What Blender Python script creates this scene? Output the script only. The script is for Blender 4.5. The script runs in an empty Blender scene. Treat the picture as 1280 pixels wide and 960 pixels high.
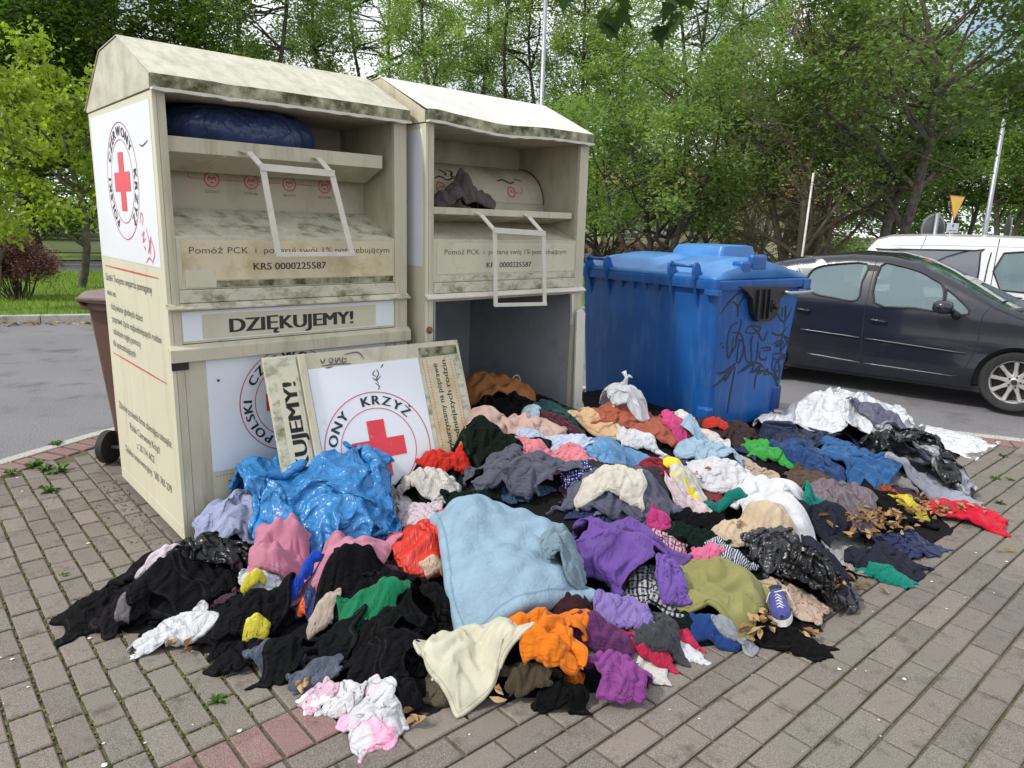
import bpy, math, random
import numpy as np
from mathutils import Vector, Matrix
rnd = random.Random(7)
nrs = np.random.RandomState(11)
PI = math.pi
sc = bpy.context.scene
col = sc.collection

# ------------------------------------------------------------------ camera
CAM_H = 1.69
PITCH, ROLL, FPX = 0.2188, 0.0292, 899.8
_r = np.array([1.0, 0, 0]); _f = np.array([0, math.cos(PITCH), -math.sin(PITCH)]); _u = np.cross(_r, _f)
CR = math.cos(ROLL) * _r + math.sin(ROLL) * _u
CU = -math.sin(ROLL) * _r + math.cos(ROLL) * _u
CF = _f
cam_data = bpy.data.cameras.new('camera')
cam = bpy.data.objects.new('camera', cam_data); col.objects.link(cam)
cam_data.sensor_width = 36.0
cam_data.lens = 36.0 * FPX / 1280.0
cam_data.clip_start = 0.05; cam_data.clip_end = 600
m = Matrix.Identity(4)
for i in range(3):
    m[i][0] = CR[i]; m[i][1] = CU[i]; m[i][2] = -CF[i]
m[0][3] = 0; m[1][3] = 0; m[2][3] = CAM_H
cam.matrix_world = m
sc.camera = cam

# ------------------------------------------------------------------ light
SUN_EL, SUN_AZ = math.radians(48), math.radians(-118)     # azimuth measured from +Y towards +X: sun behind left shoulder
w = bpy.data.worlds.new('World'); sc.world = w; w.use_nodes = True
nt = w.node_tree; nt.nodes.clear()
out = nt.nodes.new('ShaderNodeOutputWorld')
bg = nt.nodes.new('ShaderNodeBackground'); bg.inputs['Strength'].default_value = 0.115
sky = nt.nodes.new('ShaderNodeTexSky'); sky.sky_type = 'NISHITA'; sky.sun_disc = False
sky.sun_elevation = SUN_EL; sky.sun_rotation = SUN_AZ; sky.dust_density = 1.5; sky.air_density = 1.0
tc = nt.nodes.new('ShaderNodeTexCoord')
mp = nt.nodes.new('ShaderNodeMapping'); mp.inputs['Scale'].default_value = (1, 1, 2.2)
nz = nt.nodes.new('ShaderNodeTexNoise'); nz.inputs['Scale'].default_value = 2.6; nz.inputs['Detail'].default_value = 7; nz.inputs['Roughness'].default_value = 0.55
cr = nt.nodes.new('ShaderNodeValToRGB'); cr.color_ramp.elements[0].position = 0.36; cr.color_ramp.elements[1].position = 0.52
cr.color_ramp.elements[0].color = (0.12, 0.12, 0.12, 1)
mx = nt.nodes.new('ShaderNodeMix'); mx.data_type = 'RGBA'
mx.inputs['B'].default_value = (9.6, 9.9, 10.4, 1)
L = nt.links.new
L(tc.outputs['Generated'], mp.inputs['Vector']); L(mp.outputs['Vector'], nz.inputs['Vector']); L(nz.outputs['Fac'], cr.inputs['Fac'])
L(cr.outputs['Color'], mx.inputs['Factor']); L(sky.outputs['Color'], mx.inputs['A']); L(mx.outputs['Result'], bg.inputs['Color']); L(bg.outputs['Background'], out.inputs['Surface'])
sd = bpy.data.lights.new('sun', 'SUN'); sd.energy = 2.5; sd.angle = math.radians(5); sd.color = (1.0, 0.95, 0.87)
so = bpy.data.objects.new('sun', sd); col.objects.link(so)
sdir = Vector((math.sin(SUN_AZ) * math.cos(SUN_EL), math.cos(SUN_AZ) * math.cos(SUN_EL), math.sin(SUN_EL)))
so.rotation_euler = (-sdir).to_track_quat('-Z', 'Y').to_euler()
so.location = (0, 0, 30)
sc.view_settings.view_transform = 'Standard'; sc.view_settings.look = 'None'
sc.view_settings.exposure = 0.2; sc.view_settings.gamma = 1.0
sc.render.engine = 'CYCLES'
try:
    sc.cycles.use_denoising = True
    sc.cycles.max_bounces = 6; sc.cycles.diffuse_bounces = 3; sc.cycles.glossy_bounces = 3
    sc.cycles.transmission_bounces = 4; sc.cycles.transparent_max_bounces = 8
    sc.cycles.caustics_reflective = False; sc.cycles.caustics_refractive = False
except Exception:
    pass

# ------------------------------------------------------------------ helpers
def ray(px, py):
    return CF + CR * ((px - 640) / FPX) - CU * ((py - 480) / FPX)
def at(px, py, z=0.0):
    d = ray(px, py); t = (z - CAM_H) / d[2]
    return np.array([d[0] * t, d[1] * t, z])
def spot(px, dist):
    """ground point seen in photograph column px at a horizontal distance"""
    d = ray(px, 290); k = dist / math.hypot(d[0], d[1])
    return (d[0] * k, d[1] * k)

def tag(o, label=None, cat=None, group=None, kind=None):
    if label: o['label'] = label
    if cat: o['category'] = cat
    if group: o['group'] = group
    if kind: o['kind'] = kind
    return o
def empty(name, loc=(0, 0, 0), rz=0.0, parent=None):
    o = bpy.data.objects.new(name, None); col.objects.link(o)
    o.empty_display_size = 0.1
    o.location = loc; o.rotation_euler = (0, 0, rz)
    if parent: o.parent = parent
    return o
class MB:
    """collects polygons, then links them as one mesh object"""
    def __init__(s): s.v = []; s.f = []; s.mi = []
    def add(s, vs, fs, mi=0):
        n = len(s.v); s.v.extend([tuple(map(float, p)) for p in vs])
        s.f.extend([tuple(i + n for i in f) for f in fs]); s.mi.extend([mi] * len(fs)); return s
    def box(s, x0, x1, y0, y1, z0, z1, mi=0, M=None):
        vs = [(x, y, z) for x in (x0, x1) for y in (y0, y1) for z in (z0, z1)]
        if M is not None: vs = [tuple(M @ Vector(p)) for p in vs]
        return s.add(vs, [(0, 1, 3, 2), (4, 6, 7, 5), (0, 4, 5, 1), (2, 3, 7, 6), (0, 2, 6, 4), (1, 5, 7, 3)], mi)
    def quad(s, a, b, c, d, mi=0): return s.add([a, b, c, d], [(0, 1, 2, 3)], mi)
    def prism(s, pts, d, mi=0):
        """closed polygon pts (3d) extruded by vector d"""
        n = len(pts); d = np.array(d, float)
        vs = [tuple(p) for p in pts] + [tuple(np.array(p) + d) for p in pts]
        fs = [tuple(range(n))[::-1], tuple(range(n, 2 * n))] + [(i, (i + 1) % n, n + (i + 1) % n, n + i) for i in range(n)]
        return s.add(vs, fs, mi)
    def tube(s, path, r, n=8, mi=0, cap=True):
        path = [np.array(p, float) for p in path]; k = len(path)
        rs = r if hasattr(r, '__len__') else [r] * k
        vs = []; fs = []; ref = None
        for i, p in enumerate(path):
            t = path[min(i + 1, k - 1)] - path[max(i - 1, 0)]; t = t / (np.linalg.norm(t) + 1e-9)
            if ref is None:
                ref = np.cross(t, [0, 0, 1.0])
                if np.linalg.norm(ref) < 0.1: ref = np.cross(t, [1.0, 0, 0])
            ref = ref - t * (ref @ t); ref /= np.linalg.norm(ref) + 1e-9
            b = np.cross(t, ref)
            for j in range(n):
                a = 2 * PI * j / n
                vs.append(p + rs[i] * (math.cos(a) * ref + math.sin(a) * b))
        for i in range(k - 1):
            for j in range(n):
                fs.append((i * n + j, i * n + (j + 1) % n, (i + 1) * n + (j + 1) % n, (i + 1) * n + j))
        if cap: fs += [tuple(range(n))[::-1], tuple(range((k - 1) * n, k * n))]
        return s.add(vs, fs, mi)
    def lathe(s, prof, c, axis, n=24, mi=0, closed=False):
        """prof: (radius, height) pairs turned about axis through c"""
        c = np.array(c, float); axis = np.array(axis, float); axis /= np.linalg.norm(axis)
        e = np.cross(axis, [0, 0, 1.0])
        if np.linalg.norm(e) < 0.1: e = np.cross(axis, [1.0, 0, 0])
        e /= np.linalg.norm(e); g = np.cross(axis, e)
        vs = []; fs = []; k = len(prof)
        for (r, h) in prof:
            for j in range(n):
                a = 2 * PI * j / n; vs.append(c + axis * h + r * (math.cos(a) * e + math.sin(a) * g))
        for i in range(k if closed else k - 1):
            for j in range(n):
                i2 = (i + 1) % k
                fs.append((i * n + j, i * n + (j + 1) % n, i2 * n + (j + 1) % n, i2 * n + j))
        if not closed: fs += [tuple(range(n))[::-1], tuple(range((k - 1) * n, k * n))]
        return s.add(vs, fs, mi)
    def mesh(s, name, mats, smooth=False):
        me = bpy.data.meshes.new(name); me.from_pydata(s.v, [], s.f)
        for mt in (mats if isinstance(mats, (list, tuple)) else [mats]): me.materials.append(mt)
        me.polygons.foreach_set('material_index', s.mi)
        if smooth: me.polygons.foreach_set('use_smooth', [True] * len(s.f))
        me.update(); return me
    def build(s, name, mats, parent=None, smooth=False, bevel=0, loc=None, kind=None, label=None, angle=0):
        o = bpy.data.objects.new(name, s.mesh(name, mats, smooth or bool(angle))); col.objects.link(o)
        if parent: o.parent = parent
        if loc is not None: o.location = loc
        if bevel:
            b = o.modifiers.new('b', 'BEVEL'); b.width = bevel; b.segments = 2; b.limit_method = 'ANGLE'; b.angle_limit = math.radians(35)
            b.harden_normals = False
        if angle: o.data.set_sharp_from_angle(angle=math.radians(angle))
        tag(o, label=label, kind=kind); return o

def linked(name, me, parent=None, loc=(0, 0, 0), rz=0.0, sc_=None):
    o = bpy.data.objects.new(name, me); col.objects.link(o)
    if parent: o.parent = parent
    o.location = loc; o.rotation_euler = (0, 0, rz)
    if sc_ is not None: o.scale = sc_
    return o

# ---- materials
def new_mat(name):
    mt = bpy.data.materials.new(name); mt.use_nodes = True
    nt = mt.node_tree; return mt, nt, nt.nodes['Principled BSDF']
def N(nt, t, **kw):
    n = nt.nodes.new(t)
    for k, v in kw.items():
        if k in n.inputs: n.inputs[k].default_value = v
        else: setattr(n, k, v)
    return n
def rgb(c): return (c[0], c[1], c[2], 1.0)
def ramp(nt, fac, p0, p1, c0=(0, 0, 0), c1=(1, 1, 1)):
    r = nt.nodes.new('ShaderNodeValToRGB'); e = r.color_ramp.elements
    e[0].position = p0; e[1].position = p1; e[0].color = rgb(c0); e[1].color = rgb(c1)
    nt.links.new(fac, r.inputs['Fac']); return r.outputs['Color']
def mixc(nt, fac, a, b, blend='MIX'):
    mn = nt.nodes.new('ShaderNodeMix'); mn.data_type = 'RGBA'; mn.blend_type = blend
    for sck, v in (('Factor', fac), ('A', a), ('B', b)):
        if isinstance(v, (int, float)): mn.inputs[sck].default_value = v
        elif isinstance(v, tuple): mn.inputs[sck].default_value = rgb(v)
        else: nt.links.new(v, mn.inputs[sck])
    return mn.outputs['Result']
def coords(nt, kind='Object', scale=(1, 1, 1)):
    t = nt.nodes.new('ShaderNodeTexCoord'); mpn = nt.nodes.new('ShaderNodeMapping'); mpn.inputs['Scale'].default_value = scale
    nt.links.new(t.outputs[kind], mpn.inputs['Vector']); return mpn.outputs['Vector']
def noise(nt, vec, scale, detail=4, rough=0.55, dist=0.0):
    n = nt.nodes.new('ShaderNodeTexNoise'); n.inputs['Scale'].default_value = scale; n.inputs['Detail'].default_value = detail
    n.inputs['Roughness'].default_value = rough; n.inputs['Distortion'].default_value = dist
    if vec is not None: nt.links.new(vec, n.inputs['Vector'])
    return n.outputs['Fac']
def bump(nt, b, h, strength=0.3, dist=0.01, prev=None):
    n = nt.nodes.new('ShaderNodeBump'); n.inputs['Strength'].default_value = strength; n.inputs['Distance'].default_value = dist
    nt.links.new(h, n.inputs['Height'])
    if prev is not None: nt.links.new(prev, n.inputs['Normal'])
    nt.links.new(n.outputs['Normal'], b.inputs['Normal']); return n.outputs['Normal']
def simple(name, c, rough=0.5, var=0.12, vscale=6, bmp=0.0, bscale=60, metal=0.0, coat=0.0, c2=None, dirt=None, spec=0.5):
    """painted / plastic / metal surface with tone variation, optional dirt (colour, low, high, scale, stretch)"""
    mt, nt, b = new_mat(name); v = coords(nt)
    n = noise(nt, v, vscale)
    lo = tuple(x * (1 - var) for x in c); hi = c2 if c2 else tuple(min(1, x * (1 + var)) for x in c)
    cc = ramp(nt, n, 0.3, 0.7, lo, hi)
    if dirt:
        dc, p0, p1, ds, st = dirt
        v2 = coords(nt, scale=st); dn = noise(nt, v2, ds, 8, 0.65)
        cc = mixc(nt, ramp(nt, dn, p0, p1), cc, dc)
    nt.links.new(cc, b.inputs['Base Color'])
    b.inputs['Roughness'].default_value = rough; b.inputs['Metallic'].default_value = metal
    b.inputs['Specular IOR Level'].default_value = spec
    if coat: b.inputs['Coat Weight'].default_value = coat; b.inputs['Coat Roughness'].default_value = 0.08
    if bmp: bump(nt, b, noise(nt, v, bscale, 5, 0.6), bmp, 0.01)
    return mt

# ---- lettering
_tcache = {}
def glyphs(s, size=1.0, bold=0.0, spacing=1.0):
    key = (s, size, bold, spacing)
    if key in _tcache: return _tcache[key]
    cu = bpy.data.curves.new('t', 'FONT'); cu.body = s; cu.size = size; cu.offset = bold; cu.resolution_u = 3
    cu.space_character = spacing
    o = bpy.data.objects.new('t', cu); col.objects.link(o)
    dg = bpy.context.evaluated_depsgraph_get(); me = bpy.data.meshes.new_from_object(o.evaluated_get(dg))
    vs = [tuple(v.co) for v in me.vertices]; fs = [tuple(p.vertices) for p in me.polygons]
    bpy.data.objects.remove(o); bpy.data.curves.remove(cu); bpy.data.meshes.remove(me)
    _tcache[key] = (vs, fs); return vs, fs
def frame(o, ex, ey):
    o = np.array(o, float); ex = np.array(ex, float); ey = np.array(ey, float)
    return lambda x, y, h=0.0: o + ex * x + ey * y + np.cross(ex, ey) * h
def text_line(mb, s, fr, x, y, width, height=None, bold=0.02, align='left', h=0.0):
    """write s so that it spans width (and cap height) in frame fr"""
    vs, fs = glyphs(s, 1.0, 0.0)
    a = np.array(vs); x0, x1 = a[:, 0].min(), a[:, 0].max()
    cap = np.array(glyphs('H', 1.0, 0.0)[0])[:, 1].max()
    sx = width / (x1 - x0); sy = (height / cap) if height else sx
    xs = x if align == 'left' else x - width / 2
    for k, q in enumerate((0.0,) if bold < .011 else (-1.0, 1.0, 0.0)):
        mb.add([fr(xs + (p[0] - x0 + q * bold) * sx, y + p[1] * sy, h + k * .00012) for p in vs], fs)
def text_arc(mb, s, fr, cx, cy, r, a_mid, size, bold=0.045, h=0.0, wide=1.14, gap=0.15):
    """letters on a circle, reading clockwise, centred on angle a_mid (radians)"""
    items = []
    for ch in s:
        if ch == ' ': items.append((None, 0.35)); continue
        vs, fs = glyphs(ch, 1.0, 0.0); a = np.array(vs); items.append(((vs, fs, a[:, 0].min()), (a[:, 0].max() - a[:, 0].min()) * wide))
    tot = sum(wd + gap for _, wd in items) - gap
    ang = a_mid + (tot * size / r) / 2
    for g, wd in items:
        am = ang - (wd * size / r) / 2
        if g:
            vs, fs, x0 = g; er = (math.cos(am), math.sin(am)); et = (math.sin(am), -math.cos(am))
            for k, q in enumerate((-1, 1)):
                pts = []
                for p in vs:
                    lx = ((p[0] - x0) * wide - wd / 2 + q * bold) * size; ly = p[1] * size
                    pts.append(fr(cx + er[0] * (r + ly) + et[0] * lx, cy + er[1] * (r + ly) + et[1] * lx, h + k * .00012))
                mb.add(pts, fs)
        ang -= (wd + gap) * size / r
def ring(mb, fr, cx, cy, r, wd, h=0.0, n=64):
    vs = []
    for i in range(n):
        a = 2 * PI * i / n
        for q in (r, r - wd): vs.append(fr(cx + q * math.cos(a), cy + q * math.sin(a), h))
    mb.add(vs, [(2 * i, 2 * ((i + 1) % n), 2 * ((i + 1) % n) + 1, 2 * i + 1) for i in range(n)])
def stroke(mb, fr, pts, wd, h=0.0):
    """flat marker / spray stroke through pts on the plane of fr"""
    P = []
    pts = [np.array(p, float) for p in pts]
    for i in range(len(pts) - 1):                      # Catmull-Rom
        p0 = pts[max(i - 1, 0)]; p1 = pts[i]; p2 = pts[i + 1]; p3 = pts[min(i + 2, len(pts) - 1)]
        for t in np.linspace(0, 1, 7)[:-1]:
            P.append(0.5 * ((2 * p1) + (-p0 + p2) * t + (2 * p0 - 5 * p1 + 4 * p2 - p3) * t * t + (-p0 + 3 * p1 - 3 * p2 + p3) * t ** 3))
    P.append(pts[-1]); vs = []; n = len(P)
    for i, q in enumerate(P):
        d = P[min(i + 1, n - 1)] - P[max(i - 1, 0)]; d = d / (np.linalg.norm(d) + 1e-9); nn = np.array([-d[1], d[0]])
        ww = wd * (0.45 + 0.55 * math.sin(PI * min(1, max(0.08, i / max(1, n - 1)))))
        vs += [fr(*(q + nn * ww / 2), h), fr(*(q - nn * ww / 2), h)]
    mb.add(vs, [(2 * i, 2 * i + 1, 2 * i + 3, 2 * i + 2) for i in range(n - 1)])
def logo(parent, fr, cx, cy, r, rot=0.0):
    """red cross in two rings with the circular inscription, on a sticker"""
    a = MB(); ring(a, fr, cx, cy, r, 0.0052, 0.0012); ring(a, fr, cx, cy, r * 0.715, 0.0045, 0.0012)
    a.build('ring', M['red_print'], parent)
    c = MB(); e = r * 0.50; q = r * 0.165
    pts = [(-q, -e), (q, -e), (q, -q), (e, -q), (e, q), (q, q), (q, e), (-q, e), (-q, q), (-e, q), (-e, -q), (-q, -q)]
    cs, sn = math.cos(rot), math.sin(rot)
    c.add([fr(cx + x * cs - y * sn, cy + x * sn + y * cs, 0.0014) for x, y in pts], [tuple(range(12))])
    c.build('cross', M['red_cross'], parent)
    t = MB(); rr = r * 0.77; sz = r * 0.23
    text_arc(t, 'POLSKI', fr, cx, cy, rr, math.radians(207) + rot, sz, h=0.0013)
    text_arc(t, 'CZERWONY', fr, cx, cy, rr, math.radians(95) + rot, sz, h=0.0013)
    text_arc(t, 'KRZYŻ', fr, cx, cy, rr, math.radians(-20) + rot, sz, h=0.0013)
    t.build('lettering', M['ink'], parent)

M = {}
CREAM = (0.56, 0.52, 0.39)
M['cream'] = simple('cream paint', CREAM, 0.5, 0.08, 3, 0.12, 40, dirt=((0.27, 0.24, 0.14), 0.50, 0.82, 4, (3.5, 3.5, 0.35)))
M['cream_in'] = simple('cream paint inside', (0.50, 0.45, 0.34), 0.55, 0.12, 3, 0.12, 30, dirt=((0.25, 0.2, 0.13), 0.5, 0.8, 4, (1, 1, 0.4)))
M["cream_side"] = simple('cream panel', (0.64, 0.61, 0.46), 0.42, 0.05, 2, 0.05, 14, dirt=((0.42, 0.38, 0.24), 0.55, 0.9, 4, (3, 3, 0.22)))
M['moss'] = simple('mossy cream paint', (0.50, 0.47, 0.33), 0.8, 0.15, 8, 0.5, 60, dirt=((0.06, 0.07, 0.022), 0.34, 0.60, 11, (1, 1, 1)))
M['moss_light'] = simple('lightly mossed paint', (0.58, 0.56, 0.43), 0.7, 0.12, 6, 0.3, 50, dirt=((0.12, 0.125, 0.045), 0.48, 0.70, 9, (1, 1, 1.6)))
M['roof'] = simple('weathered roof paint', (0.57, 0.55, 0.44), 0.6, 0.08, 4, 0.25, 70, dirt=((0.27, 0.26, 0.16), 0.42, 0.85, 7, (2.2, 1, 1)))
M['white_paint'] = simple('white roof paint', (0.66, 0.65, 0.59), 0.5, 0.05, 4, 0.1, 40, dirt=((0.42, 0.40, 0.30), 0.52, 0.9, 7, (2, 1, 1)))
M['handle'] = simple('worn white handle paint', (0.66, 0.63, 0.54), 0.45, 0.08, 9, 0.1, 60, dirt=((0.3, 0.17, 0.08), 0.64, 0.78, 16, (1, 1, 1)))
M['sticker'] = simple('white sticker', (0.76, 0.79, 0.84), 0.38, 0.03, 2, 0.06, 12, dirt=((0.5, 0.52, 0.5), 0.62, 0.9, 7, (1, 1, 1)))
M['tan'] = simple('tan sticker', (0.62, 0.54, 0.36), 0.5, 0.1, 4, 0.1, 30, dirt=((0.42, 0.31, 0.13), 0.5, 0.75, 6, (1, 1, 1)))
M['tan_light'] = simple('pale sticker', (0.60, 0.57, 0.42), 0.5, 0.08, 4, 0.1, 30, dirt=((0.4, 0.37, 0.22), 0.55, 0.8, 8, (1, 1, 1)))
M['red_print'] = simple('red print', (0.62, 0.05, 0.06), 0.45, 0.1)
M['red_cross'] = simple('red cross print', (0.72, 0.04, 0.06), 0.4, 0.06, 5, dirt=((0.75, 0.32, 0.3), 0.6, 0.72, 30, (1, 1, 1)))
M['ink'] = simple('black print', (0.02, 0.02, 0.022), 0.5, 0.1)
M['ink_soft'] = simple('faded grey print', (0.10, 0.09, 0.075), 0.55, 0.2)
M['green_print'] = simple('green print', (0.04, 0.12, 0.05), 0.5, 0.1)
M['dark_metal'] = simple('bare dark sheet metal', (0.38, 0.41, 0.44), 0.5, 0.2, 2.5, 0.1, 20, metal=0.2, dirt=((0.17, 0.18, 0.19), 0.5, 0.8, 2.5, (1, 1, 1)))
M['black_plastic'] = simple('black plastic', (0.015, 0.015, 0.016), 0.42, 0.2)
M['rubber'] = simple('tyre rubber', (0.022, 0.022, 0.023), 0.75, 0.2, 20)
M['rust'] = simple('rusted steel', (0.28, 0.12, 0.05), 0.8, 0.4, 12, 0.4, 60)
M['white_old'] = simple('chipped white paint', (0.70, 0.67, 0.58), 0.5, 0.05, 5, 0.15, 40, dirt=((0.35, 0.25, 0.14), 0.6, 0.75, 12, (1, 1, 0.5)))
M['steel'] = simple('galvanised steel', (0.38, 0.40, 0.43), 0.45, 0.1, 8, metal=0.6)

# ------------------------------------------------------------------ ground and paving
def ground_mat(name, c, c2, scale, bmp, bscale, extra=None):
    mt, nt, b = new_mat(name); v = coords(nt)
    cc = ramp(nt, noise(nt, v, scale, 6, 0.6), 0.3, 0.7, c, c2)
    fine = noise(nt, v, bscale, 3, 0.7)
    cc = mixc(nt, ramp(nt, fine, 0.38, 0.7), cc, tuple(min(1, x * 1.8) for x in c2))
    if extra:
        ec, p0, p1, es = extra
        cc = mixc(nt, ramp(nt, noise(nt, v, es, 6, 0.6), p0, p1), cc, ec)
    nt.links.new(cc, b.inputs['Base Color']); b.inputs['Roughness'].default_value = 0.9; b.inputs['Specular IOR Level'].default_value = 0.25
    bump(nt, b, fine, bmp, 0.01); return mt
M['asphalt'] = ground_mat('asphalt', (0.115, 0.112, 0.118), (0.17, 0.166, 0.172), 0.9, 0.7, 85, ((0.10, 0.096, 0.10), 0.54, 0.76, 2.2))
M['soil'] = ground_mat('soil', (0.05, 0.045, 0.03), (0.09, 0.08, 0.05), 2, 0.6, 40)
M['joint'] = ground_mat('sandy mossy joints', (0.055, 0.052, 0.03), (0.12, 0.105, 0.07), 3.5, 0.8, 130, ((0.075, 0.09, 0.02), 0.56, 0.72, 5))
M['turf'] = ground_mat('turf', (0.06, 0.10, 0.015), (0.12, 0.19, 0.03), 1.5, 0.6, 30, ((0.14, 0.13, 0.05), 0.6, 0.75, 1.1))
M['forest_floor'] = ground_mat('forest floor', (0.04, 0.05, 0.02), (0.07, 0.09, 0.03), 1.0, 0.6, 20)
M['concrete'] = ground_mat('kerb concrete', (0.27, 0.26, 0.23), (0.35, 0.34, 0.31), 5, 0.5, 90, ((0.14, 0.14, 0.09), 0.55, 0.75, 3))
def paver_mat(name, c, c2, weather):
    mt, nt, b = new_mat(name); v = coords(nt)
    g = nt.nodes.new('ShaderNodeNewGeometry')
    oi = nt.nodes.new('ShaderNodeObjectInfo'); at_ = nt.nodes.new('ShaderNodeAttribute'); at_.attribute_name = 'vary'
    ad = nt.nodes.new('ShaderNodeMath'); ad.operation = 'ADD'; nt.links.new(oi.outputs['Random'], ad.inputs[0]); nt.links.new(at_.outputs['Fac'], ad.inputs[1])
    fr_ = nt.nodes.new('ShaderNodeMath'); fr_.operation = 'FRACT'; nt.links.new(ad.outputs[0], fr_.inputs[0])
    cc = ramp(nt, fr_.outputs[0], 0.0, 1.0, c, c2)
    wn = noise(nt, g.outputs['Position'], 1.1, 5, 0.6)
    cc = mixc(nt, ramp(nt, wn, 0.45, 0.7), cc, weather)
    gr = noise(nt, g.outputs['Position'], 330, 2, 0.8)
    cc = mixc(nt, ramp(nt, gr, 0.36, 0.66), mixc(nt, 0.42, cc, (0, 0, 0)), mixc(nt, 0.16, cc, (1, 0.97, 0.92)))
    st = noise(nt, g.outputs['Position'], 9, 6, 0.7)
    cc = mixc(nt, ramp(nt, st, 0.54, 0.76), cc, tuple(x * 0.58 for x in c))
    nt.links.new(cc, b.inputs['Base Color']); b.inputs['Roughness'].default_value = 0.85; b.inputs['Specular IOR Level'].default_value = 0.3
    bump(nt, b, gr, 0.5, 0.004); return mt
M['paver'] = paver_mat('grey concrete paver', (0.140, 0.112, 0.092), (0.222, 0.182, 0.150), (0.19, 0.168, 0.125))
M['paver_red'] = paver_mat('red concrete paver', (0.22, 0.10, 0.088), (0.27, 0.13, 0.115), (0.20, 0.135, 0.11))

def plane_obj(name, pts, z, mat, kind='structure', parent=None):
    mb = MB(); mb.add([(p[0], p[1], z) for p in pts], [tuple(range(len(pts)))])
    o = mb.build(name, mat, parent); tag(o, kind=kind); return o
KERB = [(-9.5, -7), (-6.4, -2.5), (-4.75, 1.2), (-3.98, 3.4), (-3.52, 4.72), (-3.27, 5.42), (-2.9, 6.15), (-2.2, 7.0), (-1.1, 7.6), (0.4, 7.75), (1.7, 7.25), (2.9, 6.62), (4.42, 6.02), (6.2, 5.2), (9, 3.8), (14, 1.0)]
PAVE = KERB + [(14, -7)]
plane_obj('ground', [(-300, -120), (300, -120), (300, 400), (-300, 400)], -0.09, M['soil'])
plane_obj('car_park_asphalt', [(-60, -30), (60, -30), (60, 40), (-60, 40)], -0.035, M['asphalt'])
pavement = plane_obj('pavement', PAVE, -0.012, M['joint'])
# skirt closing the pavement bed down to the asphalt
mb = MB()
for i in range(len(KERB) - 1):
    a, b_ = KERB[i], KERB[i + 1]; mb.quad((a[0], a[1], -0.012), (b_[0], b_[1], -0.012), (b_[0], b_[1], -0.09), (a[0], a[1], -0.09))
mb.build('pavement_edge', M['concrete'], pavement)
def inside(x, y, poly):
    c = False; n = len(poly)
    for i in range(n):
        x1, y1 = poly[i]; x2, y2 = poly[(i + 1) % n]
        if (y1 > y) != (y2 > y) and x < (x2 - x1) * (y - y1) / (y2 - y1) + x1: c = not c
    return c
def kerb_dist(x, y):
    best = 9e9
    for i in range(len(KERB) - 1):
        a = np.array(KERB[i]); b_ = np.array(KERB[i + 1]); d = b_ - a; t = max(0, min(1, ((np.array([x, y]) - a) @ d) / (d @ d)))
        best = min(best, np.linalg.norm(a + d * t - np.array([x, y])))
    return best
def visible(x, y, z=0.0, mgn=60):
    d = np.array([x, y, z - CAM_H]); dz = d @ CF
    if dz < 0.2: return None
    u = 640 + FPX * (d @ CR) / dz; v = 480 - FPX * (d @ CU) / dz
    return (u, v, dz) if -mgn < u < 1280 + mgn and -mgn < v < 960 + mgn else None
def paver_geo(l, wd, rs):
    """chamfered block, long axis x; top at z=0"""
    c = 0.0045; hx, hy = l / 2, wd / 2; v = []
    for (ax, ay, z) in ((hx - c, hy - c, 0.0), (hx, hy, -c), (hx, hy, -0.03)):
        for sx, sy in ((-1, -1), (1, -1), (1, 1), (-1, 1)): v.append((sx * ax + rs.uniform(-.0008, .0008), sy * ay + rs.uniform(-.0008, .0008), z))
    f = [(0, 1, 2, 3)] + [(k + j, k + 4 + j, k + 4 + (j + 1) % 4, k + (j + 1) % 4) for k in (0, 4) for j in range(4)]
    f = [tuple(q) if i == 0 else tuple(q) for i, q in enumerate(f)]
    return v, f
GA = math.radians(41.8); ga = np.array([math.cos(GA), math.sin(GA)]); gb = np.array([-math.sin(GA), math.cos(GA)])
LP, WP, JT = 0.218, 0.108, 0.0115
LB2, WB2 = 0.230, 0.120
cells = []   # (x, y, yaw, length, red)
def add_cell(a, b_, along_a, length, red=False):
    p = ga * a + gb * b_; x, y = p
    if not inside(x, y, PAVE): return
    if x * x + y * y < 0.3 or not visible(x, y): return
    kd = kerb_dist(x, y)
    if kd < 0.39: return
    cells.append((x, y, GA if along_a else GA + PI / 2, length, red))
for j in range(-60, 40):                                     # field in front of the red band
    b0 = 1.945 - WB2 * (j + 0.5)
    if b0 < -8: break
    for i in range(-50, 70): add_cell(i * LB2 + (j % 2) * LB2 / 2, b0, True, LB2) if j >= 0 else None
for i in range(-60, 120): add_cell(i * WP, 2.047, False, 0.2 + JT, True)
for i in range(-70, 120):                                    # field behind it: blocks turned a quarter
    off = 0 if i % 2 else 0.5
    if off: add_cell(i * WP, 2.149 + LP * 0.25, False, LP / 2)
    for k in range(0, 40): add_cell(i * WP, 2.149 + LP * (k + 0.5 + off), False, LP)
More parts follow.
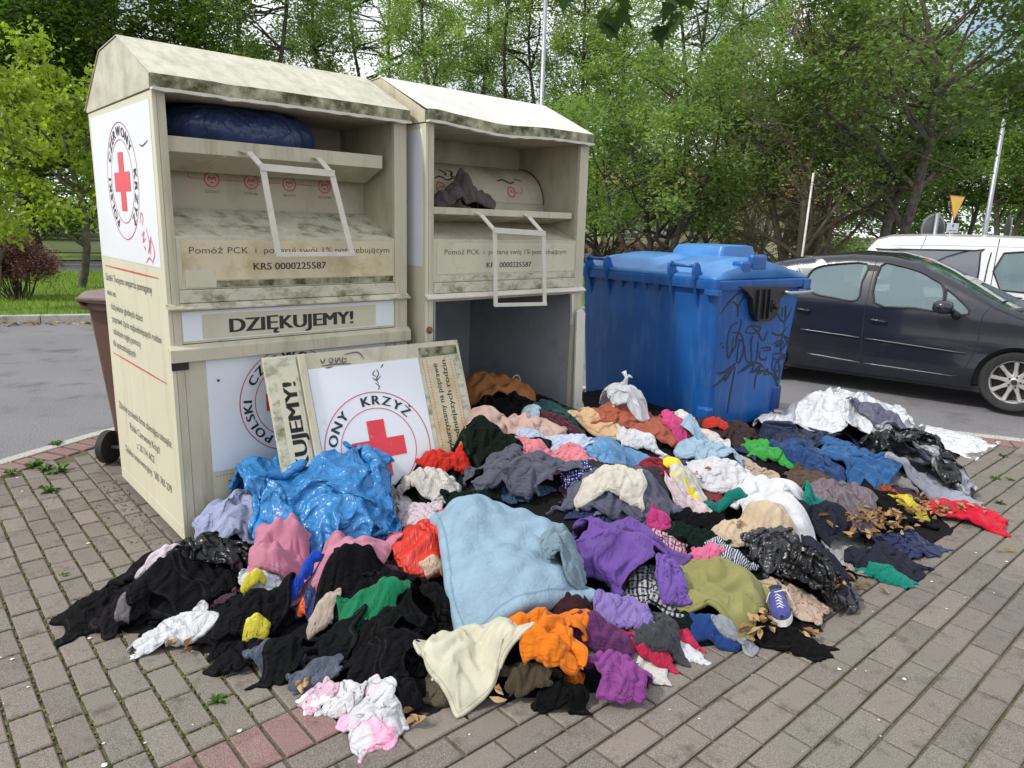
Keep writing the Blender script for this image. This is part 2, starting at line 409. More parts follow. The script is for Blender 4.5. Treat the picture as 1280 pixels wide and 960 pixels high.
# kerb stones and the red soldier course beside them
kerb_pieces = []; red_edge = []
for i in range(2, len(KERB) - 2):
    a = np.array(KERB[i]); b_ = np.array(KERB[i + 1]); d = b_ - a; Ld = np.linalg.norm(d); d /= Ld; nrm = np.array([d[1], -d[0]])
    if not inside(*(a + d * Ld / 2 + nrm * 0.2), PAVE): nrm = -nrm
    k = max(1, round(Ld / 0.8))
    for q in range(k):
        c = a + d * Ld * (q + .5) / k + nrm * 0.05
        kerb_pieces.append((c[0], c[1], math.atan2(d[1], d[0]), Ld / k))
    k = max(1, int(Ld / WP))
    for q in range(k):
        c = a + d * Ld * (q + .5) / k + nrm * 0.215
        if visible(*c): red_edge.append((c[0], c[1], math.atan2(d[1], d[0]) + PI / 2, 0.2 + JT, True))
cells += red_edge
rs = random.Random(3)
geos = {}
def occluded(x, y):
    v = visible(x, y)
    u, w_ = v[0], v[1]
    return (150 < u < 1000 and 330 < w_ < 690 and w_ < 690 - (u - 240) * 0.1) or (260 < u < 900 and w_ < 800)
cells.sort(key=lambda c: (occluded(c[0], c[1]), c[0] ** 2 + c[1] ** 2))
rest = {False: MB(), True: MB()}; restv = {False: [], True: []}
for n_, (x, y, yaw, ln, red) in enumerate(cells):
    wd_ = WB2 if abs(ln - LB2) < 1e-6 else WP; key = (round(ln, 3), red, rs.randrange(3))
    if key not in geos:
        v, f = paver_geo(ln - JT, wd_ - JT, rs); mb = MB(); mb.add(v, f); geos[key] = mb.mesh('paver', M['paver_red' if red else 'paver'])
    z = rs.uniform(-0.0025, 0.002); yw = yaw + rs.uniform(-0.012, 0.012); tx, ty = rs.uniform(-.006, .006), rs.uniform(-.006, .006)
    dx, dy = rs.uniform(-.0015, .0015), rs.uniform(-.0015, .0015)
    if n_ < 298:
        o = linked('paver', geos[key], pavement, (x + dx, y + dy, z + 0.0), yw); o.rotation_euler = (tx, ty, yw)
    else:
        v, f = paver_geo(ln - JT, wd_ - JT, rs); cy_, sy_ = math.cos(yw), math.sin(yw)
        rest[red].add([(x + dx + p[0] * cy_ - p[1] * sy_, y + dy + p[0] * sy_ + p[1] * cy_, z + p[2] + p[0] * tx + p[1] * ty) for p in v], f)
        restv[red] += [rs.random()] * len(f)
for red in (False, True):
    if rest[red].f:
        o = rest[red].build('red_paver_field' if red else 'paver_field', M['paver_red' if red else 'paver'], pavement, kind='stuff')
        at_ = o.data.attributes.new('vary', 'FLOAT', 'FACE'); at_.data.foreach_set('value', restv[red])
for (x, y, yaw, ln) in kerb_pieces:
    mb = MB(); mb.box(-ln / 2 + .004, ln / 2 - .004, -.05, .05, -.12, 0.004)
    o = mb.build('kerb_stone', M['concrete'], pavement, bevel=.008); o.location = (x, y, 0); o.rotation_euler = (0, 0, yaw)

# far side: kerb, grass verge, second road, lawn
FO = np.array([-7.4, 11.16]); fd = np.array([math.cos(math.radians(21)), math.sin(math.radians(21))]); fn = np.array([-fd[1], fd[0]])
def far(t, s): p = FO + fd * t + fn * s; return (p[0], p[1])
def strip(name, s0, s1, z, mat, t0=-40, t1=60): return plane_obj(name, [far(t0, s0), far(t1, s0), far(t1, s1), far(t0, s1)], z, mat)
strip('grass_verge', 0.1, 10.2, 0.05, M['turf'])
strip('far_road', 10.2, 15.5, 0.02, M['asphalt'])
strip('far_lawn', 15.5, 45, 0.06, M['turf'])
strip('woodland_floor', 20, 160, 0.10, M['forest_floor'], -120, 160)
mb = MB()
for i in range(-14, 60):
    a0 = far(i, 0); cy_, sy_ = fd
    Mx = Matrix.Translation((a0[0], a0[1], 0)) @ Matrix.Rotation(math.radians(21), 4, 'Z')
    mb.box(0.006, 0.994, 0, 0.14, -0.06, 0.085, M=Mx)
mb.build('far_kerb', M['concrete'], None, kind='structure', bevel=.01)
mb = MB(); a0 = far(-30, 14.2)
mb.add([(*far(-40, 13.6), 0.026), (*far(60, 13.6), 0.026), (*far(60, 13.75), 0.026), (*far(-40, 13.75), 0.026)], [(0, 1, 2, 3)])
M['line'] = simple('road paint', (0.6, 0.6, 0.58), 0.6)
mb.build('road_line', M['line'], None, kind='structure')

# ------------------------------------------------------------------ clothing donation containers
BY = 0.7266
O1 = (-1.6479, 3.4089); O2 = (-0.5263, 4.2599)
W_, D_ = 1.345, 1.22
GABLE = [(0.0, 2.235), (0.0, 2.295), (0.46, 2.52), (0.82, 2.50), (1.22, 2.255), (1.22, 2.235)]
def container(origin, first):
    root = empty('donation_container', (origin[0], origin[1], 0), BY)
    cream, cin = M['cream'], M['cream_in']
    # sides
    for s, x0, x1 in ((0, 0.0, 0.02), (1, W_ - 0.02, W_)):
        mb = MB(); mb.box(x0, x1, 0.0, D_, 0.055, 2.232)
        sp = mb.build('side_panel', M['cream_side'] if s == 0 else cream, root, bevel=.003)
        g = MB(); xx = -0.007 if s == 0 else W_ - 0.013
        g.prism([(xx, v, z) for v, z in GABLE], (0.02, 0, 0)); g.build('gable_panel', M['roof'] if first else cream, root, bevel=.002)
        if s == 0: side0 = sp
    MB().box(0.02, W_ - .02, D_ - .02, D_ - .001, 0.055, 2.235).build('back_panel', cream, root)
    # roof sheets
    def sheet(name, a, b, lift, x0, x1, mat, sub=1, sag=None):
        mb = MB(); n = 16; d = np.array([0, -(b[1] - a[1]), b[0] - a[0]]); d = d[[0, 1, 2]]
        nn = np.array([0.0, -(b[1] - a[1]), (b[0] - a[0])]); nn /= np.linalg.norm(nn)
        m_ = 8
        vs = []; fs = []
        for side in (lift, lift - 0.004):
            for i in range(n + 1):
                for j in range(m_ + 1):
                    u = x0 + (x1 - x0) * i / n; t = j / m_
                    p = np.array([u, a[0] + (b[0] - a[0]) * t, a[1] + (b[1] - a[1]) * t]) + nn * side
                    if sag: p[2] += sag(u, t)
                    vs.append(p)
        K = (n + 1) * (m_ + 1)
        for o_ in (0, K):
            for i in range(n):
                for j in range(m_):
                    q = (o_ + i * (m_ + 1) + j, o_ + (i + 1) * (m_ + 1) + j, o_ + (i + 1) * (m_ + 1) + j + 1, o_ + i * (m_ + 1) + j + 1)
                    fs.append(q if o_ == 0 else q[::-1])
        rim = [i * (m_ + 1) for i in range(n + 1)] + [n * (m_ + 1) + j for j in range(1, m_ + 1)] + [i * (m_ + 1) + m_ for i in range(n - 1, -1, -1)] + [j for j in range(m_ - 1, 0, -1)]
        for i in range(len(rim)): a_, b__ = rim[i], rim[(i + 1) % len(rim)]; fs.append((a_, a_ + K, b__ + K, b__))
        mb.add(vs, fs); return mb.build(name, mat, root, smooth=False)
    dent = (lambda u, t: -0.006 * math.exp(-((u - 0.35) / .05) ** 2) * (1 - t) - .004 * math.sin(u * 9) * math.sin(PI * t)) if first else (lambda u, t: (-0.020 * math.exp(-((u - 0.55) / .25) ** 2) + .01 * math.exp(-((u - 0.05) / .1) ** 2)) * (1 - t) ** 1.5)
    rm = M['roof'] if first else M['white_paint']
    sheet('roof_sheet', (-0.03, 2.290), (0.46, 2.522), 0.006, -0.012, W_ + 0.008, rm, sag=dent)
    sheet('roof_sheet', (0.461, 2.523), (0.822, 2.505), 0.005, -0.011, W_ + 0.007, rm)
    sheet('roof_sheet', (0.823, 2.503), (D_ + .02, 2.245), 0.006, -0.012, W_ + 0.008, rm)
    # eave fascia with its folded lip; wavy like the sheet above
    for nm, z0, z1, v0, v1, mt in (('eave_fascia', 2.238, 2.296, -0.034, -0.03, M['moss']), ('eave_lip', 2.226, 2.237, -0.05, -0.012, M['handle'])):
        mb = MB(); n = 24; vs = []
        for i in range(n + 1):
            u = -0.008 + (W_ + 0.012) * i / n; dz = dent(u, 0) * (1.0 if not first else .8)
            lz = -0.006 * math.sin(i * 1.3) ** 2 * (nm == 'eave_lip')
            vs += [(u, v0, z0 + dz + lz), (u, v1, z0 + dz + lz), (u, v1, z1 + dz), (u, v0, z1 + dz)]
        fs = [(0, 1, 2, 3), (n * 4 + 3, n * 4 + 2, n * 4 + 1, n * 4)]
        for i in range(n):
            for j in range(4): fs.append((i * 4 + j, i * 4 + (j + 1) % 4, i * 4 + 4 + (j + 1) % 4, i * 4 + 4 + j)[::-1])
        mb.add(vs, fs); mb.build(nm, mt, root)
    # corner posts and frame
    MB().box(0.0205, 0.056, -0.004, 0.028, 0.03, 2.232).build('corner_post', cream, root, bevel=.003)
    MB().box(1.262, W_ - .0005, -0.004, 0.028, 0.03, 2.232).build('corner_post', cream, root, bevel=.003)
    for u in (0.08, 0.66, 1.25):
        for v in (0.1, 1.1): MB().box(u - .03, u + .03, v - .03, v + .03, 0.0, 0.056).build('foot', M['black_plastic'], root)
    # upper chamber
    MB().box(0.046, 0.055, 0.03, 0.75, 1.30, 2.235).build('chamber_wall', cin, root)
    MB().box(1.263, 1.272, 0.03, 0.75, 1.30, 2.235).build('chamber_wall', cin, root)
    MB().box(0.055, 1.263, 0.03, 0.62, 2.225, 2.234).build('chamber_ceiling', cin, root)
    MB().box(0.055, 1.263, 0.62, 0.63, 1.30, 2.234).build('chamber_back', cin, root)
    mb = MB()    # sloping tray floor from the front panel up to the back
    mb.prism([(0.056, 0.012, 1.590), (0.056, 0.34, 1.722), (0.056, 0.34, 1.700), (0.056, 0.012, 1.575)], (1.206, 0, 0))
    mb.build('tray', M['moss_light'] if first else cin, root, bevel=.002)
    if first:
        mb = MB(); mb.box(0.056, 1.262, 0.345, 0.352, 1.70, 1.98); ip = mb.build('inner_panel', cin, root)
        zc, vf = 1.872, 0.3445
    else:
        mb = MB(); n = 10; prof = [(0.34 + 0.28 * (1 - math.cos(t)), 1.83 + 0.25 * math.sin(t)) for t in np.linspace(0, PI / 2, n)]
        vs = [(x, v, z) for x in (0.056, 1.262) for v, z in prof]
        mb.add(vs, [(i, i + 1, n + i + 1, n + i) for i in range(n - 1)]); mb.build('drum', cin, root, smooth=True)
        mb = MB(); mb.box(0.056, 1.262, 0.345, 0.352, 1.70, 1.85); mb.build('inner_panel', cin, root)
        mb = MB(); mb.tube([(1.262 - .004, v, z) for v, z in prof], .006, 6); mb.build('drum_edge', M['black_plastic'], root)
    # flap with reinforcing folds
    if first: F0, F1, fu0, fu1 = (0.05, 1.975, 2.045), (0.24, 1.90), 0.058, 1.215
    else: F0, F1, fu0, fu1 = (0.03, 1.735, 1.775), (0.27, 1.69), 0.058, 1.235
    mb = MB(); mb.box(fu0, fu1, F0[0] - .003, F0[0], F0[1], F0[2]); fl = mb.build('flap', cream, root, bevel=.002)
    mb = MB(); mb.prism([(fu0, F0[0], F0[1] + .003), (fu0, F1[0], F1[1] + .003), (fu0, F1[0], F1[1]), (fu0, F0[0], F0[1])], (fu1 - fu0, 0, 0)); mb.build('flap_underside', cin, fl)
    mb = MB(); mb.prism([(fu0, F0[0], F0[2]), (fu0, 0.34, F0[2] - (.02 if first else -.0)), (fu0, 0.34, F0[2] - .003 - (.02 if first else 0)), (fu0, F0[0], F0[2] - .003)], (fu1 - fu0, 0, 0)); mb.build('flap_top', cin, fl)
    mb = MB(); mb.prism([(fu1 - .003, F0[0], F0[2]), (fu1 - .003, 0.34, F0[2]), (fu1 - .003, F1[0], F1[1]), (fu1 - .003, F0[0], F0[1])], (.003, 0, 0)); mb.build('flap_end', cin, fl)
    for u in ((0.33, 0.79) if first else (0.36, 0.77)):
        mb = MB(); mb.prism([(u - .10, 0.22, F0[1] - (F0[1] - F1[1]) * .8 - .002), (u, F0[0], F0[1] - .0), (u + .004, F0[0], F0[1] - .006), (u - .09, 0.22, F0[1] - (F0[1] - F1[1]) * .8 - .01)], (.006, 0, 0)); mb.build('stiffener', cin, fl)
    # handle: two bent flat bars joined by two cross bars
    def bar(mb, pts, wd=.032, th=.008):
        for i in range(len(pts) - 1):
            a = np.array(pts[i], float); b_ = np.array(pts[i + 1], float); d = b_ - a; d /= np.linalg.norm(d); s_ = np.array([1.0, 0, 0]); nn = np.cross(s_, d); nn /= np.linalg.norm(nn); s_ = np.cross(d, nn)
            a = a - d * .004; b_ = b_ + d * .004
            vs = [p + s_ * q * wd / 2 + nn * r_ * th / 2 for p in (a, b_) for q, r_ in ((-1, -1), (1, -1), (1, 1), (-1, 1))]
            mb.add(vs, [(0, 1, 2, 3)[::-1], (4, 5, 6, 7), (0, 1, 5, 4), (1, 2, 6, 5), (2, 3, 7, 6), (3, 0, 4, 7)])
    if first: HL = [[(0.41, .045, 2.005), (0.43, -.005, 1.995), (0.462, -.08, 1.925), (0.520, -.09, 1.505)], [(0.80, .045, 2.003), (0.80, -.005, 1.995), (0.832, -.08, 1.92), (0.930, -.10, 1.507)]]
    else: HL = [[(0.395, .028, 1.752), (0.405, -.012, 1.735), (0.455, -.08, 1.648), (0.480, -.075, 1.190)], [(0.80, .028, 1.752), (0.80, -.012, 1.735), (0.862, -.085, 1.635), (0.893, -.09, 1.178)]]
    for pts in HL:
        mb = MB(); bar(mb, pts); mb.build('handle_bar', M['handle'], fl, bevel=.0015)
    for k in (2, 3):
        a, b_ = np.array(HL[0][k]), np.array(HL[1][k]); d = (b_ - a) / np.linalg.norm(b_ - a)
        nn = np.array([0, 0, 1.0]); mb = MB(); Q = np.cross(d, nn)
        hh = .017 if k == 2 else .012
        vs = [p + nn * q * hh + Q * r_ * .004 for p in (a - d * .014, b_ + d * .014) for q, r_ in ((-1, -1), (1, -1), (1, 1), (-1, 1))]
        mb.add([v - np.array([0, .0055, 0]) for v in vs], [(0, 1, 2, 3)[::-1], (4, 5, 6, 7), (0, 1, 5, 4), (1, 2, 6, 5), (2, 3, 7, 6), (3, 0, 4, 7)])
        mb.build('handle_crossbar', M['handle'], fl, bevel=.0015)
    # front panel under the tray
    fp = MB().box(0.0565, 1.2615, 0.0, 0.012, 1.336, 1.588).build('front_panel', cream, root, bevel=.003)
    st = MB().box(0.08, 1.245, -.0022, -.0002, 1.378 if first else 1.385, 1.571).build('sticker', M['tan'] if first else M['tan_light'], fp)
    MB().box(0.24 if first else 0.10, 1.25, -.0018, -.0001, 1.342, 1.374).build('moss_patch', M['moss'] if first else M['moss_light'], fp)
    if first: MB().box(0.09, 0.235, -.0030, -.0001, 1.345, 1.43).build('peeled_patch', M['tan_light'], fp)
    fr = frame((0, -0.0032, 0), (1, 0, 0), (0, 0, 1))
    t = MB()
    if first:
        text_line(t, 'Pomóż PCK  i  podaruj swój 1% potrzebującym', fr, 0.115, 1.508, 1.11, 0.030, .008)
        t.build('lettering', M['ink_soft'], st); t = MB()
        text_line(t, 'KRS 0000225587', fr, 0.425, 1.425, 0.40, 0.034, .018); t.build('lettering', M['ink'], st)
    else:
        text_line(t, 'Pomóż PCK  i  podaruj swój 1% potrzebującym', fr, 0.135, 1.500, 1.03, 0.030, .006)
        t.build('lettering', M['ink_soft'], st); t = MB()
        text_line(t, 'KRS 0000225587', fr, 0.46, 1.418, 0.38, 0.032, .014); t.build('lettering', M['ink'], st)
    MB().box(0.0565, 1.2615, -.006, .02, 1.272, 1.334).build('rail', M['moss_light'], root, bevel=.003)
    mb = MB(); mb.prism([(-0.008, -.034, 1.240), (-0.008, -.034, 1.248), (-0.008, .0, 1.270), (-0.008, .0, 1.262)], (W_ + .014, 0, 0)); mb.build('ledge', M['moss_light'] if first else M['handle'], root, bevel=.001)
    # icons of what may be given
    if first:
        fi = frame((0, vf - .0012, 0), (1, 0, 0), (0, 0, 1)); a = MB(); b_ = MB()
        for k, (u, wd) in enumerate(((0.363, 'ODZIEŻ'), (0.573, 'POŚCIEL'), (0.79, 'BUTY'), (1.005, 'PLUSZAKI'))):
            ring(a, fi, u, zc, .040, .006, n=24)
            stroke(a, fi, [(u - .02, zc - .01), (u - .015, zc + .012), (u, zc + .004), (u + .015, zc + .012), (u + .02, zc - .01)], .008)
            stroke(a, fi, [(u - .012, zc - .016), (u + .012, zc - .016)], .006)
            text_line(b_, wd, fi, u, zc - .068, .075, .012, .01, 'center')
        for k in range(3): u = (0.405, 0.615, 0.832)[k]; stroke(a, fi, [(u, zc), (u + .063, zc), (u + .127, zc)], .004)
        stroke(a, fi, [(0.25, zc + .03), (0.25, zc + .004), (0.323, zc)], .004)
        a.build('icon', M['red_print'], ip); b_.build('lettering', M['ink_soft'], ip)
    else:
        def fi(x, y, h=0.0):
            t_ = max(0.0, min(1.0, (y - 1.83) / 0.25)); a_ = math.asin(t_)
            return np.array([x, 0.34 + 0.28 * (1 - math.cos(a_)) - .003, y])
        a = MB(); b_ = MB()
        for u in (0.36, 0.96): ring(a, fi, u, 1.905, .036, .006, n=24); stroke(a, fi, [(u - .015, 1.90), (u, 1.915), (u + .015, 1.90)], .006)
        stroke(a, fi, [(0.40, 1.905), (0.47, 1.905)], .004); stroke(a, fi, [(1.0, 1.905), (1.06, 1.905), (1.06, 1.955)], .004)
        text_line(b_, 'ODZIEŻ', fi, 0.32, 1.84, .07, .012, .01)
        stroke(b_, fi, [(0.40, 2.02), (0.44, 2.0), (0.42, 1.985)], .012); stroke(b_, fi, [(0.46, 2.02), (0.50, 2.01), (0.47, 1.985), (0.51, 1.98)], .01)
        stroke(b_, fi, [(0.33, 1.96), (0.38, 1.975), (0.43, 1.955), (0.48, 1.97), (0.53, 1.955)], .009)
        stroke(b_, fi, [(0.86, 1.975), (0.92, 1.985), (0.97, 1.965), (1.02, 1.98)], .010); stroke(b_, fi, [(1.02, 2.0), (1.09, 1.985)], .009)
        a.build('icon', M['red_print'], root); b_.build('graffiti', M['ink'], root)
    if first:
        # thank-you board, its lower rail, closed door with stickers
        tp = MB().box(0.0565, 1.2615, 0.002, 0.012, 1.072, 1.238).build('thanks_panel', cream, root, bevel=.002)
        s1 = MB().box(0.062, 1.252, -.0005, .0019, 1.085, 1.229).build('sticker', M['sticker'], tp)
        s2 = MB().box(0.155, 1.13, -.0025, -.0007, 1.092, 1.212).build('sticker', M['tan_light'], tp)
        t = MB(); fr2 = frame((0, -.0034, 0), (1, 0, 0), (0, 0, 1)); text_line(t, 'DZIĘKUJEMY!', fr2, 0.29, 1.115, 0.69, 0.068, .045); t.build('lettering', M['ink'], s2)
        mb = MB(); mb.prism([(-0.01, -.03, .988), (-0.01, -.03, 1.05), (-0.01, 0.0, 1.071), (-0.01, 0.0, .988)], (W_ + .02, 0, 0)); mb.build('ledge', M['cream'], root, bevel=.003)
        dr = MB().box(0.0575, 1.2605, 0.0, 0.014, 0.075, 0.985).build('door', cream, root, bevel=.003)
        ds = MB().box(0.160, 1.19, -.0018, -.0002, 0.395, 0.984).build('sticker', M['sticker'], dr)
        logo(ds, frame((0, -.002, 0), (1, 0, 0), (0, 0, 1)), 0.60, 0.725, 0.286)
        ts = MB().box(0.160, 1.19, -.0018, -.0002, 0.10, 0.393).build('sticker', M['tan_light'], dr)
        t = MB(); text_line(t, 'Twoją pomoc wykorzystamy na poprawę', fr2, 0.235, 0.305, 0.86, 0.032, .02); text_line(t, 'życia najbiedniejszych rodzin.', fr2, 0.29, 0.24, 0.72, 0.032, .02)
        t.build('lettering', M['ink'], ts)
        a = MB()
        for k in range(60): a.quad(*[fr2(0.175 + k * .017 + dx, 0.368 + dz) for dx, dz in ((0, 0), (.008, 0), (.008, .005), (0, .005))])
        a.build('dotted_line', M['red_print'], ts)
        MB().box(-0.0035, 0.075, -.012, -.0045, 0.948, 0.986).build('lock_slot', M['black_plastic'], root)
        mb = MB(); mb.lathe([(0, 0), (.007, .001), (.006, .004), (0, .005)], (0.215, -.003, 0.875), (0, -1, 0), 10); mb.build('rivet', M['ink'], dr)
        # left side: big sticker and text
        ss = MB().prism([(-.0018, .045, 2.195), (-.0018, 1.176, 2.203), (-.0018, 1.20, 1.440), (-.0018, .05, 1.437)], (.0015, 0, 0)).build('sticker', M['sticker'], side0)
        f3 = frame((-.0022, 0, 0), (0, -1, 0), (0, 0, 1))          # text on the left side reads from the back edge to the front edge
        logo(ss, f3, -0.60, 1.845, 0.295)
        a = MB(); stroke(a, f3, [(-.24, 2.01), (-.19, 2.0), (-.10, 2.02)], .008, .001); a.build('graffiti', M['ink_soft'], ss)
        a = MB()
        for pts in ([(-.33, 1.64), (-.31, 1.69), (-.28, 1.67), (-.30, 1.63)], [(-.32, 1.58), (-.28, 1.60), (-.31, 1.55), (-.26, 1.57)], [(-.24, 1.62), (-.20, 1.54), (-.23, 1.50), (-.17, 1.58), (-.20, 1.49)], [(-.30, 1.53), (-.27, 1.51)], [(-.16, 1.56), (-.13, 1.50), (-.17, 1.46)], [(-.28, 1.45), (-.22, 1.475), (-.16, 1.45)]): stroke(a, f3, pts, .010, .001)
        a.build('graffiti', simple('pink marker', (0.75, 0.12, 0.25), .5), ss)
        a = MB(); b_ = MB(); g_ = MB()
        for z in (1.385, 0.865): stroke(a, f3, [(-1.14, z), (-.6, z), (-.10, z)], .009)
        text_line(b_, 'Dzięki Twojemu wsparciu pomagamy', f3, -1.15, 1.300, 0.92, .040, .008)
        text_line(g_, 'm.in. na:', f3, -1.15, 1.215, 0.19, .034, .02)
        for k, (s_, wd) in enumerate((('· dożywianie głodnych dzieci', .68), ('· poprawę życia najbiedniejszych rodzin', .98), ('· udzielanie nagłej pomocy', .60), ('   dla potrzebujących', .48))):
            text_line(b_, s_, f3, -1.12, 1.135 - k * .074, wd, .038, .008)
        for k, (s_, wd) in enumerate((('Zbiórkę prowadzi firma zbierająca tekstylia:', 1.02), ('Polski Czerwony Krzyż', .58), ('z. 20 714 ACE', .34), ('Telefon interwencyjny:  505 765 279', .90))):
            text_line(b_, s_, f3, -.61, 0.53 - k * .088, wd, .042, .008, 'center')
        a.build('ruled_line', M['red_print'], side0); b_.build('lettering', M['ink_soft'], side0); g_.build('lettering', M['green_print'], side0)
        MB().box(-.0012, 0.0, 0.03, 1.19, 0.09, 0.128).build('base_trim', M['cream_side'], side0)
        # dusky blue bag inside is a thing of its own (below)
    else:
        ss = MB().prism([(-.0018, .03, 2.20), (-.0018, 1.19, 2.20), (-.0018, 1.19, 1.43), (-.0018, .03, 1.43)], (.0015, 0, 0)).build('sticker', M['sticker'], side0)
        # open lower chamber, bare metal inside
        dm = M['dark_metal']
        MB().box(0.0565, 1.2615, 0.0, 0.02, 1.222, 1.240).build('lintel', cin, root)
        MB().box(0.05, 0.0535, 0.03, 1.19, 0.06, 1.24).build('lower_chamber_wall', dm, root)
        MB().box(1.264, 1.2675, 0.03, 1.19, 0.06, 1.24).build('lower_chamber_wall', dm, root)
        MB().box(0.0535, 1.264, 1.185, 1.19, 0.06, 1.24).build('lower_chamber_back', dm, root)
        MB().box(0.0535, 1.264, 0.03, 1.185, 1.236, 1.24).build('lower_chamber_ceiling', dm, root)
        MB().box(0.0535, 1.264, 0.03, 1.185, 0.058, 0.064).build('lower_chamber_floor', dm, root)
        MB().box(0.0585, 0.066, -.008, 0.0, 0.08, 1.221).build('door_stop', M['steel'], root)
        mb = MB(); mb.prism([(1.235, -.006, 1.221), (1.262, -.006, 1.221), (1.262, -.006, 1.0), (1.250, -.006, 1.0), (1.250, -.006, 1.10)], (0, .02, 0)); mb.build('hinge_plate', M['white_old'], root)
        mb = MB(); mb.lathe([(0, -.01), (.022, -.01), (.022, 0), (.012, .004), (.010, .012), (0, .013)], (0.028, -.006, 1.055), (0, -1, 0), 16); mb.build('lock', M['rust'], root, smooth=True)
        for z in (1.32, 1.29):
            for u in (0.12, 0.5, 0.9, 1.2): mb = MB(); mb.lathe([(0, 0), (.004, 0), (.003, .002), (0, .003)], (u, -.0065, z), (0, -1, 0), 8); mb.build('rivet', M['steel'], root)
    return root
c1 = container(O1, True)
tag(c1, 'cream clothing container with closed lower door and red cross logo on its left side', 'donation bin', 'clothing donation containers')
c2 = container(O2, False)
tag(c2, 'cream clothing container with white roof and missing lower door, dark empty inside', 'donation bin', 'clothing donation containers')
def loc1(u, v, z, o=O1): return Vector((o[0] + u * math.cos(BY) - v * math.sin(BY), o[1] + u * math.sin(BY) + v * math.cos(BY), z))

# the door that came off, leaning on the first container
TLd = np.array([0.393, -0.136, 0.995]); e1 = np.array([0.998, -0.059, 0.004]); e2 = np.array([-0.017, -0.358, -0.933])
cz = lambda v_: np.array([v_[0] * math.cos(BY) - v_[1] * math.sin(BY), v_[0] * math.sin(BY) + v_[1] * math.cos(BY), v_[2]])
E1 = cz(e1); E1 /= np.linalg.norm(E1); E2 = cz(e2); E2 -= E1 * (E1 @ E2); E2 /= np.linalg.norm(E2); NN = np.cross(E2, E1)
if NN[1] > 0: NN = -NN
TLw = np.array(loc1(*TLd))
door = empty('detached_door')
fd_ = lambda x, y, h=0.0: TLw + E1 * x + E2 * y + NN * h
def slab(x0, x1, y0, y1, h0, h1, name, mt, parent, bevel=.002):
    mb = MB(); vs = [fd_(x, y, h) for x in (x0, x1) for y in (y0, y1) for h in (h0, h1)]
    mb.add(vs, [(0, 1, 3, 2), (4, 6, 7, 5), (0, 4, 5, 1), (2, 3, 7, 6), (0, 2, 6, 4), (1, 5, 7, 3)]); return mb.build(name, mt, parent, bevel=bevel)
DH = 1.03
slab(0.0, 1.18, 0, DH, -.022, -.002, 'door_leaf', M['cream'], door)
slab(0.0, 0.165, 0.01, DH - .005, -.0015, .010, 'thanks_board', M['moss_light'], door)
slab(0.175, 0.215, 0.004, DH - .004, -.0015, .018, 'ledge', M['cream'], door, .004)
rs_ = slab(0.212, 0.252, 0.085, DH - .01, -.0015, .0005, 'rust_streak', M['rust'], door, 0)
s1 = slab(0.222, 0.885, 0.085, DH - .03, -.0015, .0012, 'sticker', M['sticker'], door, 0)
s2 = slab(0.915, 1.115, 0.10, DH - .03, -.0015, .0012, 'sticker', M['tan'], door, 0)
s3 = slab(0.045, 0.150, 0.115, DH - .03, .0102, .0118, 'sticker', M['tan_light'], door, 0)
slab(0.90, 1.16, 0.03, 0.085, -.0015, .0006, 'moss_patch', M['moss'], door, 0)
slab(1.125, 1.165, 0.09, 0.75, -.0015, .0006, 'moss_patch', M['moss_light'], door, 0)
slab(0.888, 0.912, 0.30, 0.80, -.0015, .0006, 'moss_patch', M['moss_light'], door, 0)
fdoor = lambda x, y, h=0.0: fd_(x, -y, .0016 + h)            # y up
logo(s1, fdoor, 0.545, -0.56, 0.315, rot=PI / 2)
def frot(x, y, h=0.0): return fd_(-y, -x, h + .0125)          # text turned a quarter, reading upwards: x runs up, y runs left
t = MB(); text_line(t, 'DZIĘKUJEMY!', lambda x, y, h=0: frot(x, y, 0), -0.88, -0.140, 0.735, 0.068, .045); t.build('lettering', M['ink'], s3)
def frot2(x, y, h=0.0): return fd_(-y, -x, h + .0022)
t = MB(); text_line(t, 'Twoją pomoc wykorzystamy na poprawę', frot2, -0.95, -1.005, 0.82, 0.032, .016); text_line(t, 'życia najbiedniejszych rodzin.', frot2, -0.86, -1.065, 0.76, 0.032, .016); t.build('lettering', M['ink'], s2)
a = MB()
for x0 in (0.935, 1.098):
    for k in range(52): a.quad(*[fdoor(x0 + dx, -(0.11 + k * .017 + dy), .0008) for dx, dy in ((0, 0), (.005, 0), (.005, .008), (0, .008))])
a.build('dotted_line', M['red_print'], s2)
a = MB()
for pts in ([(.70, -.05), (.72, -.02), (.74, -.06)], ):
    pass
for pts in ([(.30, -.035), (.31, -.06), (.33, -.035)], [(.345, -.04), (.355, -.065), (.37, -.045), (.35, -.035)], [(.385, -.035), (.385, -.065), (.405, -.04), (.41, -.065)], [(.43, -.035), (.42, -.065), (.45, -.062)], [(.43, -.05), (.45, -.048)], [(.30, -.075), (.38, -.072), (.47, -.078)], [(.32, -.088), (.36, -.085)], [(.44, -.025), (.52, -.02), (.55, -.06)],
            [(.60, -.13), (.585, -.15), (.60, -.165)], [(.61, -.125), (.62, -.15), (.60, -.18), (.61, -.205)], [(.58, -.17), (.60, -.185), (.63, -.165)], [(.59, -.20), (.61, -.22), (.60, -.24)], [(.64, -.12), (.66, -.10)]):
    stroke(a, fdoor, pts, .007, .0008)
a.build('graffiti', M['ink_soft'], door)
tag(door, 'detached container door lying on its side against the closed container, rusty seam and red cross sticker', 'metal door')

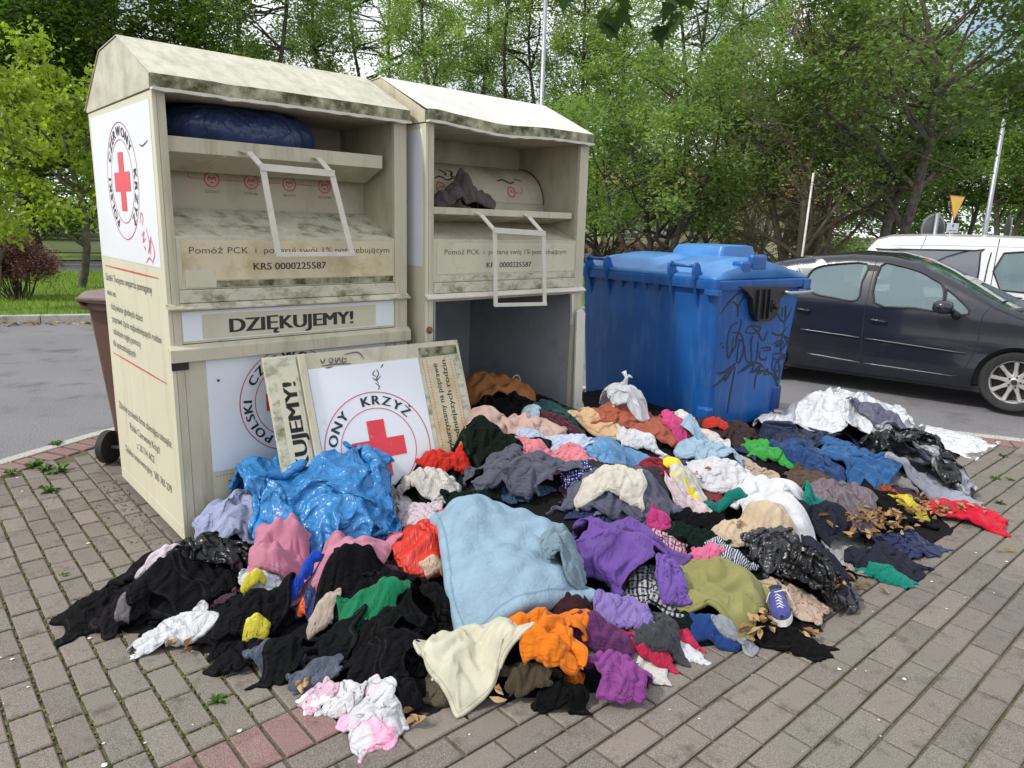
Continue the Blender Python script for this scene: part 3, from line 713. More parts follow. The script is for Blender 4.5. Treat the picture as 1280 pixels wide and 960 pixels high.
# white strip standing at the right post of the open container
mb = MB()
o_ = O2
P = [loc1(1.262, -.05, 0.02, O2), loc1(1.335, -.055, 0.02, O2), loc1(1.338, -.035, 1.085, O2), loc1(1.305, -.033, 1.12, O2), loc1(1.255, -.033, 1.10, O2)]
nv = np.array(loc1(0, -1, 0, O2)) - np.array(loc1(0, 0, 0, O2))
mb.prism([tuple(p) for p in P], tuple(nv * .016)); o = mb.build('metal_strip', M['white_old'], None, bevel=.002)
tag(o, 'narrow chipped white strip standing against the right post of the open container', 'metal strip')

# ------------------------------------------------------------------ plane unprojection for marks drawn on real faces
def on_plane(px, py, G, yaw):
    d = ray(px, py); n = np.array([-math.sin(yaw), math.cos(yaw)]); G = np.array(G, float)
    t = (n @ G) / (n @ d[:2]); P = np.array([0, 0, CAM_H]) + d * t
    return float((P[:2] - G) @ np.array([math.cos(yaw), math.sin(yaw)])), float(P[2])

# ------------------------------------------------------------------ big blue waste container
M['blue'] = simple('blue polyethylene', (0.010, 0.085, 0.32), 0.36, 0.10, 2.2, 0.10, 120, c2=(0.012, 0.115, 0.41), dirt=((0.07, 0.16, 0.34), 0.5, 0.8, 5, (2.5, 2.5, 0.35)))
M['blue_lid'] = simple('sun-bleached blue lid', (0.03, 0.17, 0.45), 0.33, 0.12, 3, 0.08, 90, c2=(0.06, 0.24, 0.56))
M['blue_dark'] = simple('deep blue plastic', (0.012, 0.05, 0.22), 0.4, 0.1, 3)
GC, GY = (1.417, 5.059), math.radians(-52.93)
gc = empty('waste_container', (GC[0], GC[1], 0), GY)
tag(gc, 'large blue wheeled waste container with black graffiti on its end', 'waste container')
LB, DB = 1.50, 1.14
def rrect(u0, u1, v0, v1, z, r, k=6):
    pts = []
    for cx, cy, a0 in ((u1 - r, v1 - r, 0), (u0 + r, v1 - r, 90), (u0 + r, v0 + r, 180), (u1 - r, v0 + r, 270)):
        for i in range(k + 1): a_ = math.radians(a0 + 90 * i / k); pts.append((cx + r * math.cos(a_), cy + r * math.sin(a_), z))
    return pts
def loft(mb, rings, cap0=True, cap1=True, mi=0):
    n = len(rings[0]); vs = [p for r_ in rings for p in r_]; fs = []
    for i in range(len(rings) - 1):
        for j in range(n): fs.append((i * n + j, i * n + (j + 1) % n, (i + 1) * n + (j + 1) % n, (i + 1) * n + j))
    if cap0: fs.append(tuple(range(n))[::-1])
    if cap1: fs.append(tuple(range((len(rings) - 1) * n, len(rings) * n)))
    return mb.add(vs, fs, mi)
R_ = []
for t in np.linspace(0, 1, 9):
    z = 0.22 + 1.06 * t; e = (1 - t)
    R_.append(rrect(-LB + .05, -.035 - .03 * e, 0.035 + 0.075 * e, DB - .035 - 0.10 * e, z, 0.05 + .03 * e))
mb = MB(); loft(mb, [rrect(-LB + .12, -.10, 0.16, DB - .20, 0.20, .06)] + R_)
body = mb.build('body', M['blue'], gc, angle=40)
# rim: outward collar with skirt
mb = MB(); loft(mb, [rrect(-LB, 0, 0, DB, 1.275, .05), rrect(-LB - .005, .005, -.005, DB + .005, 1.30, .055), rrect(-LB - .005, .005, -.005, DB + .005, 1.335, .055), rrect(-LB + .02, -.02, .02, DB - .02, 1.345, .05)])
mb.build('rim', M['blue'], gc, angle=40)
mb = MB(); mb.box(-.11, .004, -.012, .05, 1.235, 1.276); mb.build('rim_corner', M['blue'], gc, bevel=.006)
mb = MB(); mb.box(-.05, .012, DB - .09, DB + .01, 1.255, 1.335); mb.build('rim_corner', M['blue'], gc, bevel=.006)
# lid: arched, raised fields between ridges, hump at the hinge side
mb = MB(); nu, nv = 40, 22; vs = []; fs = []
def lidz(u, v):
    s = min(1.0, max(0.0, v / DB)); z = 1.352 + 0.112 * math.sin(PI * min(1, s * 1.02)) ** 0.75
    e = min(-u, u + LB) - .012
    for a_, b_ in ((-1.28, -.74), (-.62, -.16)):
        k_ = min(u - a_, b_ - u); z += .028 * min(1, max(0, k_ / .04)) * min(1, max(0, (s - .06) / .06)) * min(1, max(0, (.97 - s) / .08))
    z = 1.352 + (z - 1.352) * min(1, max(0, e) / .045) ** .5
    return z
for i in range(nu + 1):
    for j in range(nv + 1):
        u = -LB + .012 + (LB - .024) * i / nu; v = .006 + (DB - .012) * j / nv
        vs.append((u, v, lidz(u, v)))
for i in range(nu):
    for j in range(nv): q = i * (nv + 1) + j; fs.append((q, q + nv + 1, q + nv + 2, q + 1))
mb.add(vs, fs); lid = mb.build('lid', M['blue_lid'], gc, angle=35)
so_ = lid.modifiers.new('s', 'SOLIDIFY'); so_.thickness = .03; so_.offset = -1
mb = MB(); hz = []
for t, ins, zz in ((0, 0, 1.41), (.5, .012, 1.52), (.85, .03, 1.565), (1, .09, 1.575)):
    hz.append(rrect(-.95 + ins * 1.4, -.42 - ins * .4, .55 + ins * 1.5, 1.02 - ins, zz, .035))
loft(mb, hz); mb.build('lid_hump', M['blue_lid'], lid, angle=50)
mb = MB(); mb.box(-.085, -.03, .42, .60, 1.40, 1.52); mb.box(-.13, -.03, .30, .42, 1.36, 1.475); mb.build('lid_grip', M['blue'], lid, bevel=.02)
# hinge knuckles with bars between them, long tapering ribs below
def bracket(u, zb):
    mb = MB(); th = .022
    prof = [(-.030, 1.33), (-.040, 1.40), (-.035, 1.44), (-.008, 1.462), (.025, 1.445), (.05, 1.39), (.10, 1.36), (.10, 1.335)]
    mb.prism([(u - th / 2, v, z) for v, z in prof], (th, 0, 0))
    mb.prism([(u - th / 2, -.030, 1.34), (u - th / 2, .03, 1.34), (u - th / 2, .075, zb), (u - th / 2, .068, zb)], (th, 0, 0))
    b_ = mb.build('hinge_bracket', M['blue'], gc, bevel=.004)
for u in (-1.33, -1.11, -.43, -.20): bracket(u, 1.07)
for a_, b_ in ((-1.33, -1.11), (-.43, -.20)):
    mb = MB(); mb.tube([(a_, -.008, 1.432), (b_, -.008, 1.432)], .013, 10); mb.build('hinge_bar', M['blue'], gc, smooth=True)
for u in (-.96, -.83, -.70, -.57):
    mb = MB(); mb.prism([(u - .02, -.002, 1.275), (u + .02, -.002, 1.275), (u, .06, 1.18), (u, .06, 1.18)], (0, .05, 0)); mb.build('gusset', M['blue'], gc)
# lifting trunnion plate on the end, black, with its pin
mb = MB(); xp = .012
mb.prism([(-.04, .22, 1.30), (-.04, .90, 1.285), (-.04, .82, 1.235), (-.04, .76, 1.19), (-.04, .73, 1.06), (-.04, .66, 1.025), (-.04, .50, 1.03), (-.04, .44, 1.09), (-.04, .40, 1.20), (-.04, .33, 1.255)], (.052, 0, 0))
tp = mb.build('lifting_plate', M['black_plastic'], gc, bevel=.006)
mb = MB(); mb.tube([(.0, .66, 1.14), (.065, .66, 1.14)], [.024, .022], 14); mb.tube([(.005, .66, 1.14), (.03, .66, 1.14)], .045, 16); mb.build('pin', M['black_plastic'], tp, smooth=False, bevel=.002)
for v in (.46, .54, .60): MB().box(.010, .030, v - .006, v + .006, 1.05, 1.27).build('rib', M['black_plastic'], tp)
mb = MB(); mb.tube([(.0, .80, 1.245), (.045, .82, 1.235), (.05, 1.0, 1.235), (.05, 1.12, 1.240), (.0, 1.16, 1.25)], .014, 8); mb.build('grab_handle', M['steel'], gc, smooth=True)
# lower corner mouldings and castors
MB().box(-.10, -.050, 0.88, 1.01, 0.275, 0.48).build('corner_guard', M['blue_dark'], gc, bevel=.02)
MB().box(-.17, -.056, 0.085, 0.16, 0.275, 0.40).build('corner_guard', M['blue'], gc, bevel=.02)
for u in (-LB + .28, -.17):
    for v in (.24, .84):
        f_ = MB(); f_.box(u - .045, u + .045, v - .03, v + .03, .155, .25); f_.box(u - .04, u - .034, v - .03, v + .03, .07, .16); f_.box(u + .034, u + .04, v - .03, v + .03, .07, .16)
        fo = f_.build('castor', M['black_plastic'], gc)
        mb = MB(); mb.lathe([(0, -.025), (.075, -.025), (.082, -.01), (.082, .01), (.075, .025), (0, .025)], (u, v - .01, .082), (1, 0, 0), 20); mb.build('wheel', M['rubber'], fo, smooth=False, angle=40)
# graffiti strokes, drawn on the end face (coordinates read off the photograph, then placed on that face)
gyaw = GY + PI / 2
def gpt(a_, b_):
    px, py = 860 + a_ / 4.3636, 340 + b_ / 4.3636
    v, z = on_plane(px, py, np.array(GC) - np.array([math.cos(GY), math.sin(GY)]) * .045, gyaw); return (v, z)
def fend(v, z, h=0.0):
    e = 1 - min(1, max(0, (z - .20) / 1.08)); return np.array([-.035 - .03 * e + .0025 + h, v, z])
G_ = [[(172, 232), (215, 170), (262, 120), (275, 118)], [(240, 160), (268, 190), (266, 245)], [(266, 200), (290, 150), (322, 125)],
      [(288, 255), (285, 300), (262, 370), (270, 372)], [(268, 275), (232, 300), (215, 380), (222, 470), (240, 430), (248, 350)], [(240, 330), (290, 340), (305, 420), (285, 490), (270, 480), (280, 390), (300, 370)],
      [(225, 470), (262, 400), (265, 372), (300, 372)], [(310, 400), (318, 470), (340, 500), (350, 470), (345, 400), (352, 350), (335, 385)], [(310, 335), (330, 300), (370, 295), (395, 310), (360, 335), (315, 330)],
      [(350, 300), (380, 330), (410, 375), (435, 320)], [(352, 495), (375, 480), (383, 400), (380, 380)], [(400, 415), (440, 410), (450, 425), (410, 430)], [(395, 430), (395, 470), (425, 480), (430, 460)],
      [(480, 155 + 40), (495, 245), (520, 270), (545, 240), (560, 200)], [(512, 190), (510, 245)], [(530, 185), (532, 245)], [(526, 180), (524, 310)],
      [(540, 300), (515, 340), (508, 430), (515, 420), (550, 370), (530, 350)], [(455, 330), (490, 345), (520, 345), (550, 400)], [(465, 395), (500, 375), (520, 385), (480, 400), (510, 410)], [(460, 450), (500, 445), (535, 460), (500, 480), (465, 465)],
      [(470, 460), (462, 520), (480, 545), (500, 530), (500, 470), (540, 460)], [(490, 480), (478, 540), (500, 590), (505, 510)], [(535, 470), (500, 560)],
      [(160, 552), (200, 548), (265, 495)], [(140, 630), (190, 590), (240, 520)], [(262, 500), (230, 560), (205, 595), (215, 550)],
      [(275, 555), (330, 510), (360, 495), (395, 500), (420, 525)], [(300, 545), (360, 505), (355, 550), (400, 510), (385, 555), (440, 530), (420, 560), (470, 555)], [(340, 550), (390, 540), (440, 545), (480, 580), (505, 680)], [(470, 575), (500, 620), (505, 670)],
      [(262, 520), (248, 600), (235, 680), (222, 780)], [(182, 385), (186, 395)], [(190, 405), (194, 415)], [(530, 520), (534, 528)], [(545, 520), (548, 528)], [(380, 560), (372, 600), (370, 640)]]
mb = MB()
for i, st_ in enumerate(G_):
    stroke(mb, fend, [gpt(*q) for q in st_], .016 if i not in (30, 35, 16, 23) else .007, .0002 * i / 10)
mb.build('graffiti', M['ink'], gc)

# ------------------------------------------------------------------ brown wheelie bin behind the first container
M['brown'] = simple('brown plastic', (0.115, 0.064, 0.047), 0.42, 0.12, 3, 0.1, 90, dirt=((0.2, 0.14, 0.12), 0.55, 0.8, 5, (1, 1, 0.4)))
M['brown_lid'] = simple('faded brown lid', (0.19, 0.14, 0.13), 0.38, 0.1, 3, 0.1, 90)
wb = empty('wheelie_bin', (-2.50, 4.92, 0), math.radians(-97)); wb.scale = (1.12, 1.12, 1.14)
tag(wb, 'brown two-wheeled rubbish bin half hidden behind the closed container', 'wheelie bin')
mb = MB(); loft(mb, [rrect(-.19 - .07 * t, .15 + .08 * t, -.20 - .05 * t, .20 + .05 * t, .06 + .90 * t, .035) for t in np.linspace(0, 1, 6)]); mb.build('body', M['brown'], wb, angle=40)
mb = MB(); loft(mb, [rrect(-.285, .265, -.275, .275, .935, .04), rrect(-.29, .27, -.28, .28, .975, .04)]); mb.build('rim', M['brown'], wb, angle=40)
mb = MB(); loft(mb, [rrect(-.30, .28, -.285, .285, .977, .04), rrect(-.30, .28, -.29, .29, 1.0, .05), rrect(-.27, .25, -.26, .26, 1.035, .05), rrect(-.18, .16, -.18, .18, 1.05, .05)]); mb.build('lid', M['brown_lid'], wb, angle=40)
mb = MB(); mb.tube([(.27, -.22, .97), (.33, -.22, 1.0), (.33, .22, 1.0), (.27, .22, .97)], .014, 8); mb.build('handle', M['brown'], wb, smooth=True)
for s in (-1, 1):
    mb = MB(); mb.lathe([(0, -.02), (.05, -.022), (.085, -.025), (.10, -.02), (.10, .02), (.085, .025), (.05, .022), (0, .02)], (.20, s * .21, .10), (0, 1, 0), 28); mb.build('wheel', M['rubber'], wb, angle=40)
mb = MB(); mb.tube([(.20, -.24, .10), (.20, .24, .10)], .011, 8); mb.build('axle', M['steel'], wb, smooth=True)

# ------------------------------------------------------------------ cars
from mathutils.geometry import delaunay_2d_cdt, tessellate_polygon
def car_paint(name, c, flake=0.0, rough=0.25):
    mt, nt, b = new_mat(name); v = coords(nt)
    cc = ramp(nt, noise(nt, v, 3, 4), .3, .7, tuple(x * .9 for x in c), tuple(x * 1.1 for x in c))
    dn = ramp(nt, noise(nt, v, 5, 7, .7), .55, .8)
    cc = mixc(nt, dn, cc, tuple(min(1, x * 1.2 + .006) for x in c))
    nt.links.new(cc, b.inputs['Base Color']); b.inputs['Metallic'].default_value = flake; b.inputs['Roughness'].default_value = rough
    b.inputs['Coat Weight'].default_value = 0.7; b.inputs['Coat Roughness'].default_value = 0.06; return mt
M['car_dark'] = car_paint('dark blue-grey car paint', (0.016, 0.019, 0.030), 0.25, 0.25)
M['car_white'] = car_paint('white van paint', (0.78, 0.79, 0.80), 0.0, 0.3)
def glass_mat(name, tint, alpha):
    mt, nt, b = new_mat(name)
    b.inputs['Base Color'].default_value = rgb(tint); b.inputs['Roughness'].default_value = 0.03; b.inputs['Metallic'].default_value = 0.0
    b.inputs['IOR'].default_value = 1.6; b.inputs['Specular IOR Level'].default_value = 1.0; b.inputs['Alpha'].default_value = alpha
    b.inputs['Coat Weight'].default_value = 1.0; b.inputs['Coat Roughness'].default_value = 0.02; b.inputs['Coat IOR'].default_value = 2.1
    return mt
M['glass'] = glass_mat('tinted car glass', (0.07, 0.17, 0.19), 0.66)
M['glass_dark'] = glass_mat('privacy glass', (0.03, 0.04, 0.06), 0.9)
M['trim'] = simple('black trim', (0.02, 0.02, 0.022), 0.5, 0.1)
M['chrome'] = simple('brushed chrome strip', (0.26, 0.265, 0.28), 0.3, 0.05, metal=0.9)
M['alloy'] = simple('alloy wheel', (0.50, 0.49, 0.48), 0.35, 0.12, 6, metal=0.55)
M['brake'] = simple('brake dust shield', (0.05, 0.04, 0.038), 0.7, 0.3, 12, metal=0.3)
M['lamp_glass'] = simple('head lamp glass', (0.6, 0.62, 0.65), 0.12, 0.05)
M['tail_red'] = simple('tail lamp', (0.35, 0.01, 0.01), 0.15, 0.05)
M['seat_cloth'] = simple('seat cloth', (0.05, 0.05, 0.055), 0.9, 0.1)
def in_poly(x, y, P): return inside(x, y, P)
def smooth_poly(P, n=4, close=True):
    """rounded outline through the points"""
    out_ = []; k = len(P)
    for i in range(k):
        p0, p1, p2, p3 = [np.array(P[(i + j - 1) % k], float) for j in range(4)]
        for t in np.linspace(0, 1, n + 1)[:-1]:
            out_.append(tuple(0.5 * ((2 * p1) + (-p0 + p2) * t + (2 * p0 - 5 * p1 + 4 * p2 - p3) * t * t + (-p0 + 3 * p1 - 3 * p2 + p3) * t ** 3)))
    return out_
def fill(outline, holes, step, ymap, mb, flip=False):
    """triangulated side skin: outline minus holes in (x,z), mapped to y"""
    pts = [Vector(p) for p in outline]; edges = [(i, (i + 1) % len(outline)) for i in range(len(outline))]
    for h in holes:
        n0 = len(pts); pts += [Vector(p) for p in h]; edges += [(n0 + i, n0 + (i + 1) % len(h)) for i in range(len(h))]
    xs = [p[0] for p in outline]; zs = [p[1] for p in outline]
    x = min(xs)
    while x < max(xs):
        z = min(zs)
        while z < max(zs):
            q = (x + .0013, z + .0017)
            if in_poly(*q, outline) and not any(in_poly(*q, h) for h in holes): pts.append(Vector(q))
            z += step
        x += step
    r = delaunay_2d_cdt(pts, edges, [], 0, 1e-5)
    vs = [(v.x, ymap(v.x, v.y), v.y) for v in r[0]]; fs = []
    for f in r[2]:
        c = sum((r[0][i] for i in f), Vector((0, 0))) / len(f)
        if in_poly(c.x, c.y, outline) and not any(in_poly(c.x, c.y, h) for h in holes): fs.append(tuple(f) if not flip else tuple(f)[::-1])
    mb.add(vs, fs)
def make_car(spec):
    root = empty(spec['name'], (*spec['at'], 0), spec['yaw'])
    Wd = spec['width']; ny = 12
    belt, roofz, tumble = spec['belt'], spec['roof'], spec['tumble']
    def yin(x, z):                                            # inset of the side skin from the car's flank
        b = belt(x); s = 0.0
        s += 0.020 * math.exp(-((z - 0.62) / .10) ** 2) * spec.get('crease', 1) * -0.5
        s += 0.05 * max(0, (0.45 - z) / .25) ** 2
        if z > b: s += tumble * min(1.3, (z - b) / (roofz - b)) ** 1.15
        x0, x1 = spec['ends']
        for e in (x - x0, x1 - x):
            if e < .7: s += spec.get('round', .30) * (1 - math.sqrt(max(0.0, 1 - ((.7 - max(0, e)) / .7) ** 2.4)))
        # rounding towards the upper outline
        t = topz(x) - z
        if t < .07: s += .055 * (1 - math.sqrt(max(0, 1 - ((.07 - max(0, t)) / .07) ** 2)))
        return s
    top = [p for p in spec['top']]
    tx = [p[0] for p in top]; tz = [p[1] for p in top]
    def topz(x): return float(np.interp(x, tx, tz))
    arches = [[(cx + r_ * math.cos(a_), .30 + r_ * math.sin(a_)) for a_ in np.linspace(-.0, PI, 15)] for cx, r_ in spec['wheels']]
    # outline: top from rear to front, then the underside with the arches cut in
    low = []
    xs0, xs1 = spec['ends']
    ol = list(spec['rear']) + top + list(spec['front'])
    wf, wr = spec['wheels'][0], spec['wheels'][1]
    ol += [(wf[0] + wf[1], .22)] + [(wf[0] + wf[1] * math.cos(a_), .30 + wf[1] * math.sin(a_)) for a_ in np.linspace(0, PI, 15)] + [(wf[0] - wf[1], .19), (wr[0] + wr[1], .19)]
    ol += [(wr[0] + wr[1] * math.cos(a_), .30 + wr[1] * math.sin(a_)) for a_ in np.linspace(0, PI, 15)] + [(wr[0] - wr[1], .24)]
    wins = spec['windows']; holes = [w_['poly'] for w_ in wins]
    mb = MB()
    for side in (0, 1):
        ym = (lambda x, z: yin(x, z)) if side == 0 else (lambda x, z: Wd - yin(x, z))
        fill(ol, holes, .055, ym, mb, flip=side == 1)
    body = mb.build('body', spec['paint'], root, angle=32)
    # top skin across the car
    mb = MB(); wsx = spec['windscreen']; rwx = spec['rear_window']
    full = list(spec['rear'])[::-1][:0] + list(spec['rear']) + top + list(spec['front'])
    def strip_(pts, mt, name, lift=0.0, y_in=0.0, crown=.035, parent=body):
        mb = MB(); vs = []; fs = []
        P = []
        for i in range(len(pts) - 1):
            a_, b_ = pts[i], pts[i + 1]; k = max(1, int(math.hypot(b_[0] - a_[0], b_[1] - a_[1]) / .06))
            for q in range(k): P.append((a_[0] + (b_[0] - a_[0]) * q / k, a_[1] + (b_[1] - a_[1]) * q / k))
        P.append(pts[-1])
        for i, (x, z) in enumerate(P):
            a_, b_ = P[max(0, i - 1)], P[min(len(P) - 1, i + 1)]; d = np.array([b_[0] - a_[0], b_[1] - a_[1]]); d /= np.linalg.norm(d) + 1e-9; nn = np.array([-d[1], d[0]])
            y0 = yin(x, z) + y_in
            for j in range(ny + 1):
                t = j / ny; y = y0 + (Wd - 2 * y0) * t; c = crown * (1 - (2 * t - 1) ** 2) + lift
                vs.append((x + nn[0] * c, y, z + nn[1] * c))
        for i in range(len(P) - 1):
            for j in range(ny): q = i * (ny + 1) + j; fs.append((q, q + 1, q + ny + 2, q + ny + 1))
        mb.add(vs, fs); return mb.build(name, mt, parent, angle=32)
    def seg(x0, x1):
        pts = [(x0, topz(x0))] + [p for p in top if x0 < p[0] < x1] + [(x1, topz(x1))]; return pts
    strip_(list(spec['rear']) + seg(top[0][0], rwx[0]), spec['paint'], 'tail')
    strip_(seg(*rwx), spec['glass_rear'], 'rear_window')
    strip_(seg(rwx[1], wsx[0]), spec['paint'], 'roof')
    strip_(seg(*wsx), M['glass'], 'windscreen', 0.0)
    strip_(seg(wsx[1], top[-1][0]) + list(spec['front']), spec['paint'], 'bonnet')
    # windows with black surrounds
    for w_ in wins:
        for side in (0, 1):
            ym = (lambda x, z: yin(x, z) + .010) if side == 0 else (lambda x, z: Wd - yin(x, z) - .010)
            g = MB(); fill(w_['poly'], [], .12, ym, g, flip=side == 1); go = g.build('side_window', w_['glass'], body, angle=30)
            path = [(x, (yin(x, z) - .002) if side == 0 else Wd - yin(x, z) + .002, z) for x, z in w_['poly']]; path.append(path[0])
            f_ = MB(); f_.tube(path, .011, 5, cap=False); f_.build('window_seal', M['trim'], go, smooth=True)
    # inner shell so that one cannot look through the floor
    ins = MB(); ins.box(spec['ends'][0] + .25, spec['ends'][1] - .35, .12, Wd - .12, .22, belt(0) - .12); ins.build('cabin_floor', M['seat_cloth'], root)
    for sx in spec['seats']:
        for yy in (.28, Wd - .78):
            q = MB(); loft(q, [rrect(sx - .12, sx + .12, yy, yy + .48, belt(0) - .15, .05), rrect(sx - .16, sx + .02, yy + .02, yy + .46, belt(0) + .18, .05)]); loft(q, [rrect(sx - .15, sx - .04, yy + .12, yy + .36, belt(0) + .19, .04), rrect(sx - .17, sx - .06, yy + .13, yy + .35, belt(0) + .36, .04)]); q.build('seat', M['seat_cloth'], root, angle=40)
    # seams, mouldings
    for pts, r_, nm, mt, off in spec['lines']:
        P = smooth_line(pts); mb = MB(); mb.tube([(x, yin(x, z) + off, z) for x, z in P], r_, 5); mb.build(nm, mt, body, smooth=True)
    # wheels
    for i, (cx, r_) in enumerate(spec['wheels']):
        R0 = spec['tyre']
        for side in (0, 1):
            y0 = .035 if side == 0 else Wd - .035; ax = (0, 1, 0) if side == 0 else (0, -1, 0)
            wr_ = empty('wheel', (cx, y0, R0), 0, root)
            mb = MB(); mb.lathe([(R0 * .70, .0), (R0 * .76, -.012), (R0 * .93, -.014), (R0 * .985, .004), (R0, .03), (R0, .16), (R0 * .97, .19), (R0 * .7, .19)], (0, 0, 0), ax, 48, closed=True); mb.build('tyre', M['rubber'], wr_, angle=40)
            mb = MB(); mb.lathe([(R0 * .705, -.002), (R0 * .715, .008), (R0 * .66, .012), (R0 * .63, .05), (R0 * .62, .16), (R0 * .66, .17), (R0 * .70, .16)], (0, 0, 0), ax, 48, closed=True)
            for k in range(spec['spokes']):
                a_ = 2 * PI * k / spec['spokes'] + .2
                er = np.array([math.cos(a_), 0, math.sin(a_)]); et = np.array([-math.sin(a_), 0, math.cos(a_)]); ay = np.array(ax, float)
                vs = []
                for rr, ww, dd in ((R0 * .12, .028, .012), (R0 * .40, .017, .020), (R0 * .66, .022, .006)):
                    for q, dz in ((-1, 0), (-.6, -.010), (.6, -.010), (1, 0), (1, .02), (-1, .02)): vs.append(er * rr + et * ww * q + ay * (dd + dz))
                fs = [(s_ * 6 + j, s_ * 6 + (j + 1) % 6, s_ * 6 + 6 + (j + 1) % 6, s_ * 6 + 6 + j) for s_ in (0, 1) for j in range(6)]
                mb.add(vs, fs)
            mb.lathe([(0, -.006), (R0 * .09, -.006), (R0 * .15, .004), (R0 * .2, .02), (0, .03)], (0, 0, 0), ax, 24)
            rim_ = mb.build('rim', M['alloy'], wr_, angle=35)
            mb = MB(); mb.lathe([(0, -.009), (R0 * .085, -.009), (R0 * .095, -.004), (0, -.003)], (0, 0, 0), ax, 20); mb.build('hub_cap', M['trim'], wr_, angle=40)
            mb = MB()
            for k in range(5):
                a_ = 2 * PI * k / 5; mb.lathe([(0, -.002), (.010, -.002), (.010, .012), (0, .012)], (R0 * .17 * math.cos(a_), 0, R0 * .17 * math.sin(a_)), ax, 6)
            mb.build('wheel_nuts', M['trim'], wr_)
            mb = MB(); mb.lathe([(0, .07), (R0 * .6, .07), (R0 * .6, .08), (0, .08)], (0, 0, 0), ax, 32); mb.build('brake_disc', M['brake'], wr_, angle=40)
            # dark wheel housing
            mb = MB(); n = 20; vs = []; ysn = [(.012, .40)] if side == 0 else [(Wd - .40, Wd - .012)]
            for ya, yb in ysn:
                for k in range(n + 1):
                    a_ = PI * k / n * 1.1 - .05 * PI
                    for yy in (ya, yb): vs.append((cx + (r_ + .004) * math.cos(a_), yy, .30 + (r_ + .004) * math.sin(a_)))
            mb.add(vs, [(2 * k, 2 * k + 1, 2 * k + 3, 2 * k + 2) for k in range(n)])
            yw_ = .40 if side == 0 else Wd - .40
            mb.add([(cx + (r_ + .004) * math.cos(a_), yw_, .30 + (r_ + .004) * math.sin(a_)) for a_ in np.linspace(-.2, PI + .2, 16)], [tuple(range(16))])
            mb.build('wheel_housing', M['trim'], root)
    mb = MB(); mb.box(xs0 + .2, xs1 - .2, .10, Wd - .10, .15, .21); mb.build('underbody', M['trim'], root)
    return root, body, yin
def smooth_line(pts, n=6):
    P = []; pts = [np.array(p, float) for p in pts]
    for i in range(len(pts) - 1):
        p0 = pts[max(i - 1, 0)]; p1 = pts[i]; p2 = pts[i + 1]; p3 = pts[min(i + 2, len(pts) - 1)]
        for t in np.linspace(0, 1, n + 1)[:-1]: P.append(tuple(0.5 * ((2 * p1) + (-p0 + p2) * t + (2 * p0 - 5 * p1 + 4 * p2 - p3) * t * t + (-p0 + 3 * p1 - 3 * p2 + p3) * t ** 3)))
    P.append(tuple(pts[-1])); return P
fwin = smooth_poly([(-1.385, 1.365), (-1.21, 1.375), (-1.0, 1.325), (-.88, 1.265), (-.765, 1.185), (-.76, .955), (-1.0, .955), (-1.375, .975)], 3)
qwin = [(-.735, 1.17), (-.66, 1.12), (-.56, 1.04), (-.50, .975), (-.505, .935), (-.56, .925), (-.725, .945)]
rwin = smooth_poly([(-2.10, 1.24), (-2.03, 1.31), (-1.86, 1.355), (-1.525, 1.375), (-1.54, 1.18), (-1.555, .985), (-1.81, .995), (-2.0, 1.02), (-2.12, 1.10)], 3)
rq = [(-2.40, 1.20), (-2.24, 1.25), (-2.21, 1.10), (-2.36, 1.12)]
TOP = [(-3.20, .95), (-3.10, 1.05), (-2.95, 1.17), (-2.75, 1.27), (-2.45, 1.355), (-2.1, 1.425), (-1.7, 1.470), (-1.3, 1.465), (-1.05, 1.41), (-.80, 1.31), (-.55, 1.19), (-.25, 1.05), (-.12, .995), (.10, .955), (.35, .89), (.58, .79), (.72, .69)]
hatch = dict(name='parked_car', at=(4.953, 6.919), yaw=math.radians(-37), width=1.74, paint=M['car_dark'], ends=(-3.27, .85), roof_=1, top=TOP,
    rear=[(-3.16, .30), (-3.25, .45), (-3.27, .70)], front=[(.80, .58), (.85, .45), (.82, .30), (.74, .22)],
    belt=lambda x: .93 - .03 * (x + 1.2) * .3, roof=1.46, tumble=.20, wheels=[(-.03, .355), (-2.57, .355)], tyre=.305, spokes=9,
    windows=[dict(poly=fwin, glass=M['glass']), dict(poly=qwin, glass=M['glass']), dict(poly=rwin, glass=M['glass']), dict(poly=rq, glass=M['glass'])],
    windscreen=(-.97, -.17), rear_window=(-3.08, -2.80), glass_rear=M['glass'], seats=(-1.15, -1.95),
    lines=[([(-1.44, 1.42), (-1.455, 1.1), (-1.455, .9), (-1.45, .6), (-1.44, .32)], .0045, 'door_gap', M['trim'], .001),
           ([(-.33, 1.02), (-.38, .92), (-.385, .7), (-.42, .5), (-.50, .30)], .0045, 'door_gap', M['trim'], .001),
           ([(-2.26, 1.34), (-2.20, 1.2), (-2.24, .98), (-2.20, .8), (-2.12, .65)], .0045, 'door_gap', M['trim'], .001),
           ([(-.50, .30), (-.9, .285), (-1.44, .30), (-2.0, .33)], .0035, 'door_gap', M['trim'], .001),
           ([(-2.10, .61), (-1.47, .585)], .010, 'side_moulding', M['car_dark'], -.004), ([(-1.42, .583), (-.47, .54)], .010, 'side_moulding', M['car_dark'], -.004),
           ([(-2.10, .617), (-1.47, .592)], .004, 'chrome_strip', M['chrome'], -.012), ([(-1.42, .590), (-.47, .547)], .004, 'chrome_strip', M['chrome'], -.012),
           ([(-2.0, .345), (-1.44, .315)], .005, 'chrome_strip', M['chrome'], -.004), ([(-1.40, .313), (-.56, .295)], .005, 'chrome_strip', M['chrome'], -.004),
           ([(-.30, 1.02), (-.05, .93), (.25, .86), (.5, .76)], .004, 'bonnet_gap', M['trim'], .001)])
car, cbody, cy_in = make_car(hatch)
tag(car, 'dark blue-grey hatchback parked beside the blue waste container', 'car')
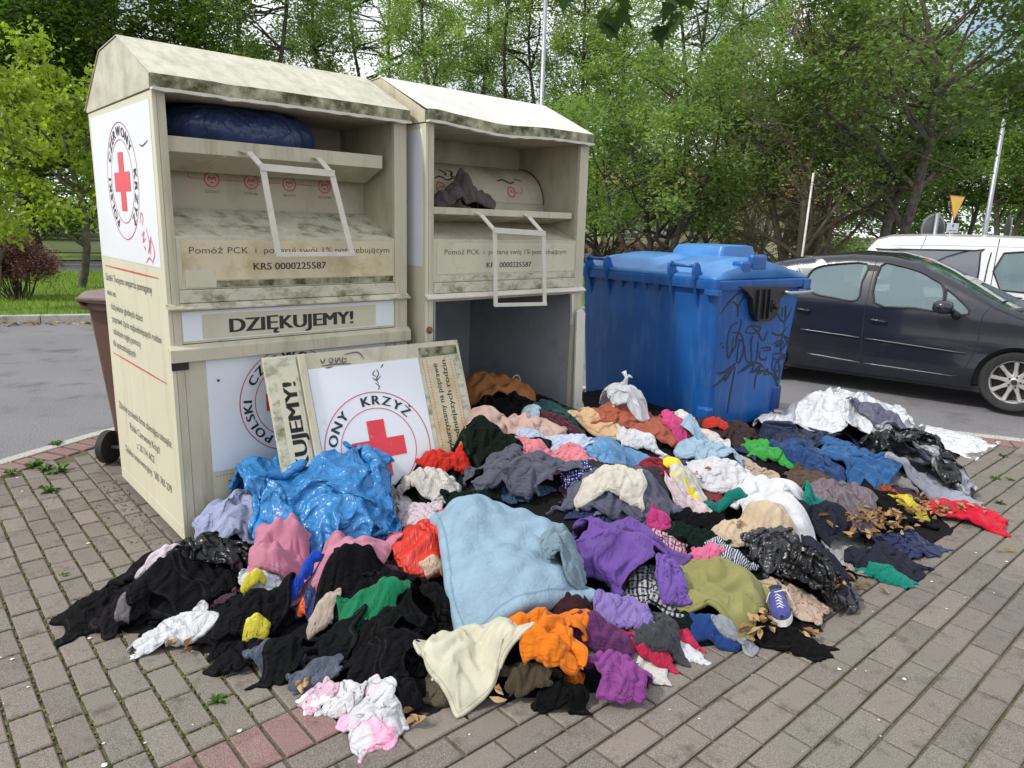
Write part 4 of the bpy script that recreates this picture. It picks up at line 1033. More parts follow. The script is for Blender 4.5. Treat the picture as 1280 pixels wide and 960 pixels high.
# door handles, mirror, wipers, lamps, aerial
for x0, x1, z in ((-1.40, -1.22, .79), (-2.17, -2.01, .835)):
    mb = MB(); yy = cy_in((x0 + x1) / 2, z)
    mb.tube([(x0, yy + .005, z + .004), (x0 + .03, yy - .028, z + .003), (x1 - .03, yy - .03, z - .004), (x1, yy, z - .012)], [.010, .013, .013, .010], 8); hn = mb.build('door_handle', M['car_dark'], cbody, smooth=True)
    mb = MB(); mb.lathe([(0, 0), (.028, .0), (.024, .002), (0, .004)], ((x0 + x1) / 2, yy + .002, z - .010), (0, -1, 0), 18); mb.build('handle_recess', M['trim'], hn)
def blob(mb, c, r, n=16, k=10, sq=1.0):
    vs = []; fs = []
    for i in range(k + 1):
        a_ = PI * i / k
        for j in range(n):
            b_ = 2 * PI * j / n
            f = lambda q: math.copysign(abs(q) ** sq, q)
            vs.append((c[0] + r[0] * f(math.sin(a_)) * f(math.cos(b_)), c[1] + r[1] * f(math.sin(a_)) * f(math.sin(b_)), c[2] + r[2] * f(math.cos(a_))))
    for i in range(k):
        for j in range(n): fs.append((i * n + j, i * n + (j + 1) % n, (i + 1) * n + (j + 1) % n, (i + 1) * n + j))
    mb.add(vs, fs)
for s in (0, 1):
    ysg = (lambda y: y) if s == 0 else (lambda y: 1.74 - y)
    mb = MB(); blob(mb, (-.72, ysg(-.12), 1.0), (.095, .11, .068), sq=.8); mr = mb.build('mirror', M['car_dark'], cbody, smooth=True)
    mb = MB(); mb.tube([(-.62, ysg(-.06), .94), (-.60, ysg(.03), .90)], [.035, .045], 8); mb.build('mirror_foot', M['trim'], mr, smooth=True)
    mb = MB(); blob(mb, (.60, ysg(.24), .68), (.16, .12, .075), sq=.8); mb.build('headlight', M['lamp_glass'], cbody, smooth=True)
    mb = MB(); blob(mb, (-3.10, ysg(.20), .98), (.08, .07, .17), sq=.8); mb.build('tail_lamp', M['tail_red'], cbody, smooth=True)
    y0 = .35 if s == 0 else .95
    mb = MB(); mb.tube([(-.14, y0 + .5, 1.035), (-.22, y0 + .1, 1.065), (-.24, y0 - .12, 1.07)], .009, 6); mb.build('wiper', M['trim'], cbody, smooth=True)
MB().box(-.23, -.06, .14, 1.60, .985, 1.012).build('scuttle', M['trim'], cbody, bevel=.01)
for x0, nm in ((-1.62, 'B'), ):
    mb = MB(); mb.prism([(-1.405, cy_in(-1.4, 1.1) - .004 + .0, .965), (-1.53, cy_in(-1.5, 1.1) - .004, .965), (-1.515, cy_in(-1.5, 1.35) - .004, 1.37), (-1.405, cy_in(-1.4, 1.35) - .004, 1.365)], (0, .004, 0)); mb.build('pillar_trim', M['trim'], cbody)

# white van behind it, tall rounded roof
vn = np.array([-math.sin(math.radians(-30)), math.cos(math.radians(-30))]); VA = np.array([4.953, 6.919]) + vn * 3.0
VT = [(-1.76, 1.36), (-1.72, 1.50), (-1.62, 1.615), (-1.45, 1.665), (-1.0, 1.690), (-.2, 1.695), (.5, 1.68), (.75, 1.63), (.95, 1.52), (1.25, 1.28), (1.45, 1.10), (1.6, 1.03), (1.95, .97), (2.3, .82), (2.38, .70)]
van = dict(name='parked_van', at=(VA[0], VA[1]), yaw=math.radians(-30), width=1.76, paint=M['car_white'], ends=(-1.82, 2.45), top=VT,
    rear=[(-1.76, .30), (-1.80, .45), (-1.80, .80)], front=[(2.43, .55), (2.44, .35), (2.36, .25)], round=.16,
    belt=lambda x: 1.0, roof=1.69, tumble=.12, wheels=[(1.55, .36), (-1.1, .36)], tyre=.32, spokes=8, crease=0,
    windows=[dict(poly=smooth_poly([(-1.57, 1.46), (-1.53, 1.49), (-.42, 1.52), (-.36, 1.50), (-.35, 1.05), (-.40, 1.02), (-1.5, 1.02), (-1.57, 1.06)], 2), glass=M['glass_dark']),
             dict(poly=smooth_poly([(-.10, 1.50), (.45, 1.49), (.70, 1.40), (1.0, 1.12), (.95, 1.04), (-.08, 1.02)], 2), glass=M['glass'])],
    windscreen=(.80, 1.50), rear_window=(-1.755, -1.70), glass_rear=M['glass_dark'], seats=(.25,),
    lines=[([(-1.02, 1.69), (-1.03, 1.62), (-1.06, 1.52)], .005, 'roof_seam', M['trim'], .001), ([(-.17, 1.685), (-.18, 1.5), (-.19, 1.0), (-.19, .35)], .006, 'door_gap', M['trim'], .001),
           ([(-.24, 1.50), (-.26, 1.3), (-.27, 1.0)], .010, 'door_gap', M['trim'], .001), ([(1.08, 1.0), (1.05, .7), (1.0, .35)], .005, 'door_gap', M['trim'], .001), ([(-1.7, 1.545), (-1.0, 1.57), (0, 1.585), (.6, 1.56)], .006, 'roof_gutter', M['car_white'], -.002)])
vr, vb, _y = make_car(van)
tag(vr, 'white high-roofed van parked on the far side of the dark hatchback', 'van')

# ------------------------------------------------------------------ the heap of clothes
def lin(c):
    return tuple(((x / 255) / 12.92 if x / 255 <= 0.04045 else ((x / 255 + .055) / 1.055) ** 2.4) for x in c)
_fab = {}
def fabric(c, kind='cotton', pat=None):
    key = (c, kind, pat)
    if key in _fab: return _fab[key]
    mt, nt, b = new_mat('fabric %s' % kind); uv = coords(nt, 'UV'); v = coords(nt)
    base = lin(c)
    if max(base) < .03: base = tuple(x * .45 for x in base)
    if kind not in ('plastic', 'clearbag', 'paper'): base = tuple(x * (.92 - .22 * min(1, x)) + .001 for x in base)
    cc = ramp(nt, noise(nt, v, 7, 5, .6), .3, .72, tuple(x * .86 for x in base), tuple(min(1, x * 1.08) for x in base))
    st = ramp(nt, noise(nt, v, 16, 6, .65), .64, .80); cc = mixc(nt, mixc(nt, st, (0, 0, 0), (.3, .3, .3)), cc, tuple(x * .55 + .3 * x + .002 for x in base))
    def waves(scale, direction, lo, hi):
        w_ = nt.nodes.new('ShaderNodeTexWave'); w_.wave_type = 'BANDS'; w_.bands_direction = direction; w_.inputs['Scale'].default_value = scale; nt.links.new(uv, w_.inputs['Vector'])
        return ramp(nt, w_.outputs['Fac'], lo, hi)
    if pat:
        kind_, c2, s_ = pat[0], lin(pat[1]), pat[2]
        if kind_ == 'stripe': cc = mixc(nt, waves(s_, 'X', .5, .56), cc, c2)
        if kind_ == 'stripe_y': cc = mixc(nt, waves(s_, 'Y', .62, .66), cc, c2)
        if kind_ == 'plaid':
            cc = mixc(nt, waves(s_, 'X', .55, .62), cc, c2); c3 = mixc(nt, waves(s_, 'Y', .55, .62), cc, c2); cc = mixc(nt, .5, cc, c3)
            cc = mixc(nt, waves(s_ * .5, 'X', .93, .95), cc, lin(pat[3])); cc = mixc(nt, waves(s_ * .5, 'Y', .93, .95), cc, lin(pat[3]))
        if kind_ == 'dots':
            vo = nt.nodes.new('ShaderNodeTexVoronoi'); vo.inputs['Scale'].default_value = s_; vo.inputs['Randomness'].default_value = .2; nt.links.new(uv, vo.inputs['Vector'])
            cc = mixc(nt, ramp(nt, vo.outputs['Distance'], .22, .26), c2, cc)
        if kind_ == 'patch':
            cc = mixc(nt, ramp(nt, noise(nt, uv, s_, 3, .5, .6), .52, .56), cc, c2)
    sm = None
    if kind in ('cotton', 'denim', 'knit', 'towel', 'silk', 'quilt'):
        an = nt.nodes.new('ShaderNodeAttribute'); an.attribute_name = 'seam'; sm = ramp(nt, an.outputs['Fac'], .004, .009, (1, 1, 1), (0, 0, 0))
        cc = mixc(nt, mixc(nt, sm, (0, 0, 0), (.55, .55, .55)), cc, tuple(x * .45 for x in base) if max(base) > .03 else tuple(x * 3 + .01 for x in base))
    nt.links.new(cc, b.inputs['Base Color'])
    b.inputs['Roughness'].default_value = .85; b.inputs['Specular IOR Level'].default_value = .2 if max(base) > .03 else .12
    if kind in ('cotton', 'denim', 'knit', 'towel'):
        b.inputs['Sheen Weight'].default_value = .10 if max(base) > .05 else .0; b.inputs['Sheen Roughness'].default_value = .5
    if kind in ('cotton', 'silk', 'denim', 'knit'):
        hs_ = (sum(c) * 7 + c[0] * 3) % 10
        cv = coords(nt, 'UV', (1, 3.4, 1) if hs_ < 5 else (3.4, 1, 1))
        pre = bump(nt, b, noise(nt, cv, 7 + hs_ * .6, 4, .55, 1.2), .55, .03)
    else: pre = None
    if kind == 'cotton':
        n1 = bump(nt, b, noise(nt, uv, 28, 5, .6, .8), .38, .012, pre); bump(nt, b, noise(nt, uv, 420, 2, .7), .22, .0015, n1)
    elif kind == 'denim':
        n1 = bump(nt, b, noise(nt, uv, 22, 5, .6, .6), .35, .012, pre); bump(nt, b, noise(nt, uv, 300, 2, .8), .4, .002, n1)
        nt.links.new(mixc(nt, ramp(nt, noise(nt, uv, 14, 6, .7), .5, .7), cc, tuple(min(1, x * 1.5 + .03) for x in base)), b.inputs['Base Color'])
    elif kind == 'towel':
        n1 = bump(nt, b, noise(nt, uv, 9, 3, .5), .25, .02); bump(nt, b, noise(nt, uv, 170, 3, .8), .9, .004, n1)
    elif kind == 'knit':
        w_ = nt.nodes.new('ShaderNodeTexWave'); w_.inputs['Scale'].default_value = 45; w_.inputs['Distortion'].default_value = 1.5; nt.links.new(uv, w_.inputs['Vector'])
        n1 = bump(nt, b, noise(nt, uv, 20, 4, .6), .3, .01, pre); bump(nt, b, w_.outputs['Fac'], .35, .003, n1)
    elif kind == 'silk':
        b.inputs['Roughness'].default_value = .42; b.inputs['Specular IOR Level'].default_value = .5; bump(nt, b, noise(nt, uv, 24, 4, .6, 1.2), .3, .012, pre)
    elif kind == 'quilt':
        vo = nt.nodes.new('ShaderNodeTexVoronoi'); vo.inputs['Scale'].default_value = 7; vo.feature = 'SMOOTH_F1'; nt.links.new(uv, vo.inputs['Vector'])
        n1 = bump(nt, b, noise(nt, uv, 17, 5, .65, 1.5), .6, .02); bump(nt, b, noise(nt, uv, 300, 2, .7), .25, .0015, n1)
    elif kind == 'plastic':
        b.inputs['Roughness'].default_value = .30; b.inputs['Specular IOR Level'].default_value = .5
        m1 = nt.nodes.new('ShaderNodeTexNoise'); m1.noise_type = 'RIDGED_MULTIFRACTAL'; m1.inputs['Scale'].default_value = 6; m1.inputs['Detail'].default_value = 7; m1.inputs['Distortion'].default_value = 1.0; nt.links.new(uv, m1.inputs['Vector'])
        n1 = bump(nt, b, m1.outputs['Fac'], .5, .02)
        wn_ = nt.nodes.new('ShaderNodeTexNoise'); wn_.inputs['Scale'].default_value = 5; wn_.inputs['Detail'].default_value = 3; nt.links.new(uv, wn_.inputs['Vector'])
        vadd = nt.nodes.new('ShaderNodeVectorMath'); vadd.operation = 'MULTIPLY_ADD'; vadd.inputs[1].default_value = (.25, .25, .25); nt.links.new(wn_.outputs['Color'], vadd.inputs[0]); nt.links.new(uv, vadd.inputs[2])
        for sc2, st2 in ((9, .9), (24, .6)):
            vo = nt.nodes.new('ShaderNodeTexVoronoi'); vo.feature = 'F2' if sc2 > 20 else 'F1'; vo.inputs['Scale'].default_value = sc2; nt.links.new(vadd.outputs[0], vo.inputs['Vector'])
            n1 = bump(nt, b, vo.outputs['Distance'], st2, .035 if sc2 < 20 else .012, n1)
        if max(base) > .1:
            b.inputs['Transmission Weight'].default_value = .0; b.inputs['Subsurface Weight'].default_value = .0
    elif kind == 'clearbag':
        b.inputs['Roughness'].default_value = .25; b.inputs['Alpha'].default_value = .55; b.inputs['Specular IOR Level'].default_value = .8
        bump(nt, b, noise(nt, uv, 16, 5, .7, 2), .8, .02)
    elif kind == 'paper':
        vo = nt.nodes.new('ShaderNodeTexVoronoi'); vo.feature = 'F1'; vo.inputs['Scale'].default_value = 9; nt.links.new(uv, vo.inputs['Vector']); bump(nt, b, vo.outputs['Distance'], .7, .03)
    _fab[key] = mt; return mt

HX0, HY0, HC = -2.3, 1.7, 0.02
HNX, HNY = 340, 280
gx, gy = np.meshgrid(HX0 + HC * np.arange(HNX), HY0 + HC * np.arange(HNY), indexing='ij')
CTRL = [(110, 770, .03), (200, 735, .13), (300, 690, .22), (250, 660, .2), (380, 620, .27), (450, 650, .28), (540, 610, .36), (600, 540, .44), (650, 545, .46), (650, 490, .5), (720, 560, .44), (640, 680, .36), (690, 760, .22), (800, 600, .36), (800, 700, .24), (870, 640, .25),
        (760, 520, .42), (800, 525, .38), (850, 530, .36), (900, 560, .27), (860, 760, .10), (950, 680, .14), (960, 620, .2), (1000, 620, .14), (1080, 560, .15), (1100, 620, .07), (1100, 700, .03), (1200, 640, .01), (520, 780, .19), (440, 820, .08), (330, 800, .08), (600, 840, .08),
        (750, 850, .05), (1010, 520, .10), (1120, 500, .08), (1200, 540, .03), (470, 700, .26), (560, 700, .33), (730, 680, .32)]
cp = np.array([at(*c) for c in CTRL]); cp[:, 2] *= np.clip(.48 + (cp[:, 1] - 3.0) * .36, .48, .95)
OUTL = [(-1.9, 2.72), (-1.5, 2.58), (-.99, 2.42), (-.65, 2.27), (-.39, 2.06), (-.1, 2.25), (.18, 2.27), (.47, 2.3), (.75, 2.62), (1.1, 2.78), (1.36, 2.69), (1.62, 3.19), (2.13, 3.42), (2.45, 3.75), (2.98, 4.09), (3.05, 4.6), (3.4, 5.2), (4.02, 5.93), (3.6, 6.6), (2.9, 6.9), (2.35, 6.0), (2.18, 5.71), (1.57, 5.25), (.80, 6.2),
        (.47, 5.7), (.48, 5.14), (.41, 5.09), (-.32, 5.9), (-1.2, 5.12), (-.47, 4.29), (-.62, 4.28), (-1.64, 3.37), (-1.78, 3.15), (-1.95, 2.9)]
def poly_dist(gx, gy, poly):
    best = np.full(gx.shape, 9e9); ins = np.zeros(gx.shape, bool); n = len(poly)
    for i in range(n):
        (x1, y1), (x2, y2) = poly[i], poly[(i + 1) % n]; dx, dy = x2 - x1, y2 - y1
        t = np.clip(((gx - x1) * dx + (gy - y1) * dy) / (dx * dx + dy * dy), 0, 1)
        best = np.minimum(best, np.hypot(gx - x1 - dx * t, gy - y1 - dy * t))
        with np.errstate(divide='ignore', invalid='ignore'):
            xi = (x2 - x1) * (gy - y1) / (y2 - y1) + x1
        ins ^= ((y1 > gy) != (y2 > gy)) & (gx < xi)
    return np.where(ins, best, -best)
wsum = np.zeros(gx.shape); zs_ = np.zeros(gx.shape)
for x, y, z in cp:
    w_ = 1.0 / ((gx - x) ** 2 + (gy - y) ** 2 + .03) ** 2; wsum += w_; zs_ += w_ * z
zi = zs_ / wsum
di = poly_dist(gx, gy, OUTL)
FRONT = [p for p in OUTL[:20]]
df = np.full(gx.shape, 9e9)
for i in range(len(FRONT) - 1):
    (x1, y1), (x2, y2) = FRONT[i], FRONT[i + 1]; dx, dy = x2 - x1, y2 - y1
    t = np.clip(((gx - x1) * dx + (gy - y1) * dy) / (dx * dx + dy * dy), 0, 1); df = np.minimum(df, np.hypot(gx - x1 - dx * t, gy - y1 - dy * t))
s_ = np.clip(df / .30, 0, 1); s_ = np.sqrt(s_) * .35 + s_ * s_ * (3 - 2 * s_) * .65
HH = np.where(di > 0, zi * s_, 0.0)
HH += np.where(di > .1, .012 * np.sin(gx * 11 + 3 * np.sin(gy * 5)) * np.sin(gy * 13 + 1), 0) * s_
HH = np.maximum(HH, 0.0)
def hsample(F, x, y):
    fx = np.clip((x - HX0) / HC, 0, HNX - 1.001); fy = np.clip((y - HY0) / HC, 0, HNY - 1.001)
    i = fx.astype(int); j = fy.astype(int); a = fx - i; b_ = fy - j
    return (F[i, j] * (1 - a) * (1 - b_) + F[i + 1, j] * a * (1 - b_) + F[i, j + 1] * (1 - a) * b_ + F[i + 1, j + 1] * a * b_)
def heap_point(px, py, up=0.0, F=None):
    F = HH if F is None else F
    d = ray(px, py); lo, hi = 0.5, 12.0
    t = np.linspace(lo, hi, 900); X = d[0] * t; Y = d[1] * t; Z = CAM_H + d[2] * t
    hgt = hsample(F, X, Y) + up
    k = np.argmax(Z < hgt)
    return np.array([X[k], Y[k], Z[k]])
NG = 54
def smooth_noise(rs, n, k):
    """k low-frequency waves on the unit square"""
    u, v = np.meshgrid(np.linspace(-.5, .5, n), np.linspace(-.5, .5, n), indexing='ij'); o_ = np.zeros((n, n))
    for _ in range(6):
        a_ = rs.uniform(0, 2 * PI); f_ = rs.uniform(.6, 1.5) * k; o_ += rs.uniform(.4, 1) * np.sin(2 * PI * f_ * (u * math.cos(a_) + v * math.sin(a_)) + rs.uniform(0, 2 * PI)) / 2.4
    return o_
def warp(shape, rs, n):
    u, v = np.meshgrid(np.linspace(-1, 1, n), np.linspace(-1, 1, n), indexing='ij')
    if shape == 'blob':
        x = u * np.sqrt(1 - v * v / 2); y = v * np.sqrt(1 - u * u / 2)
        x, y = x * .5 + u * .32, y * .5 + v * .32; x *= 1.12; y *= 1.12
        th = np.arctan2(y, x); r_ = 1 + .10 * np.sin(2 * th + rs.uniform(0, 6)) + .08 * np.sin(3 * th + rs.uniform(0, 6)) + .06 * np.sin(5 * th + rs.uniform(0, 6)); x, y = x * r_, y * r_
    elif shape == 'tri': x = u * (1 - .42 * (v + 1) / 2 - .2 * (v > .6) * (v - .6)); y = v
    elif shape == 'plain': x = u * (1 - .06 * v); y = v
    elif shape == 'strip':
        x = u + .30 * np.sin(v * 2.2 + rs.uniform(0, 6)) * 1.0; y = v
    else:
        x = u * (1 + rs.uniform(-.18, .18) * v) + .07 * np.sin(v * 5 + rs.uniform(0, 6)); y = v * (1 + rs.uniform(-.18, .18) * u) + .07 * np.sin(u * 5 + rs.uniform(0, 6))
    return x / 2, y / 2
def facemask(shape, n):
    m_ = np.ones((n - 1, n - 1), bool); q = n - 1
    if shape == 'tee': m_[:int(q * .24), int(q * .0):int(q * .58)] = False; m_[int(q * .78):, :int(q * .58)] = False; m_[int(q * .42):int(q * .58), int(q * .92):] = False
    if shape == 'trousers': m_[int(q * .42):int(q * .58), :int(q * .68)] = False
    if shape == 'vest': m_[:int(q * .16), int(q * .6):] = False; m_[int(q * .84):, int(q * .6):] = False; m_[int(q * .36):int(q * .64), int(q * .86):] = False
    return m_
def prep(g, rs, F=None):
    g.setdefault('lump0', g.get('lump', .05) * g.get('puff', 1.3)); g['lump'] = g['lump0']
    g.setdefault('state', rs.get_state()); rs.set_state(g['state'])
    px, py, wpx, hpx = g['box']; lump = g.get('lump', .05)
    ctop = heap_point(px, py - hpx * .46, lump * .75, F); cbot = heap_point(px, py + hpx * .46, .01, F); c = heap_point(px, py, lump * .4, F)
    dist = float((c - np.array([0, 0, CAM_H])) @ CF); wd = wpx * dist / FPX
    dp = float(np.hypot(*(ctop[:2] - cbot[:2]))); dp = min(max(dp, .42 * wd), g.get('maxd', 1.25 if not g.get('tall') else 2.0) * wd)
    az_ = math.atan2(cbot[0], cbot[1]); c = np.array([cbot[0] + math.sin(az_) * dp * .5, cbot[1] + math.cos(az_) * dp * .5, c[2]])
    az = math.atan2(c[0], c[1])
    ex = np.array([math.cos(az), -math.sin(az)]); ey = np.array([math.sin(az), math.cos(az)])
    ro = math.radians(g.get('rot', rs.uniform(-25, 25))); ex, ey = ex * 1.0, ey * 1.0
    wx, wy = warp(g.get('shape', 'rect'), rs, NG)
    crx = g.get('crush', 1.0) * rs.uniform(1.22, 1.75); cry = g.get('crush', 1.0) * rs.uniform(1.22, 1.75); wf = rs.uniform(.45, 1.15)
    # rest shape in metres: the cloth is larger than the ground it lies on, so it folds
    A = math.cos(ro); B = math.sin(ro)
    lx = wx * 1.04; ly = wy * 1.04
    sx = (lx * A - ly * B); sy = (lx * B + ly * A)
    X = sx * wd; Y = sy * dp
    rest = np.stack([X * crx, Y * cry], -1)
    amp = min(wd, dp)
    X = X + smooth_noise(rs, NG, 3.0 * wf) * amp * .07 + smooth_noise(rs, NG, 7 * wf) * amp * .02; Y = Y + smooth_noise(rs, NG, 3.0 * wf) * amp * .07 + smooth_noise(rs, NG, 7 * wf) * amp * .02
    P = np.zeros((NG, NG, 3)); P[..., 0] = c[0] + ex[0] * X + ey[0] * Y; P[..., 1] = c[1] + ex[1] * X + ey[1] * Y
    rr = np.sqrt((X / (wd / 2)) ** 2 + (Y / (dp / 2)) ** 2)
    dome = np.maximum(0, 1 - rr ** 2.2) ** .6 * lump
    g.update(c=c, wd=wd, dp=dp, ex=ex, ey=ey, rest=rest, P0=P, rs=rs, lumpv=lump)
    g['rad'] = math.hypot(wd, dp) * .5
    q_ = min(1.0, amp / .35); g['zn'] = (np.abs(smooth_noise(rs, NG, 3.0 * wf)) * .12 + np.abs(smooth_noise(rs, NG, 8 * wf)) * .045) * q_ * g.get('zk', .8)
    g['bp'] = (rs.uniform(0, 6.28, 4), rs.uniform(.8, 1.5, 4) * min(amp, .5) / .5)
def simulate(batch, F, steps=26, iters=4):
    B = len(batch); P = np.stack([g['P0'] for g in batch]); rest = np.stack([g['rest'] for g in batch])
    cx = np.array([g['c'][:2] for g in batch])[:, None, None, :]; ex = np.array([g['ex'] for g in batch])[:, None, None, :]; ey = np.array([g['ey'] for g in batch])[:, None, None, :]
    wd = np.array([g['wd'] for g in batch])[:, None, None]; dp = np.array([g['dp'] for g in batch])[:, None, None]; lu = np.array([g['lumpv'] for g in batch])[:, None, None]
    pe = np.array([g.get('pow', 2.2) for g in batch])[:, None, None]
    ph = np.array([g['bp'][0] for g in batch]); fq = 2 * PI / np.maximum(.07, .16 * np.array([g['bp'][1] for g in batch]))
    def lumps(x, y):
        e = lambda a_: a_[:, None, None]
        return np.sin(x * e(fq[:, 0]) + 1.3 * np.sin(y * e(fq[:, 1]) * .6 + e(ph[:, 1])) + e(ph[:, 0])) * np.sin(y * e(fq[:, 2]) + 1.2 * np.sin(x * e(fq[:, 3]) * .7 + e(ph[:, 3])) + e(ph[:, 2]))
    def floor(P):
        d = P[..., :2] - cx; a_ = (d * ex).sum(-1) / (wd / 2); b_ = (d * ey).sum(-1) / (dp / 2); r_ = np.sqrt(a_ * a_ + b_ * b_)
        k_ = np.maximum(0, 1 - np.minimum(r_, 1) ** pe) ** .6
        return hsample(F, P[..., 0], P[..., 1]) + lu * k_ * (1 + bk * lumps(P[..., 0], P[..., 1])) + .004
    bk = np.array([g.get('bumpy', .28) for g in batch])[:, None, None]
    zn = np.stack([g['zn'] for g in batch]); P[..., 2] = floor(P) + .012 + zn
    rl = lambda a_, b_: np.linalg.norm(rest[:, a_[0], a_[1]] - rest[:, b_[0], b_[1]], axis=-1)
    S = slice; cons = []
    def addc(a_, b_, k): cons.append((a_, b_, rl(a_, b_), k))
    n = NG
    for p_ in (0, 1):
        addc((S(p_, n - 1, 2), S(None)), (S(p_ + 1, n, 2), S(None)), 1.0); addc((S(None), S(p_, n - 1, 2)), (S(None), S(p_ + 1, n, 2)), 1.0)
        addc((S(p_, n - 1, 2), S(0, n - 1)), (S(p_ + 1, n, 2), S(1, n)), .5); addc((S(p_, n - 1, 2), S(1, n)), (S(p_ + 1, n, 2), S(0, n - 1)), .5)
    bends = []
    for p_ in range(4):
        for ax in (0, 1):
            A_ = S(p_, n - 2, 4); B_ = S(p_ + 2, n, 4)
            a_, b_ = ((A_, S(None)), (B_, S(None))) if ax == 0 else ((S(None), A_), (S(None), B_))
            bends.append((a_, b_, rl(a_, b_)))
    V = np.zeros_like(P)
    for st in range(steps):
        Q = P.copy(); V *= .90; V[..., 2] -= .0016; P = P + V
        for it in range(iters):
            for a_, b_, r0, k in cons:
                pa = P[:, a_[0], a_[1]]; pb = P[:, b_[0], b_[1]]; d = pb - pa; l_ = np.sqrt((d * d).sum(-1)) + 1e-9
                c = d * ((l_ - r0) / l_ * .5 * k)[..., None]; P[:, a_[0], a_[1]] += c; P[:, b_[0], b_[1]] -= c
            if it % 2 == 0:
                for a_, b_, r0 in bends:
                    pa = P[:, a_[0], a_[1]]; pb = P[:, b_[0], b_[1]]; d = pb - pa; l_ = np.sqrt((d * d).sum(-1)) + 1e-9
                    e = np.minimum(0, l_ - r0 * .80) / l_ * .5 * .6; c = d * e[..., None]; P[:, a_[0], a_[1]] += c; P[:, b_[0], b_[1]] -= c
            fl = floor(P); hit = P[..., 2] < fl; P[..., 2] = np.where(hit, fl, P[..., 2])
        fr_ = np.where(hit, .22, .8)[..., None]; P[..., :2] = Q[..., :2] + (P[..., :2] - Q[..., :2]) * fr_
        V = P - Q; V = np.clip(V, -.012, .012)
    return P
def splat(F, P):
    """raise the height field to the cloth that now lies on it"""
    pts = [P]
    for a_ in (.5,):
        pts.append((P[1:, :] + P[:-1, :]) / 2); pts.append((P[:, 1:] + P[:, :-1]) / 2); pts.append((P[1:, 1:] + P[:-1, :-1]) / 2)
    for q in pts:
        i = np.round((q[..., 0] - HX0) / HC).astype(int).ravel(); j = np.round((q[..., 1] - HY0) / HC).astype(int).ravel(); ok = (i >= 0) & (i < HNX) & (j >= 0) & (j < HNY)
        np.maximum.at(F, (i[ok], j[ok]), q[..., 2].ravel()[ok])
def cloth_mesh(g, P):
    n = NG; m_ = facemask(g.get('shape', 'rect'), n); idx = np.arange(n * n).reshape(n, n)
    q = np.stack([idx[:-1, :-1], idx[1:, :-1], idx[1:, 1:], idx[:-1, 1:]], -1)[m_]
    V = P.reshape(-1, 3); used = np.zeros(n * n, bool); used[q.ravel()] = True; re = np.cumsum(used) - 1
    # origin at the garment's own base
    org = np.array([g['c'][0], g['c'][1], float(V[used][:, 2].min())])
    me = bpy.data.meshes.new(g['name']); me.from_pydata((V[used] - org).tolist(), [], re[q].tolist())
    uvl = me.uv_layers.new(name='uv'); R2 = g['rest'].reshape(-1, 2)[used]; li = np.zeros(len(me.loops), int); me.loops.foreach_get('vertex_index', li)
    uvl.data.foreach_set('uv', R2[li].ravel())
    ii, jj = np.meshgrid(np.linspace(0, 1, n), np.linspace(0, 1, n), indexing='ij'); rim = np.minimum(np.minimum(ii, 1 - ii), np.minimum(jj, 1 - jj)); sd_ = np.abs(rim - .055)
    if g.get('shape') in ('tee', 'vest'): sd_ = np.minimum(sd_, np.minimum(np.abs(ii - .47), np.abs(ii - .53)) + 10 * (jj < .1)); sd_ = np.minimum(sd_, np.minimum(np.abs(ii - .24), np.abs(ii - .76)))
    if g.get('shape') == 'trousers': sd_ = np.minimum(sd_, np.minimum(np.abs(jj - .92), np.abs(ii - .5)))
    if g.get('shape') == 'plain' or g['name'] in ('quilt',): sd_ = np.minimum(sd_, np.minimum(np.abs(jj - .5), np.abs(ii - .5)))
    sa = me.attributes.new('seam', 'FLOAT', 'POINT'); sa.data.foreach_set('value', sd_.reshape(-1)[used])
    me.polygons.foreach_set('use_smooth', [True] * len(me.polygons)); me.materials.append(g['mat']); return me, org
def tidy(P, g):
    """soften the rim and let it roll under, as a hem does"""
    P = P.copy()
    for _ in range(5):
        for e in ((0, S_), (-1, S_), (S_, 0), (S_, -1)):
            q = P[e].copy(); q[1:-1] = q[1:-1] * .4 + .3 * (q[2:] + q[:-2]); P[e] = q
    for _ in range(1):
        Q = P.copy(); P[1:-1, 1:-1] = Q[1:-1, 1:-1] * .6 + .1 * (Q[2:, 1:-1] + Q[:-2, 1:-1] + Q[1:-1, 2:] + Q[1:-1, :-2])
    if g.get('roll', True):
        hem = g.get('hem', .014)
        for ax in (0, 1):
            for sgn in (0, 1):
                A = P if ax == 0 else P.transpose(1, 0, 2)
                i = (0, 1, 2, 4) if sgn == 0 else (-1, -2, -3, -5)
                inner = A[i[3]].copy(); d = inner - A[i[1]]; d[:, 2] = 0; l_ = np.linalg.norm(d, axis=1)[:, None] + 1e-6; d = d / l_ * np.minimum(l_, .02)
                A[i[0]] = A[i[1]] + d * .9; A[i[0]][:, 2] = A[i[1]][:, 2] - hem
                A[i[1]][:, 2] -= hem * .25
        P[..., 2] = np.maximum(P[..., 2], .0015)
    return P
S_ = slice(None)
